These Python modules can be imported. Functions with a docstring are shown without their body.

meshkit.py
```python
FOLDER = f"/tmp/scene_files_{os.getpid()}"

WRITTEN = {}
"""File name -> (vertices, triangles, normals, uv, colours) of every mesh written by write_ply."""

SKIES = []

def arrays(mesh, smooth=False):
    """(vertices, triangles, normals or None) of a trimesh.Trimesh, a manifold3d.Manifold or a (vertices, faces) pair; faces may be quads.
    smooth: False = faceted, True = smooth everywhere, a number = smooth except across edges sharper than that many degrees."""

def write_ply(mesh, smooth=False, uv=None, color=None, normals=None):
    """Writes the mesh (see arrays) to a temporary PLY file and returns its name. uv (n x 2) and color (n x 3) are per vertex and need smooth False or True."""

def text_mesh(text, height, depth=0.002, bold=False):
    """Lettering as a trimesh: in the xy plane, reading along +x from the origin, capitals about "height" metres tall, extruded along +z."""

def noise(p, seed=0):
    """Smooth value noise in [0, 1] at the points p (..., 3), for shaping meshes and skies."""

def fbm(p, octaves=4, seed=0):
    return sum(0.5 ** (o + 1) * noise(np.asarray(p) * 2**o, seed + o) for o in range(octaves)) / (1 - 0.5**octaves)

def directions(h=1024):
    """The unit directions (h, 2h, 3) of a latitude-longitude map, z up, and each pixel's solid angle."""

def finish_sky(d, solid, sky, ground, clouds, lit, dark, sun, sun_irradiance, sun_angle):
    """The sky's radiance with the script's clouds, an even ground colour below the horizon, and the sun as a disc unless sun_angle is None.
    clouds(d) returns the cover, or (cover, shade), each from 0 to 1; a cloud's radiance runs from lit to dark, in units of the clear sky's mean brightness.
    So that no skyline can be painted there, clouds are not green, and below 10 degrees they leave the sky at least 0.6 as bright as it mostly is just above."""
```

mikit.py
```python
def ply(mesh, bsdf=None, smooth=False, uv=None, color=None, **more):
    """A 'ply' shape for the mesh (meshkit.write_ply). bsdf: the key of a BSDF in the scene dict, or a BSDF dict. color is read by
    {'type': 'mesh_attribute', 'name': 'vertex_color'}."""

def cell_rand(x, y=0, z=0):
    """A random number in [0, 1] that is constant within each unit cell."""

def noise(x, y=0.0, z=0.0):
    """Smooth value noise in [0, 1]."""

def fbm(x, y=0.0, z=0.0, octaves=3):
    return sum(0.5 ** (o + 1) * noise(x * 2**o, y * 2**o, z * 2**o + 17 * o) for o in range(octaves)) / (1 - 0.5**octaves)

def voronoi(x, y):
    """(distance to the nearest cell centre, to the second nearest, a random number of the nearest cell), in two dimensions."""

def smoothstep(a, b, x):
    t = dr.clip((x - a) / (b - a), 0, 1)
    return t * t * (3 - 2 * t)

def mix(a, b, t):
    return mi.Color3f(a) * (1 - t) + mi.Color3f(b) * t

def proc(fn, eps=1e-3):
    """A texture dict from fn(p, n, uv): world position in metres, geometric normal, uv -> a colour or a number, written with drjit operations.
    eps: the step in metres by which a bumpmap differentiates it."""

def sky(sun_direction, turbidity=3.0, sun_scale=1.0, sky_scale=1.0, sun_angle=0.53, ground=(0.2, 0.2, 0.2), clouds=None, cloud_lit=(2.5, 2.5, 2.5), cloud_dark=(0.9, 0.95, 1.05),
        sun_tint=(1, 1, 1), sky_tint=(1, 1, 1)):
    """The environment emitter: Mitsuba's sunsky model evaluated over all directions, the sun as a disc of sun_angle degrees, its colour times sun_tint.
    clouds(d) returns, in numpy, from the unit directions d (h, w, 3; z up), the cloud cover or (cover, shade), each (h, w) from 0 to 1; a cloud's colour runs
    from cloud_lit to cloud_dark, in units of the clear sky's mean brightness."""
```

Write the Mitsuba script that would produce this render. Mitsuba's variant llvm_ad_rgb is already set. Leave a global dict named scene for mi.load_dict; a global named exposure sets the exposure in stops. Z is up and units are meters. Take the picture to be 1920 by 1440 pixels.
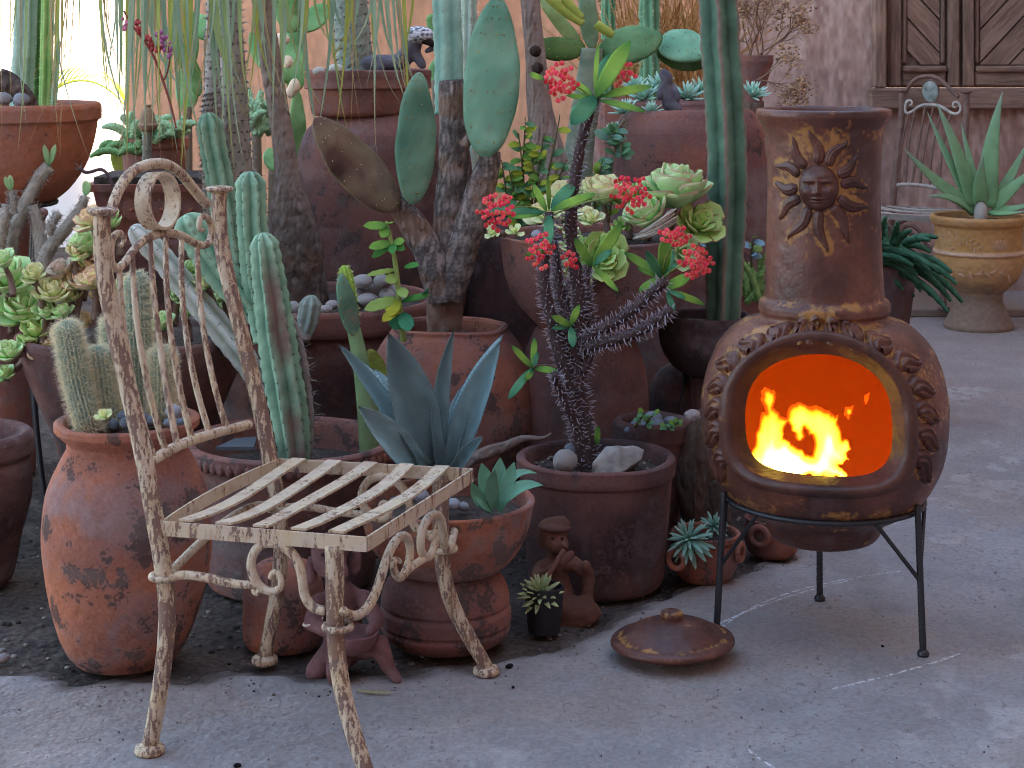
import math, random
import numpy as np
import trimesh, manifold3d
import drjit as dr
import mitsuba as mi
import mikit
import meshkit
from mikit import smoothstep, mix, proc
from scipy.interpolate import CubicSpline, PchipInterpolator

# ---------------------------------------------------------------- camera, sky, exposure
T = mi.ScalarTransform4f
F, EYE, HORIZON = 3400.0, 1.2, 60.0          # focal length in photo pixels, eye height, horizon row of the shifted lens
scene, labels = {}, {}
scene['camera'] = {'type': 'perspective', 'fov_axis': 'x', 'fov': math.degrees(2 * math.atan(960 / F)),
                   'near_clip': 0.05, 'far_clip': 400.0,
                   'principal_point_offset_x': 0.0, 'principal_point_offset_y': (720 - HORIZON) / 1440.0,
                   'to_world': T().look_at(origin=[0, 0, EYE], target=[0, 1, EYE], up=[0, 0, 1])}
scene['sky'] = mikit.sky((0.74, -0.22, 0.64), turbidity=4, sun_scale=0.9, sun_tint=(1.0, 0.93, 0.82), sky_tint=(1.13, 1.03, 0.88), ground=(0.3, 0.27, 0.24))
exposure = 4.6

# ---------------------------------------------------------------- helpers
# light value noise for the textures: one hash per lattice corner, the products shared
def _h(a):
    a = (a ^ (a >> 15)) * 0x2C1B3C6D
    return mi.Float((a ^ (a >> 13)) & 0xFFFF) * (1 / 65535.0)
def _cell(v, k):
    v = mi.Float(v)
    fl = dr.floor(v)
    t = v - fl
    a = mi.UInt32(mi.Int32(fl)) * k
    return a, a + k, t * t * (3 - 2 * t)
def noise(x, y=None, z=None):
    a0, a1, t = _cell(x, 0x9E3779B1); b0, b1, u = _cell(y, 0x85EBCA77)
    if z is None or isinstance(z, (int, float)):
        if z: b0, b1 = b0 + int(z * 7919) , b1 + int(z * 7919)
        return dr.lerp(dr.lerp(_h(a0 + b0), _h(a1 + b0), t), dr.lerp(_h(a0 + b1), _h(a1 + b1), t), u)
    c0, c1, w = _cell(z, 0xC2B2AE3D)
    p, q, r, s = a0 + b0, a1 + b0, a0 + b1, a1 + b1
    f = lambda c: dr.lerp(dr.lerp(_h(p + c), _h(q + c), t), dr.lerp(_h(r + c), _h(s + c), t), u)
    return dr.lerp(f(c0), f(c1), w)
def fbm(x, y=None, z=None, octaves=2):
    g = lambda k: (None if z is None else z + 3 * k) if z is None or isinstance(z, (int, float)) else z * 2.03 ** k + 17.3 * k
    return sum(0.5 ** (k + 1) * noise(x * 2.03 ** k + 5.2 * k, y * 2.03 ** k, g(k)) for k in range(octaves)) / (1 - 0.5 ** octaves)
rng = np.random.default_rng(7)
U = lambda a, b: float(rng.uniform(a, b))
def at(x, y, Y):
    return np.array([(x - 960) * Y / F, Y, EYE - (y - HORIZON) * Y / F])
def gnd(x, y):
    return at(x, y, F * EYE / (y - HORIZON))
def Lc(h):
    c = np.array([int(h[i:i + 2], 16) for i in (0, 2, 4)]) / 255.0
    return np.where(c < 0.04045, c / 12.92, ((c + 0.055) / 1.055) ** 2.4)
def unit(v):
    v = np.asarray(v, float)
    return v / (np.linalg.norm(v) + 1e-12)

_used = {}
def _key(name):
    k = _used.get(name, 0)
    _used[name] = k + 1
    return name if k == 0 else f'{name}_{k:03d}'
def thing(name, label, cat, group=None, kind=None):
    k = _key(name)
    labels[k] = {'label': label, 'category': cat}
    if group: labels[k]['group'] = group
    if kind: labels[k]['kind'] = kind
    return k
class MB:
    """vertices, faces, vertex colours"""
    def __init__(s): s.v, s.f, s.c, s.n = [], [], [], 0
    def add(s, vf, c=(0.5, 0.5, 0.5)):
        v, f = np.asarray(vf[0], float), np.asarray(vf[1], int)
        if f.shape[1] == 4: f = np.vstack([f[:, [0, 1, 2]], f[:, [0, 2, 3]]])
        s.v.append(v); s.f.append(f + s.n); s.n += len(v)
        c = np.asarray(c, float)
        s.c.append(np.broadcast_to(c, (len(v), 3)) if c.ndim == 1 else c)
        return s
    def vf(s): return np.vstack(s.v), np.vstack(s.f)
    def col(s): return np.vstack(s.c)
PEND = []            # coloured meshes, written at the end (see there)
def emit(k, vf, bsdf, smooth=True, color=None, uv=None):
    if isinstance(vf, MB): vf, color = vf.vf(), vf.col()
    v, f = np.asarray(vf[0], float), np.asarray(vf[1], int)
    if color is not None:
        color = np.asarray(color, float)
        if color.ndim == 1: color = np.broadcast_to(color, (len(v), 3))
    if uv is not None:
        uv = np.asarray(uv, float)
        if uv.ndim == 1: uv = np.broadcast_to(uv, (len(v), 2)).copy()
    if smooth not in (True, False) and (color is not None or uv is not None):
        m = trimesh.graph.smooth_shade(trimesh.Trimesh(v, f, process=False), angle=np.radians(smooth), facet_minarea=None)
        from scipy.spatial import cKDTree
        idx = cKDTree(v).query(m.vertices)[1]
        v, f = np.array(m.vertices), np.array(m.faces)
        color = None if color is None else color[idx]
        uv = None if uv is None else uv[idx]
        smooth = True
    if color is not None:
        scene[k] = {}
        PEND.append((k, v, f, smooth, color, bsdf))
    else:
        scene[k] = mikit.ply((v, f), bsdf, smooth=smooth, uv=uv)
def put(parent, name, vf, bsdf, smooth=True, color=None, uv=None, label=None):
    """one part: an entry of scene keyed parent__name"""
    k = _key(parent + '__' + name)
    emit(k, vf, bsdf, smooth, color, uv)
    if label: labels[k] = {'label': label}
    return k
def put_top(key, vf, bsdf, smooth=True, color=None, uv=None):
    """a thing that is one mesh"""
    emit(key, vf, bsdf, smooth, color, uv)

def rings(R, closed=True, cap0=True, cap1=True):
    R = np.asarray(R, float)
    m, n = R.shape[:2]
    i, j = np.meshgrid(np.arange(m - 1), np.arange(n if closed else n - 1), indexing='ij')
    a, b = i * n + j, i * n + (j + 1) % n
    f = np.stack([a, b, b + n, a + n], -1).reshape(-1, 4)
    f = np.vstack([f[:, [0, 1, 2]], f[:, [0, 2, 3]]])
    v = R.reshape(-1, 3)
    q = np.arange(n)
    if cap0:
        v = np.vstack([v, R[0].mean(0)]); f = np.vstack([f, np.stack([np.full(n, len(v) - 1), (q + 1) % n, q], 1)])
    if cap1:
        v = np.vstack([v, R[-1].mean(0)]); f = np.vstack([f, np.stack([np.full(n, len(v) - 1), (m - 1) * n + q, (m - 1) * n + (q + 1) % n], 1)])
    return v, f
def spline(P, m):
    P = np.asarray(P, float)
    if len(P) == 2: return P[0] + (P[1] - P[0]) * np.linspace(0, 1, m)[:, None]
    t = np.r_[0, np.cumsum(np.linalg.norm(np.diff(P, axis=0), axis=1) ** 0.7 + 1e-9)]
    return CubicSpline(t / t[-1], P)(np.linspace(0, 1, m))
def frames(C):
    C = np.asarray(C, float)
    t = np.gradient(C, axis=0)
    t /= np.linalg.norm(t, axis=1, keepdims=True) + 1e-12
    u = np.cross(t[0], [0.0, 1.0, 0.02] if abs(t[0][1]) < 0.9 else [1.0, 0, 0]); u = unit(u)
    N = np.zeros_like(C)
    for k in range(len(C)):
        u = unit(u - t[k] * (u @ t[k])); N[k] = u
    return t, N, np.cross(t, N)
def prof(vals, m):
    vals = np.asarray(vals, float)
    if vals.ndim == 0: return np.full(m, float(vals))
    if vals.ndim == 1: return PchipInterpolator(np.linspace(0, 1, len(vals)), vals)(np.linspace(0, 1, m))
    return PchipInterpolator(vals[:, 0], vals[:, 1])(np.linspace(0, 1, m))
def tube(P, r, n=10, m=None, sec=None, caps=True, flat=None):
    """round bar along a spline. r: number or profile; sec(theta, t): radius factor; flat: (fx, fy) section scale"""
    m = m or max(2, 4 * len(P))
    C = spline(P, m)
    t, N, B = frames(C)
    r = prof(r, m)
    th = np.arange(n) / n * 2 * np.pi
    rr = r[:, None] * (1 if sec is None else sec(th[None], np.linspace(0, 1, m)[:, None]))
    fx, fy = flat or (1, 1)
    R = C[:, None] + (rr * np.cos(th))[..., None] * N[:, None] * fx + (rr * np.sin(th))[..., None] * B[:, None] * fy
    return rings(R, True, caps, caps)
def dome(m, k=0.15, p=2.0):
    """radius profile that closes as a dome at the end"""
    t = np.linspace(0, 1, m)
    s = np.clip((t - (1 - k)) / k, 0, 1)
    return (1 - s ** p) ** (1 / p)
def lathe(prf, c, n=64, m=90, wob=0.0, seed=0, close=True, z0=0.0):
    """turned pot: prf = [(r, z)...], c = centre (x, y). Returns (v, f)"""
    prf = np.asarray(prf, float)
    t = np.r_[0, np.cumsum(np.linalg.norm(np.diff(prf, axis=0), axis=1) + 1e-9)]
    q = np.unique(np.r_[np.linspace(0, t[-1], m), t])
    r, z = np.interp(q, t, prf[:, 0]), np.interp(q, t, prf[:, 1])
    th = np.arange(n) / n * 2 * np.pi
    R = np.stack([c[0] + r[:, None] * np.sin(th), c[1] - r[:, None] * np.cos(th), z[:, None] + z0 + 0 * th], -1)
    if wob:
        d = meshkit.fbm(np.stack([R[..., 0] * 6, R[..., 1] * 6, R[..., 2] * 6], -1) + seed * 3.1, 2, seed) - 0.5
        s = np.stack([np.sin(th), -np.cos(th), 0 * th], -1)
        R = R + (d * wob * 2)[..., None] * s
        R[..., 2] += (meshkit.fbm(np.stack([np.sin(th) * 1.3, np.cos(th) * 1.3, th * 0 + seed * 7.7], -1), 2, seed + 3) - 0.5)[None] * wob * 1.2 * np.clip(z / max(z.max(), 1e-6), 0, 1)[:, None]
    return rings(R, True, close, close)
def smooth_prof(pts, m=60):
    P = np.asarray(pts, float)
    t = np.r_[0, np.cumsum(np.linalg.norm(np.diff(P, axis=0), axis=1))]
    q = np.linspace(0, t[-1], m)
    return np.stack([PchipInterpolator(t, P[:, 0])(q), PchipInterpolator(t, P[:, 1])(q)], 1)
def pebble(c, r, seed=0, sub=2, rough=0.35, sc=(1, 1, 0.75)):
    s = trimesh.creation.icosphere(subdivisions=sub)
    v = s.vertices * (1 + rough * (meshkit.fbm(s.vertices * 1.1 + seed * 13.7, 3, seed) - 0.5))[:, None]
    a = seed * 1.7
    v = v * np.array(sc) * r
    v = v @ np.array([[math.cos(a), -math.sin(a), 0], [math.sin(a), math.cos(a), 0], [0, 0, 1]])
    return v + np.asarray(c), s.faces
def box(c, d, R=None):
    b = trimesh.creation.box(extents=d)
    v = b.vertices if R is None else b.vertices @ np.asarray(R).T
    return v + np.asarray(c), b.faces
def cbox(c, d, ch=0.003, R=None):
    """box with chamfered edges"""
    h = np.asarray(d, float) / 2
    ch = min(ch, h.min() * 0.6)
    p = []
    for k in range(3):
        e = h.copy(); e -= ch; e[k] = h[k]
        p += [(a * e[0], b * e[1], g * e[2]) for a in (-1, 1) for b in (-1, 1) for g in (-1, 1)]
    m = trimesh.convex.convex_hull(np.array(p))
    v = m.vertices if R is None else m.vertices @ np.asarray(R).T
    return v + np.asarray(c), m.faces
def cones(base, tip, r, n=3, cb=(0.5, 0.5, 0.5), ct=None):
    """many thin spikes: base, tip (k x 3), r number or k"""
    base, tip = np.asarray(base, float), np.asarray(tip, float)
    k = len(base)
    d = tip - base
    d /= np.linalg.norm(d, axis=1, keepdims=True) + 1e-12
    u = np.cross(d, np.where(np.abs(d[:, 2:3]) < 0.9, [[0, 0, 1.0]], [[1.0, 0, 0]])); u /= np.linalg.norm(u, axis=1, keepdims=True)
    w = np.cross(d, u)
    r = np.broadcast_to(np.asarray(r, float), (k,))[:, None]
    vs = [base + r * (math.cos(a) * u + math.sin(a) * w) for a in np.arange(n) / n * 2 * np.pi] + [tip]
    v = np.stack(vs, 1).reshape(-1, 3)
    q = np.arange(k)[:, None] * (n + 1)
    f = np.concatenate([np.stack([q[:, 0] + j, q[:, 0] + (j + 1) % n, q[:, 0] + n], 1) for j in range(n)])
    ct = cb if ct is None else ct
    c = np.tile(np.vstack([np.tile(np.asarray(cb, float), (n, 1)), np.asarray(ct, float)[None]]), (k, 1))
    return (v, f), c
def vnoise(v, s, seed=0, oct=3):
    return meshkit.fbm(np.asarray(v) * s + 31.7, oct, seed)
def ramp(a, b, t):
    t = np.clip(np.asarray(t), 0, 1)[..., None]
    return np.asarray(a) * (1 - t) + np.asarray(b) * t

# ---------------------------------------------------------------- materials
def C3(a, b, c): return mi.Color3f(a, b, c)
def principled(col, rough=0.7, bump=None, bs=0.002, eps=1e-3, two=True, **kw):
    d = {'type': 'principled', 'base_color': col, 'roughness': rough, 'specular': kw.pop('specular', 0.4), **kw}
    if bump is not None: d = {'type': 'bumpmap', 'texture': proc(bump, eps), 'scale': bs, 'bsdf': d}
    return {'type': 'twosided', 'bsdf': d} if two else d
rgb = lambda r, g, b: {'type': 'rgb', 'value': [r, g, b]}
# Things with colours of their own: a mesh carries two weights per vertex (its uv), and each material mixes two pigments with them;
# the pigments are fitted to the meshes at the end of the script.
PIGMENT = {}
def pigmented(name, fn, k): PIGMENT[name] = (fn, k)

def clay_col(p, n, uv):
    h, s = uv.x, uv.y
    a = fbm(p.x * 8, p.y * 8, p.z * 8)
    b = fbm(p.x * 45, p.y * 45, p.z * 38)
    g = noise(p.x * 230, p.y * 230, p.z * 230)
    t = dr.clip(h + (a - 0.5) * 0.75 + (b - 0.5) * 0.35, 0, 1)
    c = mix(mix((0.44, 0.155, 0.085), (0.225, 0.102, 0.086), dr.clip(t * 2, 0, 1)), (0.055, 0.033, 0.034), dr.clip(t * 2 - 1, 0, 1))
    c = mix(c, (0.20, 0.15, 0.155), smoothstep(0.50, 0.80, noise(p.x * 6 + 7, p.y * 6, p.z * 9) * 0.7 + b * 0.3) * (0.25 + 0.5 * s))
    c = c * (0.62 + 0.50 * b + 0.26 * g)
    st = fbm(p.x * 15 + 5, p.y * 15, p.z * 18 + 3) * 0.50 + b * 0.32 + g * 0.18
    c = mix(c, (0.060, 0.046, 0.043), smoothstep(0.73 - 0.27 * s, 0.82 - 0.27 * s, st) * 0.80)
    c = mix(c, (0.30, 0.235, 0.215), smoothstep(0.52, 0.70, noise(p.x * 3, p.y * 3, p.z * 24) * 0.6 + b * 0.4) * (0.05 + 0.22 * s))
    return mix(c, (0.36, 0.30, 0.29), smoothstep(0.60, 0.85, a * 0.3 + (1 - b) * 0.4 + g * 0.3) * (0.06 + 0.28 * s))
def clay_bump(p, n, uv):
    return noise(p.x * 75, p.y * 75, p.z * 75) + 0.4 * noise(p.x * 260, p.y * 260, p.z * 260)
scene['clay'] = principled(proc(clay_col), 0.85, clay_bump, 0.0020, specular=0.15)

def chim_col(p, n, uv):
    a = fbm(p.x * 10, p.y * 10, p.z * 10)
    b = fbm(p.x * 42, p.y * 42, p.z * 42)
    g = noise(p.x * 190, p.y * 190, p.z * 190)
    c = mix((0.070, 0.027, 0.021), (0.17, 0.066, 0.045), smoothstep(0.30, 0.72, a))
    c = mix(c, (0.14, 0.090, 0.090), smoothstep(0.55, 0.8, 1 - a * 0.6 - b * 0.4) * 0.6)
    och = smoothstep(0.34, 0.70, uv.x * 0.72 + (b - 0.5) * 0.9 + (g - 0.5) * 0.35)
    c = mix(c, (0.33, 0.155, 0.045), och * 0.85)
    return c * (0.62 + 0.45 * b + 0.3 * g) * (1 - 0.52 * uv.y)
def chim_bump(p, n, uv): return noise(p.x * 60, p.y * 60, p.z * 60) + 0.35 * noise(p.x * 210, p.y * 210, p.z * 210)
scene['chiminea_clay'] = principled(proc(chim_col), 0.40, chim_bump, 0.0016, specular=0.4)
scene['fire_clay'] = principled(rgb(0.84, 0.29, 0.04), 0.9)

def paint_w(p, n, uv):
    w = noise(p.x * 150 + p.z * 14, p.y * 150, p.z * 26) * 0.40 + noise(p.x * 330, p.y * 330, p.z * 95) * 0.38 + noise(p.x * 640, p.y * 640, p.z * 320) * 0.22
    return w + (noise(p.x * 17 + 3, p.y * 17, p.z * 12) - 0.5) * 0.34 + uv.x * 0.28
def paint_col(p, n, uv):
    w = paint_w(p, n, uv)
    k = noise(p.x * 36, p.y * 36, p.z * 30)
    c = mix(mix((0.55, 0.415, 0.255), (0.55, 0.46, 0.37), k), mix((0.24, 0.14, 0.095), (0.16, 0.10, 0.09), k), smoothstep(0.58, 0.66, w))
    c = mix(c, (0.38, 0.24, 0.13), smoothstep(0.49, 0.57, w) * (1 - smoothstep(0.57, 0.62, w)) * 0.6)
    return mix(c, (0.36, 0.20, 0.09), smoothstep(0.62, 0.85, k) * 0.4)
def paint_bump(p, n, uv):
    return -smoothstep(0.50, 0.66, noise(p.x * 150 + p.z * 14, p.y * 150, p.z * 26) * 0.5 + noise(p.x * 330, p.y * 330, p.z * 95) * 0.5)
scene['chipped_paint'] = principled(proc(paint_col), 0.6, paint_bump, 0.0006, eps=5e-4)
pigmented('old_metal', lambda VC: principled(VC, 0.6), 1)
scene['iron'] = principled(rgb(0.018, 0.018, 0.022), 0.42, specular=0.6)

def _circle(P):
    (x1, y1), (x2, y2), (x3, y3) = P
    A = np.array([[x2 - x1, y2 - y1], [x3 - x1, y3 - y1]]); r = np.array([x2**2 - x1**2 + y2**2 - y1**2, x3**2 - x1**2 + y3**2 - y1**2]) / 2
    c = np.linalg.solve(A, r)
    return float(c[0]), float(c[1]), float(np.hypot(x1 - c[0], y1 - c[1]))
SCRATCH = [(_circle([gnd(*q)[:2] for q in P]), float(gnd(*P[0])[0]), float(gnd(*P[2])[0])) for P in ([(1335, 1197), (1500, 1106), (1690, 1070)], [(1330, 1180), (1420, 1140), (1590, 1088)], [(1560, 1292), (1690, 1260), (1800, 1225)])]
def floor_col(p, n, uv):
    a = fbm(p.x * 1.6, p.y * 1.6)
    b = fbm(p.x * 9, p.y * 9, 3)
    g = noise(p.x * 150, p.y * 150) * 0.5 + noise(p.x * 420, p.y * 420) * 0.5
    c = mix((0.235, 0.215, 0.213), (0.345, 0.318, 0.315), smoothstep(0.25, 0.75, a * 0.55 + b * 0.45))
    c = mix(c, (0.26, 0.195, 0.165), smoothstep(0.5, 0.75, noise(p.x * 3.1 + 8, p.y * 3.1) * 0.7 + b * 0.3) * 0.5)
    c = mix(c, (0.27, 0.18, 0.145), smoothstep(4.0, 6.5, p.y) * 0.55)          # warm sunlight bounce painted into the far floor as a redder tone
    q = noise(p.x * 15 + 2, p.y * 10 + 1, 9) * 0.6 + noise(p.x * 47, p.y * 33, 4) * 0.4
    for (cx, cy, r), xa, xb in SCRATCH:
        dd = dr.abs(dr.sqrt(dr.square(p.x - cx) + dr.square(p.y - cy)) - r)
        c = mix(c, (0.62, 0.60, 0.60), smoothstep(0.0045, 0.001, dd) * smoothstep(0.3, 0.62, g) * dr.select((p.x > xa) & (p.x < xb), 0.75, 0.0))
    c = mix(c, (0.50, 0.46, 0.44), smoothstep(0.60, 0.76, q) * smoothstep(0.45, 0.62, noise(p.x * 2.3, p.y * 2.3, 4)) * 0.26)
    c = mix(c, (0.09, 0.07, 0.065), smoothstep(0.80, 0.95, noise(p.x * 140, p.y * 110, 2)) * smoothstep(0.45, 0.65, b) * 0.45)
    st = smoothstep(0.62, 0.80, noise(p.x * 5.2 + 3, p.y * 3.9, 6) * 0.65 + b * 0.35)
    c = mix(c, (0.20, 0.165, 0.15), st * 0.45)
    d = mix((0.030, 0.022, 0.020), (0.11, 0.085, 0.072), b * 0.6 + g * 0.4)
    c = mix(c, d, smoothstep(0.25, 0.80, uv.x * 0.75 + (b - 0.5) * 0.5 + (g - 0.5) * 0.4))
    return c * (0.78 + 0.44 * g)
def floor_bump(p, n, uv):
    return fbm(p.x * 24, p.y * 24, 1, 3) + 0.22 * noise(p.x * 190, p.y * 190, 1)
scene['concrete'] = principled(proc(floor_col), 0.85, floor_bump, 0.009, eps=2e-3, specular=0.15)
def dirt_col(p, n, uv):
    b = noise(p.x * 14, p.y * 14, p.z * 14)
    g = noise(p.x * 120, p.y * 120, p.z * 120)
    return mix(mix((0.026, 0.019, 0.017), (0.085, 0.062, 0.052), b) * (0.55 + 0.9 * g), (0.30, 0.27, 0.26), 0.6 * smoothstep(0.93, 0.97, noise(p.x * 75 + 4, p.y * 75, p.z * 75)))
def dirt_bump(p, n, uv): return noise(p.x * 55, p.y * 55, p.z * 55) + 0.5 * noise(p.x * 140, p.y * 140, p.z * 140)
scene['soil'] = principled(proc(dirt_col), 0.95, dirt_bump, 0.008, eps=2e-3)

def wall_col(p, n, uv):
    a = noise(p.x * 1.7, p.z * 1.1)
    b = fbm(p.x * 7, p.z * 4.5 + 3)
    g = fbm(p.x * 46, p.z * 20)
    pk = mix((0.38, 0.205, 0.155), (0.55, 0.36, 0.295), smoothstep(0.25, 0.75, a * 0.3 + b * 0.4 + g * 0.3))
    pk = mix(pk, (0.33, 0.20, 0.17), smoothstep(0.45, 0.75, noise(p.x * 2.9 + 4, p.z * 2.4)) * 0.5)
    pk = mix(pk, (0.62, 0.47, 0.41), smoothstep(0.45, 0.85, noise(p.x * 10, p.z * 6 + 5) * 0.45 + g * 0.55) * 0.30)
    og = mix((0.64, 0.29, 0.155), (0.75, 0.40, 0.245), b * 0.6 + a * 0.4)
    return mix(pk, og, uv.x) * (0.82 + 0.36 * g)
def wall_bump(p, n, uv): return fbm(p.x * 16, p.z * 16, 1, 3)
scene['stucco'] = principled(proc(wall_col), 0.9, wall_bump, 0.006, eps=3e-3)
scene['whitewash'] = principled(rgb(0.80, 0.79, 0.78), 0.9)

def wood_col(p, n, uv):
    s = uv.x * 60
    d = p.x * 0.72 + p.z * 0.69; e = p.x * 0.72 - p.z * 0.69
    al = dr.select(uv.y > 0.85, p.x, dr.select(uv.y > 0.6, p.z, dr.select(uv.y > 0.3, e, d)))
    ac = dr.select(uv.y > 0.85, p.z, dr.select(uv.y > 0.6, p.x, dr.select(uv.y > 0.3, d, e)))
    w = noise(al * 4 + s, ac * 9) * 2.2
    g = noise(al * 5 + s * 3, ac * 75 + w + s) * 0.5 + noise(al * 22 + s, ac * 230 + w) * 0.5
    c = mix((0.17, 0.092, 0.062), (0.32, 0.19, 0.135), smoothstep(0.1, 0.9, g))
    return c * (0.65 + 0.6 * uv.x) * (0.8 + 0.4 * noise(p.x * 9, p.z * 9))
scene['old_wood'] = principled(proc(wood_col), 0.65)

def bark_bump(p, n, uv): return dr.abs(noise(p.x * 85, p.y * 85, p.z * 26) - 0.5) * 1.6 + 0.5 * noise(p.x * 210, p.y * 210, p.z * 80)
pigmented('bark', lambda VC: principled(VC, 0.95, bark_bump, 0.013, eps=1e-3, specular=0.05), 1)
pigmented('stone', lambda VC: principled(VC, 0.85, specular=0.15), 4)
def plant_bump(p, n, uv): return noise(p.x * 120, p.y * 120, p.z * 120)
pigmented('plant', lambda VC: principled(VC, 0.6, specular=0.15), 10)
pigmented('plain', lambda VC: principled(VC, 0.65, specular=0.3), 6)
pigmented('blade', lambda VC: {'type': 'principledthin', 'base_color': VC, 'roughness': 0.5, 'diff_trans': 0.7, 'spec_trans': 0.0, 'eta': 1.4}, 6)
scene['black_plastic'] = principled(rgb(0.02, 0.02, 0.023), 0.5)

# ---------------------------------------------------------------- the setting
def struct(name, vf, bsdf, smooth=False, uv=None, color=None, label=None):
    labels[name] = {'kind': 'structure', 'label': label or name}
    put_top(name, vf, bsdf, smooth, color, uv)
def sheet(x0, x1, y0, y1, z, nx=2, ny=2):
    X, Y = np.meshgrid(np.linspace(x0, x1, nx), np.linspace(y0, y1, ny))
    v = np.stack([X.ravel(), Y.ravel(), np.full(X.size, z)], 1)
    i, j = np.meshgrid(np.arange(ny - 1), np.arange(nx - 1), indexing='ij')
    a = (i * nx + j).ravel()
    return v, np.vstack([np.stack([a, a + 1, a + nx + 1], 1), np.stack([a, a + nx + 1, a + nx], 1)])
struct('ground', sheet(-150, 150, -100, 220, -0.011), 'soil', label='dark bare earth around the pots')
# concrete patio: its ragged inner edge follows the front of the pots
edge = [(-900, 1262), (0, 1262), (150, 1272), (345, 1272), (450, 1262), (560, 1268), (760, 1262), (940, 1236), (1060, 1204), (1130, 1172), (1220, 1120), (1330, 1092), (1420, 1062), (1490, 1034), (1520, 985), (1560, 900), (1630, 800), (1660, 720), (1650, 640), (1600, 590)]
from shapely.geometry import Polygon
E = np.array([gnd(x, y)[:2] for x, y in edge])
E = np.vstack([E, [[1.2, 8.6]]])
E = np.vstack([np.stack([np.interp(np.linspace(0, len(E) - 1, 260), np.arange(len(E)), E[:, k]) for k in (0, 1)], 1)])
jit = np.stack([meshkit.fbm(np.c_[E * 9, np.zeros(len(E))] + s, 3, s) - 0.5 for s in (1, 2)], 1) * 0.05
E = E + jit * (E[:, 1:2] < 7.8)
slab = Polygon(np.vstack([E, [[8, 8.6], [8, -6], [-8, -6], [-8, E[0, 1]]]])).buffer(0)
gx, gyy = np.arange(-2.2, 2.9, 0.02), np.arange(1.9, 8.72, 0.02)
GXX, GYY = np.meshgrid(gx, gyy)
import shapely
from scipy.ndimage import distance_transform_edt
ins = shapely.contains_xy(slab, GXX, GYY)
sd = (distance_transform_edt(ins) - distance_transform_edt(~ins)) * 0.02
sd = sd + (meshkit.fbm(np.stack([GXX * 16, GYY * 16, 0 * GXX], -1), 3, 4) - 0.5) * 0.10
q = np.clip((sd + 0.06) / 0.19, 0, 1); q = q * q * (3 - 2 * q)
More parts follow.
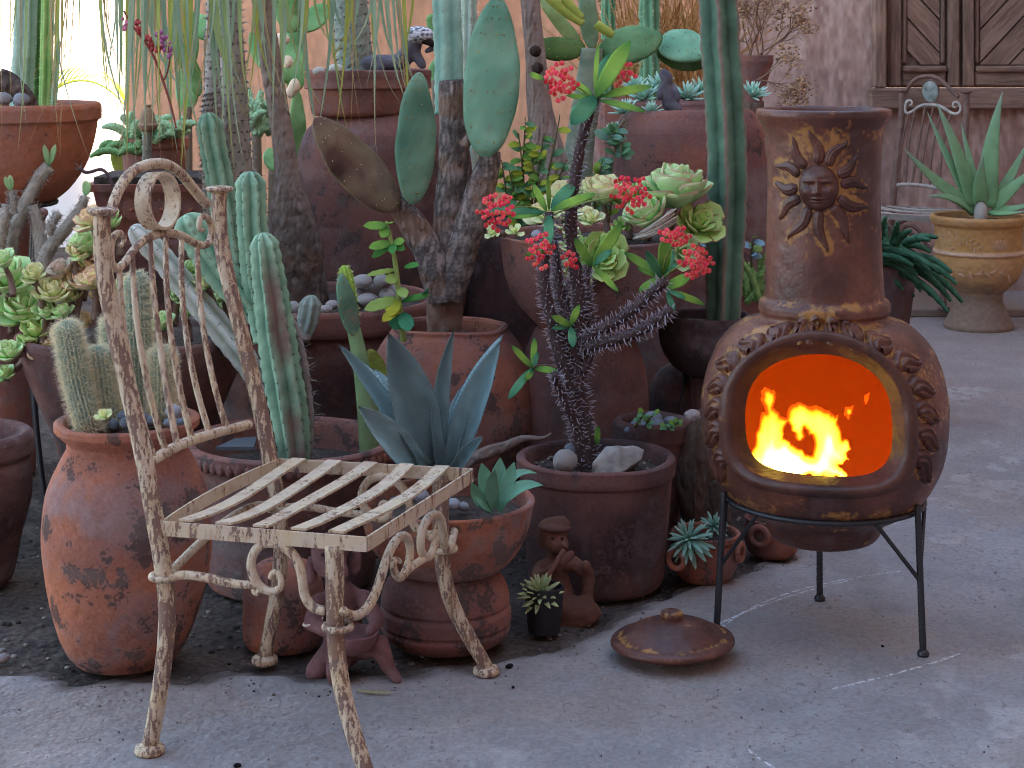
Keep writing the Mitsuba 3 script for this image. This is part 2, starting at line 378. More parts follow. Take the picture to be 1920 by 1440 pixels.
zz = -0.016 + 0.016 * np.clip((sd + 0.075) / 0.12, 0, 1) + (meshkit.fbm(np.stack([GXX * 2.2, GYY * 2.2, 0 * GXX], -1), 2, 9) - 0.5) * 0.006 * q
n_ = len(gx)
jj, ii = np.meshgrid(np.arange(len(gyy) - 1), np.arange(n_ - 1), indexing='ij')
a_ = (jj * n_ + ii).ravel()
ff = np.vstack([np.stack([a_, a_ + 1, a_ + n_ + 1], 1), np.stack([a_, a_ + n_ + 1, a_ + n_], 1)])
ff = ff[(sd.ravel()[ff] > -0.08).any(1)]
vv = np.stack([GXX.ravel(), GYY.ravel(), zz.ravel()], 1)
use = np.unique(ff); re_ = np.zeros(len(vv), int); re_[use] = np.arange(len(use))
b = MB()
b.add((vv[use], re_[ff]))
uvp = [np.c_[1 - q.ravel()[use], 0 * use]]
for x0, x1, y0, y1 in ((2.88, 8, -6, 8.72), (-8, 2.88, -6, 1.9), (-8, -2.2, 1.9, float(E[0, 1]))):
    b.add(sheet(x0, x1, y0, y1, 0.0)); uvp.append(np.zeros((4, 2)))
labels['patio'] = {'kind': 'structure', 'label': 'worn grey concrete patio floor with pale scratches'}
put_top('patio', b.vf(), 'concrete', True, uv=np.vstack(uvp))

def wall_thing(name, label, x0, x1, y, z1, hue, thick=0.3, bsdf='stucco', holes=None):
    k = thing(name, label, 'wall')
    put_top(k, box([(x0 + x1) / 2, y + thick / 2, z1 / 2 - 0.03], [x1 - x0, thick, z1 + 0.06]), bsdf, False, uv=(hue, 0))
    return k
wall_thing('stucco_wall', 'warm orange stucco wall behind the tall cacti', (236 - 960) * 8.75 / F, 0.93, 8.75, 4.2, 1.0)
# pink wall with the door opening cut out
DY = 8.4
dx0, dx1, dz0, dz1 = (1636 - 960) * DY / F, (1636 - 960) * DY / F + 1.42, EYE - (190 - 60) * DY / F - 0.0, 2.9
k = thing('stucco_wall', 'faded pink stucco wall around the carved wooden shutters', 'wall')
b = MB()
z1 = 4.2
for x0, x1, za, zb in ((0.93, dx0, -0.06, z1), (dx0, dx1, -0.06, dz0), (dx1, 3.2, -0.06, z1), (dx0, dx1, dz1, z1)):
    nx, nz = 2, 2
    b.add(box([(x0 + x1) / 2, DY + 0.2, (za + zb) / 2], [x1 - x0, 0.4, zb - za]))
put_top(k, b.vf(), 'stucco', False, uv=(0.0, 0))
k = thing('added_sun_block', 'added tall pink wall unseen on the right, keeping the sun off the courtyard', 'wall')
put_top(k, box([3.0, 1.3, 3.2], [0.4, 14.5, 6.5]), 'stucco', False, uv=(0.15, 0))  # unseen wall, added to hold the direct sun off the courtyard
k = thing('added_sky_block', 'added ochre wall unseen behind the viewer, blocking the frontal sky', 'wall')
put_top(k, box([-1.2, -1.9, 2.6], [8.8, 0.4, 5.3]), 'stucco', False, uv=(0.5, 0))  # unseen wall, added behind the camera to cut frontal skylight
wall_thing('whitewashed_wall', 'sunlit whitewashed wall far behind the gap on the left', -14, 0.5, 14.0, 6.0, 0, 0.3, 'whitewash')
wall_thing('low_wall', 'low pale plastered wall behind the rectangular planter', -5.0, -1.6, 10.2, EYE - (288 - 60) * 10.2 / F, 0, 0.25, 'whitewash')

# wooden shutters: frame, two leaves with diagonal boards
def wood_part(parent, name, c, d, g, tone, rot=0.0, ch=0.006, label=None):
    R = np.array([[math.cos(rot), 0, math.sin(rot)], [0, 1, 0], [-math.sin(rot), 0, math.cos(rot)]])
    return put(parent, name, cbox(c, d, ch, R), 'old_wood', 28, uv=(tone, g), label=label)
door = thing('wooden_door', 'old brown double door with diagonal boards in a thick frame', 'door')
X = lambda x: (x - 960) * DY / F
Z = lambda y: EYE - (y - 60) * DY / F
YF = DY - 0.035
zt = dz1
wood_part(door, 'frame', [X(1646), YF + 0.03, (Z(196) + zt) / 2 + 0.04], [X(1656) - X(1634), 0.12, zt - Z(196) - 0.08], 0.7, 0.72)
wood_part(door, 'sill', [(X(1634) + dx1) / 2, YF + 0.028, (Z(165) + Z(203)) / 2], [dx1 - X(1634) + 0.03, 0.13, Z(165) - Z(203)], 0.9, 0.62)
wood_part(door, 'backing', [(X(1656) + dx1) / 2, YF + 0.16, (Z(165) + zt) / 2], [dx1 - X(1656), 0.03, zt - Z(165)], 0.7, 0.12)
def leaf(x0, x1, slope, seed, lab):
    lf = put(door, 'leaf', cbox([(X(x0) + X(x1)) / 2, YF + 0.115, (Z(163) + zt) / 2], [X(x1) - X(x0), 0.03, zt - Z(163)], 0.003), 'old_wood', 28, uv=(0.12, 0.7), label=lab)
    st = 26
    xa, xb = X(x0 + st), X(x1 - st)
    za, zb = Z(128), zt - 0.1
    for xx in (x0 + st / 2, x1 - st / 2):
        wood_part(lf, 'stile', [X(xx), YF + 0.075, (Z(163) + zt) / 2], [X(st) - X(0) - 0.012, 0.055, zt - Z(163) - 0.004], 0.7, 0.40 + 0.1 * (xx > x1 - 30))
    wood_part(lf, 'rail', [(xa + xb) / 2, YF + 0.08, (Z(163) + za) / 2 - 0.006], [xb - xa - 0.004, 0.045, za - Z(163) - 0.02], 0.9, 0.38)
    wood_part(lf, 'rail_moulding', [(xa + xb) / 2, YF + 0.06, za - 0.004], [xb - xa - 0.002, 0.05, 0.03], 0.9, 0.5, ch=0.012)
    for xx in (xa + 0.013, xb - 0.013):
        wood_part(lf, 'moulding', [xx, YF + 0.085, (za + 0.013 + zb) / 2], [0.02, 0.035, zb - za - 0.03], 0.7, 0.28, ch=0.008)
    from shapely.geometry import box as sbox
    from shapely import affinity
    field = sbox(xa + 0.026, za + 0.014, xb - 0.026, zb)
    w, r = 0.105, np.random.default_rng(seed)
    L = 4.0
    for i in range(-30, 30):
        wi = w * 0.965
        pl = sbox(-L, i * w, L, i * w + wi)
        pl = affinity.translate(affinity.rotate(pl, 47 * slope, origin=(0, 0)), (xa + xb) / 2, za)
        q = field.intersection(pl)
        if q.is_empty or q.area < 2e-3 or q.geom_type != 'Polygon': continue
        m = trimesh.creation.extrude_polygon(q.buffer(-0.0025, join_style=2), 0.02, engine='earcut')
        v = np.stack([m.vertices[:, 0], YF + 0.098 - m.vertices[:, 2] + r.uniform(-0.003, 0.003), m.vertices[:, 1]], 1)
        put(lf, 'plank', (v, m.faces[:, ::-1]), 'old_wood', False, uv=(r.uniform(0.45, 1.0), 0.1 if slope > 0 else 0.45))
leaf(1668, 1803, -1, 3, None)
leaf(1805, 1975, 1, 5, None)

# ---------------------------------------------------------------- the chiminea
CX, CY, CPH = 585 * 3.633 / F, 3.633, -0.235
cz = lambda y: EYE - (y - 60) * CY / F
cr = lambda w: w * CY / F
outer = [(0, 1016), (60, 1015), (92, 1008), (104, 995), (112, 975), (140, 958), (172, 938), (200, 900), (218, 860), (228, 800), (229, 760), (222, 710), (205, 660), (180, 625), (150, 603), (118, 592), (117, 588), (122, 580), (122, 570), (118, 562), (111, 555), (109, 520), (106, 430), (105, 330), (108, 265), (113, 240), (121, 224), (125, 214), (124, 206), (117, 203)]
O = np.array([(cr(w), cz(y)) for w, y in outer])
tO = np.r_[0, np.cumsum(np.linalg.norm(np.diff(O, axis=0), axis=1))]
qq = np.linspace(0, tO[-1], 340)
PR, PZ = PchipInterpolator(tO, O[:, 0])(qq), PchipInterpolator(tO, O[:, 1])(qq)
zi = np.argsort(PZ[12:]) + 12
def body_r(z): return np.interp(z, PZ[zi], PR[zi])
def csurf(phi, z, off=0.0, r=None):
    phi, z = np.broadcast_arrays(np.asarray(phi, float), np.asarray(z, float))
    r = body_r(z) if r is None else r
    sl = (body_r(z + 0.004) - body_r(z - 0.004)) / 0.008
    nr, nz = 1 / np.sqrt(1 + sl ** 2), -sl / np.sqrt(1 + sl ** 2)
    rr, zz = r + off * nr, z + off * nz
    return np.stack([CX + rr * np.sin(phi + CPH), CY - rr * np.cos(phi + CPH), zz], -1)
OZ, OA, OB = 0.480, 0.735, 0.131        # opening: centre height, half angle, half height
def open_rho(phi, z):
    a, d = np.abs(phi) / OA, (z - OZ) / OB
    up = (a ** 2.25 + np.abs(d) ** 2.25) ** (1 / 2.25)
    dn = (a ** 4.6 + np.abs(d) ** 4.6) ** (1 / 4.6)
    return np.where(d > 0, up, dn)
def open_pt(al, s):
    c, d = np.sin(al), np.cos(al)
    k = np.array([1 / max(1e-9, float(open_rho(OA * a, OZ + OB * b))) for a, b in zip(c.ravel(), d.ravel())]).reshape(c.shape)
    return OA * c * k * s, OZ + OB * d * k * s
# reliefs: each a leaf-shaped lobe on the surface
SUNZ, SUNP = cz(345) + 0.004, -0.03
def lobe(curve, width, height, m=22, n=11, groove=0.4, rnd=0.8):
    """curve: (phi*r arc length s, z) points on the surface"""
    C = spline(np.c_[np.asarray(curve, float), np.zeros(len(curve))], m)[:, :2]
    tg = np.gradient(C, axis=0); tg /= np.linalg.norm(tg, axis=1, keepdims=True)
    nn = np.stack([-tg[:, 1], tg[:, 0]], 1)
    w = prof(width, m)
    l = np.linspace(-1, 1, n)
    P = C[:, None] + nn[:, None] * (w[:, None] * l)[..., None]
    t = np.linspace(0, 1, m)[:, None]
    h = height * (1 - np.abs(l) ** 2.2) ** rnd * (1 - groove * np.exp(-((np.abs(l) - .3) / 0.13) ** 2)) * np.clip(np.minimum(t / 0.12, (1 - t) / 0.15), 0, 1) ** 0.6
    return P, h - 0.0015
RELIEF = []          # (s, z, radius of curvature) samples for the ochre wash in the recesses
def put_lobe(parent, name, curve, width, height, rad, phi0=0.0, och=0.02, **kw):
    P, h = lobe(curve, width, height, **kw)
    phi = phi0 + P[..., 0] / rad
    R = csurf(phi, P[..., 1], h)
    RELIEF.append(np.c_[phi[::2, ::5].ravel(), P[::2, ::5, 1].ravel()])
    e = np.abs(np.linspace(-1, 1, P.shape[1]))[None] + 0 * P[..., 0]
    g = np.exp(-((np.abs(np.linspace(-1, 1, P.shape[1]))[None] - .3) / 0.14) ** 2) + 0 * P[..., 0]
    uvx = och + 0.6 * np.clip((e - 0.65) / 0.35, 0, 1) + 0.35 * g
    v, f = rings(R, False, False, False)
    return put(parent, name, (v, f), 'chiminea_clay', True, uv=np.c_[uvx.ravel(), 0 * uvx.ravel() + 0.45])
chim = thing('chiminea', 'round brown clay chiminea with a sun face on its neck and a lit fire', 'chiminea')
nr = cr(107)
for i in range(12):
    a = math.pi / 2 - i * 2 * math.pi / 12 + 0.06
    L = (0.070, 0.066, 0.062, 0.066, 0.078, 0.084, 0.090, 0.084, 0.070, 0.064, 0.066, 0.068)[i]
    s = np.linspace(0, 1, 6)
    rad = 0.043 + s * L
    lat = 0.0075 * np.sin(s * 5.2) * (1 if i % 2 else -1) * (0.4 + s)
    cu = np.c_[np.cos(a) * rad - np.sin(a) * lat, SUNZ + np.sin(a) * rad + np.cos(a) * lat]
    put_lobe(chim, 'sun_ray', cu, [0.006, 0.0125, 0.0122, 0.0095, 0.0055, 0.001], 0.0095, nr, SUNP)
# the face: a domed disc with brow, cheeks, nose, mouth
g = np.linspace(-1, 1, 61)
GX, GY = np.meshgrid(g, g)
r0 = np.hypot(GX, GY)
ga = lambda x, y, sx, sy: np.exp(-((GX - x) / sx) ** 2 - ((GY - y) / sy) ** 2)
hf = 0.020 * np.clip(1 - r0 ** 2, 0, 1) ** 0.55
hf += 0.008 * ga(0, 0.5, 0.55, 0.25) + 0.011 * ga(0, -0.02, 0.10, 0.26) + 0.006 * ga(0, -0.2, 0.17, 0.10)
for s in (-1, 1):
    hf += 0.005 * ga(s * 0.5, -0.2, 0.26, 0.26) + 0.0045 * ga(s * 0.36, 0.30, 0.24, 0.06) - 0.007 * ga(s * 0.36, 0.10, 0.2, 0.10) + 0.0052 * ga(s * 0.36, 0.10, 0.13, 0.07) - 0.003 * ga(s * 0.36, 0.10, 0.045, 0.045)
hf += 0.0045 * ga(0, -0.44, 0.24, 0.045) + 0.0045 * ga(0, -0.57, 0.20, 0.05) - 0.004 * ga(0, -0.505, 0.26, 0.025) + 0.004 * ga(0, -0.8, 0.25, 0.14)
hf = np.where(r0 < 1, hf * np.clip((1 - r0) / 0.06, 0, 1) ** 0.5, 0) - 0.0012
sq = np.where(r0 > 1, 1 / np.maximum(r0, 1e-9), 1)
fx, fy = GX * sq * 0.0405, GY * sq * 0.046
eye = sum(ga(s * 0.36, 0.10, 0.16, 0.09) for s in (-1, 1)) * 0.55 + ga(0, -0.505, 0.25, 0.09) * 0.6
R = csurf(SUNP + fx / nr, SUNZ - 0.002 + fy, hf)
v, f = rings(R, False, False, False)
put(chim, 'sun_face', (v, f), 'chiminea_clay', True, uv=np.c_[np.clip(eye, 0, 1).ravel() * 0.8, eye.ravel() * 0 + 0.8], label='dark sun face with raised nose, eyes and lips')
# flame reliefs around the opening
for i, al in enumerate(np.radians([-128, -112, -97, -82, -67, -50, -34, -18, -3, 13, 29, 45, 62, 78, 93, 108, 123])):
    pts = []
    for s, dl in zip((1.17, 1.26, 1.35, 1.44, 1.55) if abs(al) > 1.0 else [1 + q * (.74 if abs(al) > .6 else .56) for q in (.19, .30, .40, .51, .65)], (0.0, 0.06, 0.02, -0.05, -0.02)):
        k = 1.0 if abs(al) > 0.9 else 0.97
        p, z = open_pt(np.array(al + dl * (1 if i < 8 else -1)), s * k)
        pts.append((float(p) * 0.235, float(z)))
    pts = np.array(pts)
    pts[:, 1] = np.minimum(pts[:, 1], cz(582))
    if np.linalg.norm(pts[-1] - pts[-2]) < 1e-3: pts = pts[:-1]
    d = np.linalg.norm(pts[-1] - pts[0])
    put_lobe(chim, 'flame_relief', pts, [0.015, 0.022, 0.020, 0.013, 0.002], 0.016, 0.235, 0.0, groove=0.5, och=0.22, n=17)
# body: dense in front, the opening left out
ph = np.unique(np.r_[np.linspace(-1.5, 1.5, 260), np.linspace(1.5, 2 * np.pi - 1.5, 60)])[:-1]
PH, _ = np.meshgrid(ph, PZ)
Rb = np.stack([CX + PR[:, None] * np.sin(ph + CPH), CY - PR[:, None] * np.cos(ph + CPH), np.broadcast_to(PZ[:, None], PH.shape)], -1)
Rb += ((meshkit.fbm(Rb * 9, 2, 5) - 0.5) * 0.006)[..., None] * np.stack([np.sin(ph + CPH), -np.cos(ph + CPH), 0 * ph], -1)
v, f = rings(Rb, True, False, False)
pv, zv = np.broadcast_to(ph, PH.shape).ravel(), np.broadcast_to(PZ[:, None], PH.shape).ravel()
pw = (pv + np.pi) % (2 * np.pi) - np.pi
rho = open_rho(pw, zv)
keep = ~((rho[f] < 1.04).all(1) & (np.cos(pw[f]) > 0).all(1) & (zv[f] > 0.3).all(1))
from scipy.spatial import cKDTree
RS = np.vstack(RELIEF)
rl = lambda p, z: np.c_[p * body_r(z), z]
dd, _ = cKDTree(rl(RS[:, 0], RS[:, 1])).query(rl(pw, zv))
halo = np.exp(-(dd / 0.010) ** 2) * 0.74 + 0.55 * np.exp(-((zv - cz(560)) / 0.010) ** 2) + 0.35 * np.exp(-((zv - cz(600)) / 0.012) ** 2) + 0.38 * np.exp(-((zv - cz(245)) / 0.016) ** 2)
halo += 0.45 * np.exp(-((zv - cz(925)) / 0.03) ** 2) + 0.35 * np.clip((pw * np.sign(pw) - 0.8) * 1.3, 0, 1) * ((zv > cz(900)) & (zv < cz(640)))
halo += 0.14
put(chim, 'body', (v, f[keep]), 'chiminea_clay', True, uv=np.c_[np.clip(halo, 0, 1), 0 * halo])
# lip over the rim and inside of the neck
nk = [(cr(117), cz(203)), (cr(108), cz(204)), (cr(103), cz(212)), (cr(97), cz(260)), (cr(95), cz(420)), (cr(95), cz(585))]
put(chim, 'flue', lathe(nk, (CX, CY), 96, 30, close=False), 'chiminea_clay', True, uv=(0.05, 0))
# collar of the opening
al = np.linspace(0, 2 * np.pi, 161)[:-1]
CR = []
for s, o in ((0.985, -0.034), (0.985, 0.0), (0.99, 0.008), (1.02, 0.014), (1.065, 0.016), (1.115, 0.014), (1.15, 0.008), (1.17, -0.006)):
    kt = 1 - 0.58 * np.clip(np.cos(al), 0, 1) ** 1.3
    p, z = open_pt(al, 1 + (s - 1) * kt) if s > 1 else open_pt(al, s)
    CR.append(csurf(p, z, o + 0.002 * np.sin(al * 3)))
v, f = rings(np.array(CR), True, False, False)
put(chim, 'opening_rim', (v, f), 'chiminea_clay', True, uv=(0.08, 0.8), label='dark raised rim round the fire opening')
# inner wall
inn = PR > 0.10
zin = np.linspace(cz(985), cz(600), 60)
ri = np.maximum(body_r(zin) - 0.03, 0.02)
IR = np.array([csurf(ph, np.full(len(ph), z), 0, np.full(len(ph), r)) for z, r in zip(zin, ri)])
v, f = rings(IR, True, True, False)
pi_, zi_ = np.broadcast_to(ph, IR.shape[:2]).ravel(), np.broadcast_to(zin[:, None], IR.shape[:2]).ravel()
pi_ = np.r_[(pi_ + np.pi) % (2 * np.pi) - np.pi, 9]; zi_ = np.r_[zi_, 0]
keep = ~((open_rho(pi_, zi_)[f] < 1.0).all(1) & (np.cos(pi_[f]) > 0).all(1))
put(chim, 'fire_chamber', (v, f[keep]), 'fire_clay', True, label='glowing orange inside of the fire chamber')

# the fire
def flame_rad(p, n, uv):
    t = uv.x
    q = noise(p.x * 60, p.y * 30, p.z * 30) * 0.34 - 0.16
    s = t * 0.55 + uv.y * 0.85 + q
    c = mix((1.9, 1.45, 0.42), (1.5, 0.84, 0.05), smoothstep(0.0, 0.34, s))
    c = mix(c, (0.80, 0.20, 0.005), smoothstep(0.32, 0.74, s))
    return mix(c, (0.34, 0.030, 0.001), smoothstep(0.66, 1.05, s)) * FLAME
FLAME = 0.185
fire = thing('fire', 'bright yellow fire burning inside the chiminea', 'fire')
scene['flame_surface'] = {'type': 'diffuse', 'reflectance': rgb(0.02, 0.01, 0.0)}
# a lens-thick body of flame: thickest in the middle of each lobe, thinning to its edges
def flame_body():
    z = lambda L: np.array([(1280 + x / 2.25, 380 + y / 2.25) for x, y in L])
    out = z([(292, 1118), (286, 1060), (300, 985), (316, 930), (334, 896), (350, 902), (343, 860), (330, 828), (335, 796), (356, 780), (386, 798), (392, 830), (380, 872), (404, 876), (424, 892), (440, 900), (452, 868), (480, 856), (530, 856), (584, 866), (624, 888), (654, 915), (668, 952), (664, 1000), (692, 1008), (712, 1036), (694, 1050), (704, 1078), (674, 1086), (658, 1100), (684, 1132), (664, 1156), (600, 1158), (500, 1158), (400, 1150), (320, 1140)])
    holes = [z([(432, 1004), (430, 950), (446, 918), (462, 950), (472, 992), (484, 1000), (506, 982), (500, 940), (520, 950), (540, 985), (548, 1020), (536, 1060), (505, 1040), (470, 1026), (444, 1014)]), z([(560, 912), (600, 908), (636, 930), (640, 968), (624, 1002), (602, 1040), (566, 1066), (556, 1042), (588, 1016), (606, 985), (598, 948), (576, 926)])]
    from shapely.geometry import Point
    bits = [z([(692, 920), (704, 870), (716, 862), (714, 894), (700, 922)]), z([(770, 845), (776, 815), (796, 800), (788, 828), (774, 850)])]
    P = Polygon(out, holes[:1]).buffer(0)
    for q in bits: P = P.union(Polygon(q).buffer(0))
    import shapely
    from scipy.ndimage import distance_transform_edt
    h = 0.7
    xs, ys = np.arange(1396, 1650, h), np.arange(722, 900, h)
    XX, YY = np.meshgrid(xs, ys)
    n3 = lambda s, k: meshkit.fbm(np.stack([XX * s, YY * s * .45, 0 * XX + k], -1), 3, k) - .5
    wx, wy = XX + n3(.075, 1) * 17 + n3(.2, 7) * 5, YY + n3(.06, 2) * 24
    ins = shapely.contains_xy(P, wx, wy)
    D = distance_transform_edt(ins) * h
    D = np.minimum(D, 26)
    Ynear = 3.545
    th = (np.sqrt(np.maximum(D, 0)) * 4.2 + D * .35) * Ynear / F * .8
    mid = Ynear + 0.02 * (n3(.03, 5) * 2)
    n = len(xs)
    k1 = (ins & (D > 0))
    def sheet_(sgn):
        Yv = mid + sgn * th
        return np.stack([(XX - 960) * Ynear / F, Yv, EYE - (YY - 60) * Ynear / F], -1).reshape(-1, 3)
    jj, ii = np.meshgrid(np.arange(len(ys) - 1), np.arange(n - 1), indexing='ij')
    a = (jj * n + ii).ravel()
    quad = np.stack([a, a + 1, a + n + 1, a + n], 1)
    quad = quad[k1.ravel()[quad].any(1)]
    f = np.vstack([quad[:, [0, 1, 2]], quad[:, [0, 2, 3]]])
    v0, v1 = sheet_(-1), sheet_(1)
    vv = np.vstack([v0, v1]); ff = np.vstack([f[:, ::-1], f + len(v0)])
    t = np.clip((892 - YY) / 165, 0, 1).ravel(); e = np.exp(-D / 6.5).ravel()
    uv = np.tile(np.c_[t, e], (2, 1))
    use = np.unique(ff); m = np.zeros(len(vv), int); m[use] = np.arange(len(use))
    return (vv[use], m[ff]), uv[use]
fvf, fuv = flame_body()
put_top(fire, fvf, 'flame_surface', True, uv=fuv)
scene[fire]['emitter'] = {'type': 'area', 'radiance': proc(flame_rad)}

# iron stand
stand = thing('iron_stand', 'black iron tripod stand under the round chiminea', 'stand')
RZ, RR = 0.268, cr(184)
a = np.linspace(0, 2 * np.pi, 73)
rg = np.stack([CX + RR * np.cos(a), CY + RR * np.sin(a), 0 * a + RZ], 1)
def loop_tube(P, r, n=8):
    P = P[:-1]
    tn = np.roll(P, -1, 0) - np.roll(P, 1, 0); tn /= np.linalg.norm(tn, axis=1, keepdims=True)
    up = np.array([0, 0, 1.0]); N = np.cross(tn, up); N /= np.linalg.norm(N, axis=1, keepdims=True)
    th = np.arange(n) / n * 2 * np.pi
    R = P[:, None] + r * (np.cos(th)[:, None] * N[:, None] + np.sin(th)[:, None] * up)
    R = np.vstack([R, R[:1]])
    return rings(R, True, False, False)
put(stand, 'ring', loop_tube(rg, 0.0055), 'iron')
for foot in ((1343, 1196), (1731, 1230), (1537, 1126)):
    g0 = gnd(*foot)
    an = math.atan2(g0[1] - CY, g0[0] - CX)
    pr = lambda a_, r_=RR, z_=RZ: np.array([CX + r_ * math.cos(a_), CY + r_ * math.sin(a_), z_])
    top = pr(an, RR + 0.012, RZ + 0.02)
    b = MB()
    b.add(tube([g0 + [0, 0, 0.004], g0 * 0.65 + top * 0.35, top], [0.0068, 0.0066, 0.006], 10, 12))
    lg = put(stand, 'leg', b.vf(), 'iron')
    put(lg, 'foot', lathe([(0, 0.0), (0.010, 0.0), (0.012, 0.004), (0.010, 0.010), (0.006, 0.013), (0, 0.014)], g0[:2], 16, 8), 'iron')
    mid = g0 * 0.38 + top * 0.62
    for s in (-1, 1):
        put(lg, 'brace', tube([mid - [0, 0, 0.035], pr(an + s * 0.5, RR, RZ - 0.004)], 0.0042, 8, 6), 'iron')

# lid on the floor
lx, ly, lt = gnd(1265, 1250)[0], 3.475, 0.0
lid = thing('clay_cover', 'reddish brown round clay lid lying on the patio before the chiminea', 'lid')
lp = smooth_prof([(0, 0.012), (0.05, 0.008), (0.085, 0.016), (0.112, 0.026), (0.1195, 0.033), (0.117, 0.039), (0.106, 0.043), (0.099, 0.044), (0.093, 0.049), (0.070, 0.062), (0.045, 0.070), (0.0, 0.0755)], 70)
v, f = lathe(lp, (lx, ly), 96, 80, 0.0015, 3)
v[:, 2] += (v[:, 0] - lx) * 0.035
d = np.hypot(v[:, 0] - lx, v[:, 1] - ly)
put(lid, 'dish', (v, f), 'chiminea_clay', True, uv=np.c_[0.05 + 0.5 * np.exp(-((d - 0.101) / 0.006) ** 2) + 0.1, 0 * d])
put(lid, 'knob', lathe(smooth_prof([(0.024, 0.068), (0.020, 0.075), (0.021, 0.083), (0.020, 0.089), (0.012, 0.0915), (0, 0.092)], 20), (lx - 0.001, ly), 40, 24, 0.002, 4), 'chiminea_clay', True, uv=(0.35, 0))

# ---------------------------------------------------------------- the chairs
class Chair:
    """points as (u: back 0 to front 1, w: near side 0 to far side 1, height)"""
    def __init__(s, A, B, C, D): s.A, s.B, s.C, s.D = (np.asarray(q, float) for q in (A, B, C, D)); s.z = 0.0
    def g(s, u, w): return s.A * (1 - u) * (1 - w) + s.B * u * (1 - w) + s.C * u * w + s.D * (1 - u) * w
    def p(s, u, w, h): return np.r_[s.g(u, w), h + s.z]
A_, B_, C_, D_ = (-.584, 3.01), (-.2314, 2.914), (-.074, 3.359), (-.450, 3.44)
CH = Chair(A_, B_, C_, D_)
def proj(q): return 960 + q[0] * F / q[1], HORIZON + (EYE - q[2]) * F / q[1]
def on_side(x, y, w):
    lo, hi = -0.8, 1.8
    for _ in range(50):
        mid = (lo + hi) / 2
        if proj(CH.p(mid, w, 0))[0] < x: lo = mid
        else: hi = mid
    Y = CH.g(lo, w)[1]
    return lo, w, EYE - (y - HORIZON) * Y / F
def on_end(x, y, u):
    lo, hi = -0.8, 1.8
    for _ in range(50):
        mid = (lo + hi) / 2
        if proj(CH.p(u, mid, 0))[0] < x: lo = mid
        else: hi = mid
    Y = CH.g(u, lo)[1]
    return u, lo, EYE - (y - HORIZON) * Y / F
POST = [on_side(x, y, 0) for x, y in ((192, 402), (197, 520), (214, 610), (243, 740), (270, 860), (288, 960), (308, 1080), (313, 1150), (306, 1250), (281, 1388))]
POST[-1] = (POST[-1][0], 0, 0.014)
ph_ = sorted((h, u) for u, w, h in POST)
UB = PchipInterpolator([h for h, u in ph_], [u for h, u in ph_])
ub = lambda h: float(UB(min(max(h, 0.02), ph_[-1][0]))) - (0.12 * max(0, h - ph_[-1][0]))
def on_back(x, y):
    w, h = 0.5, 0.7
    for _ in range(60):
        q = CH.p(ub(h), w, h); X, Yp = proj(q)
        w += (x - X) / 230 * 0.8; h -= (y - Yp) / 1050 * 0.8 * -1 * -1
    return ub(h), w, h
FLEG = [on_end(x, y, 1.0) for x, y in ((634, 1012),)]
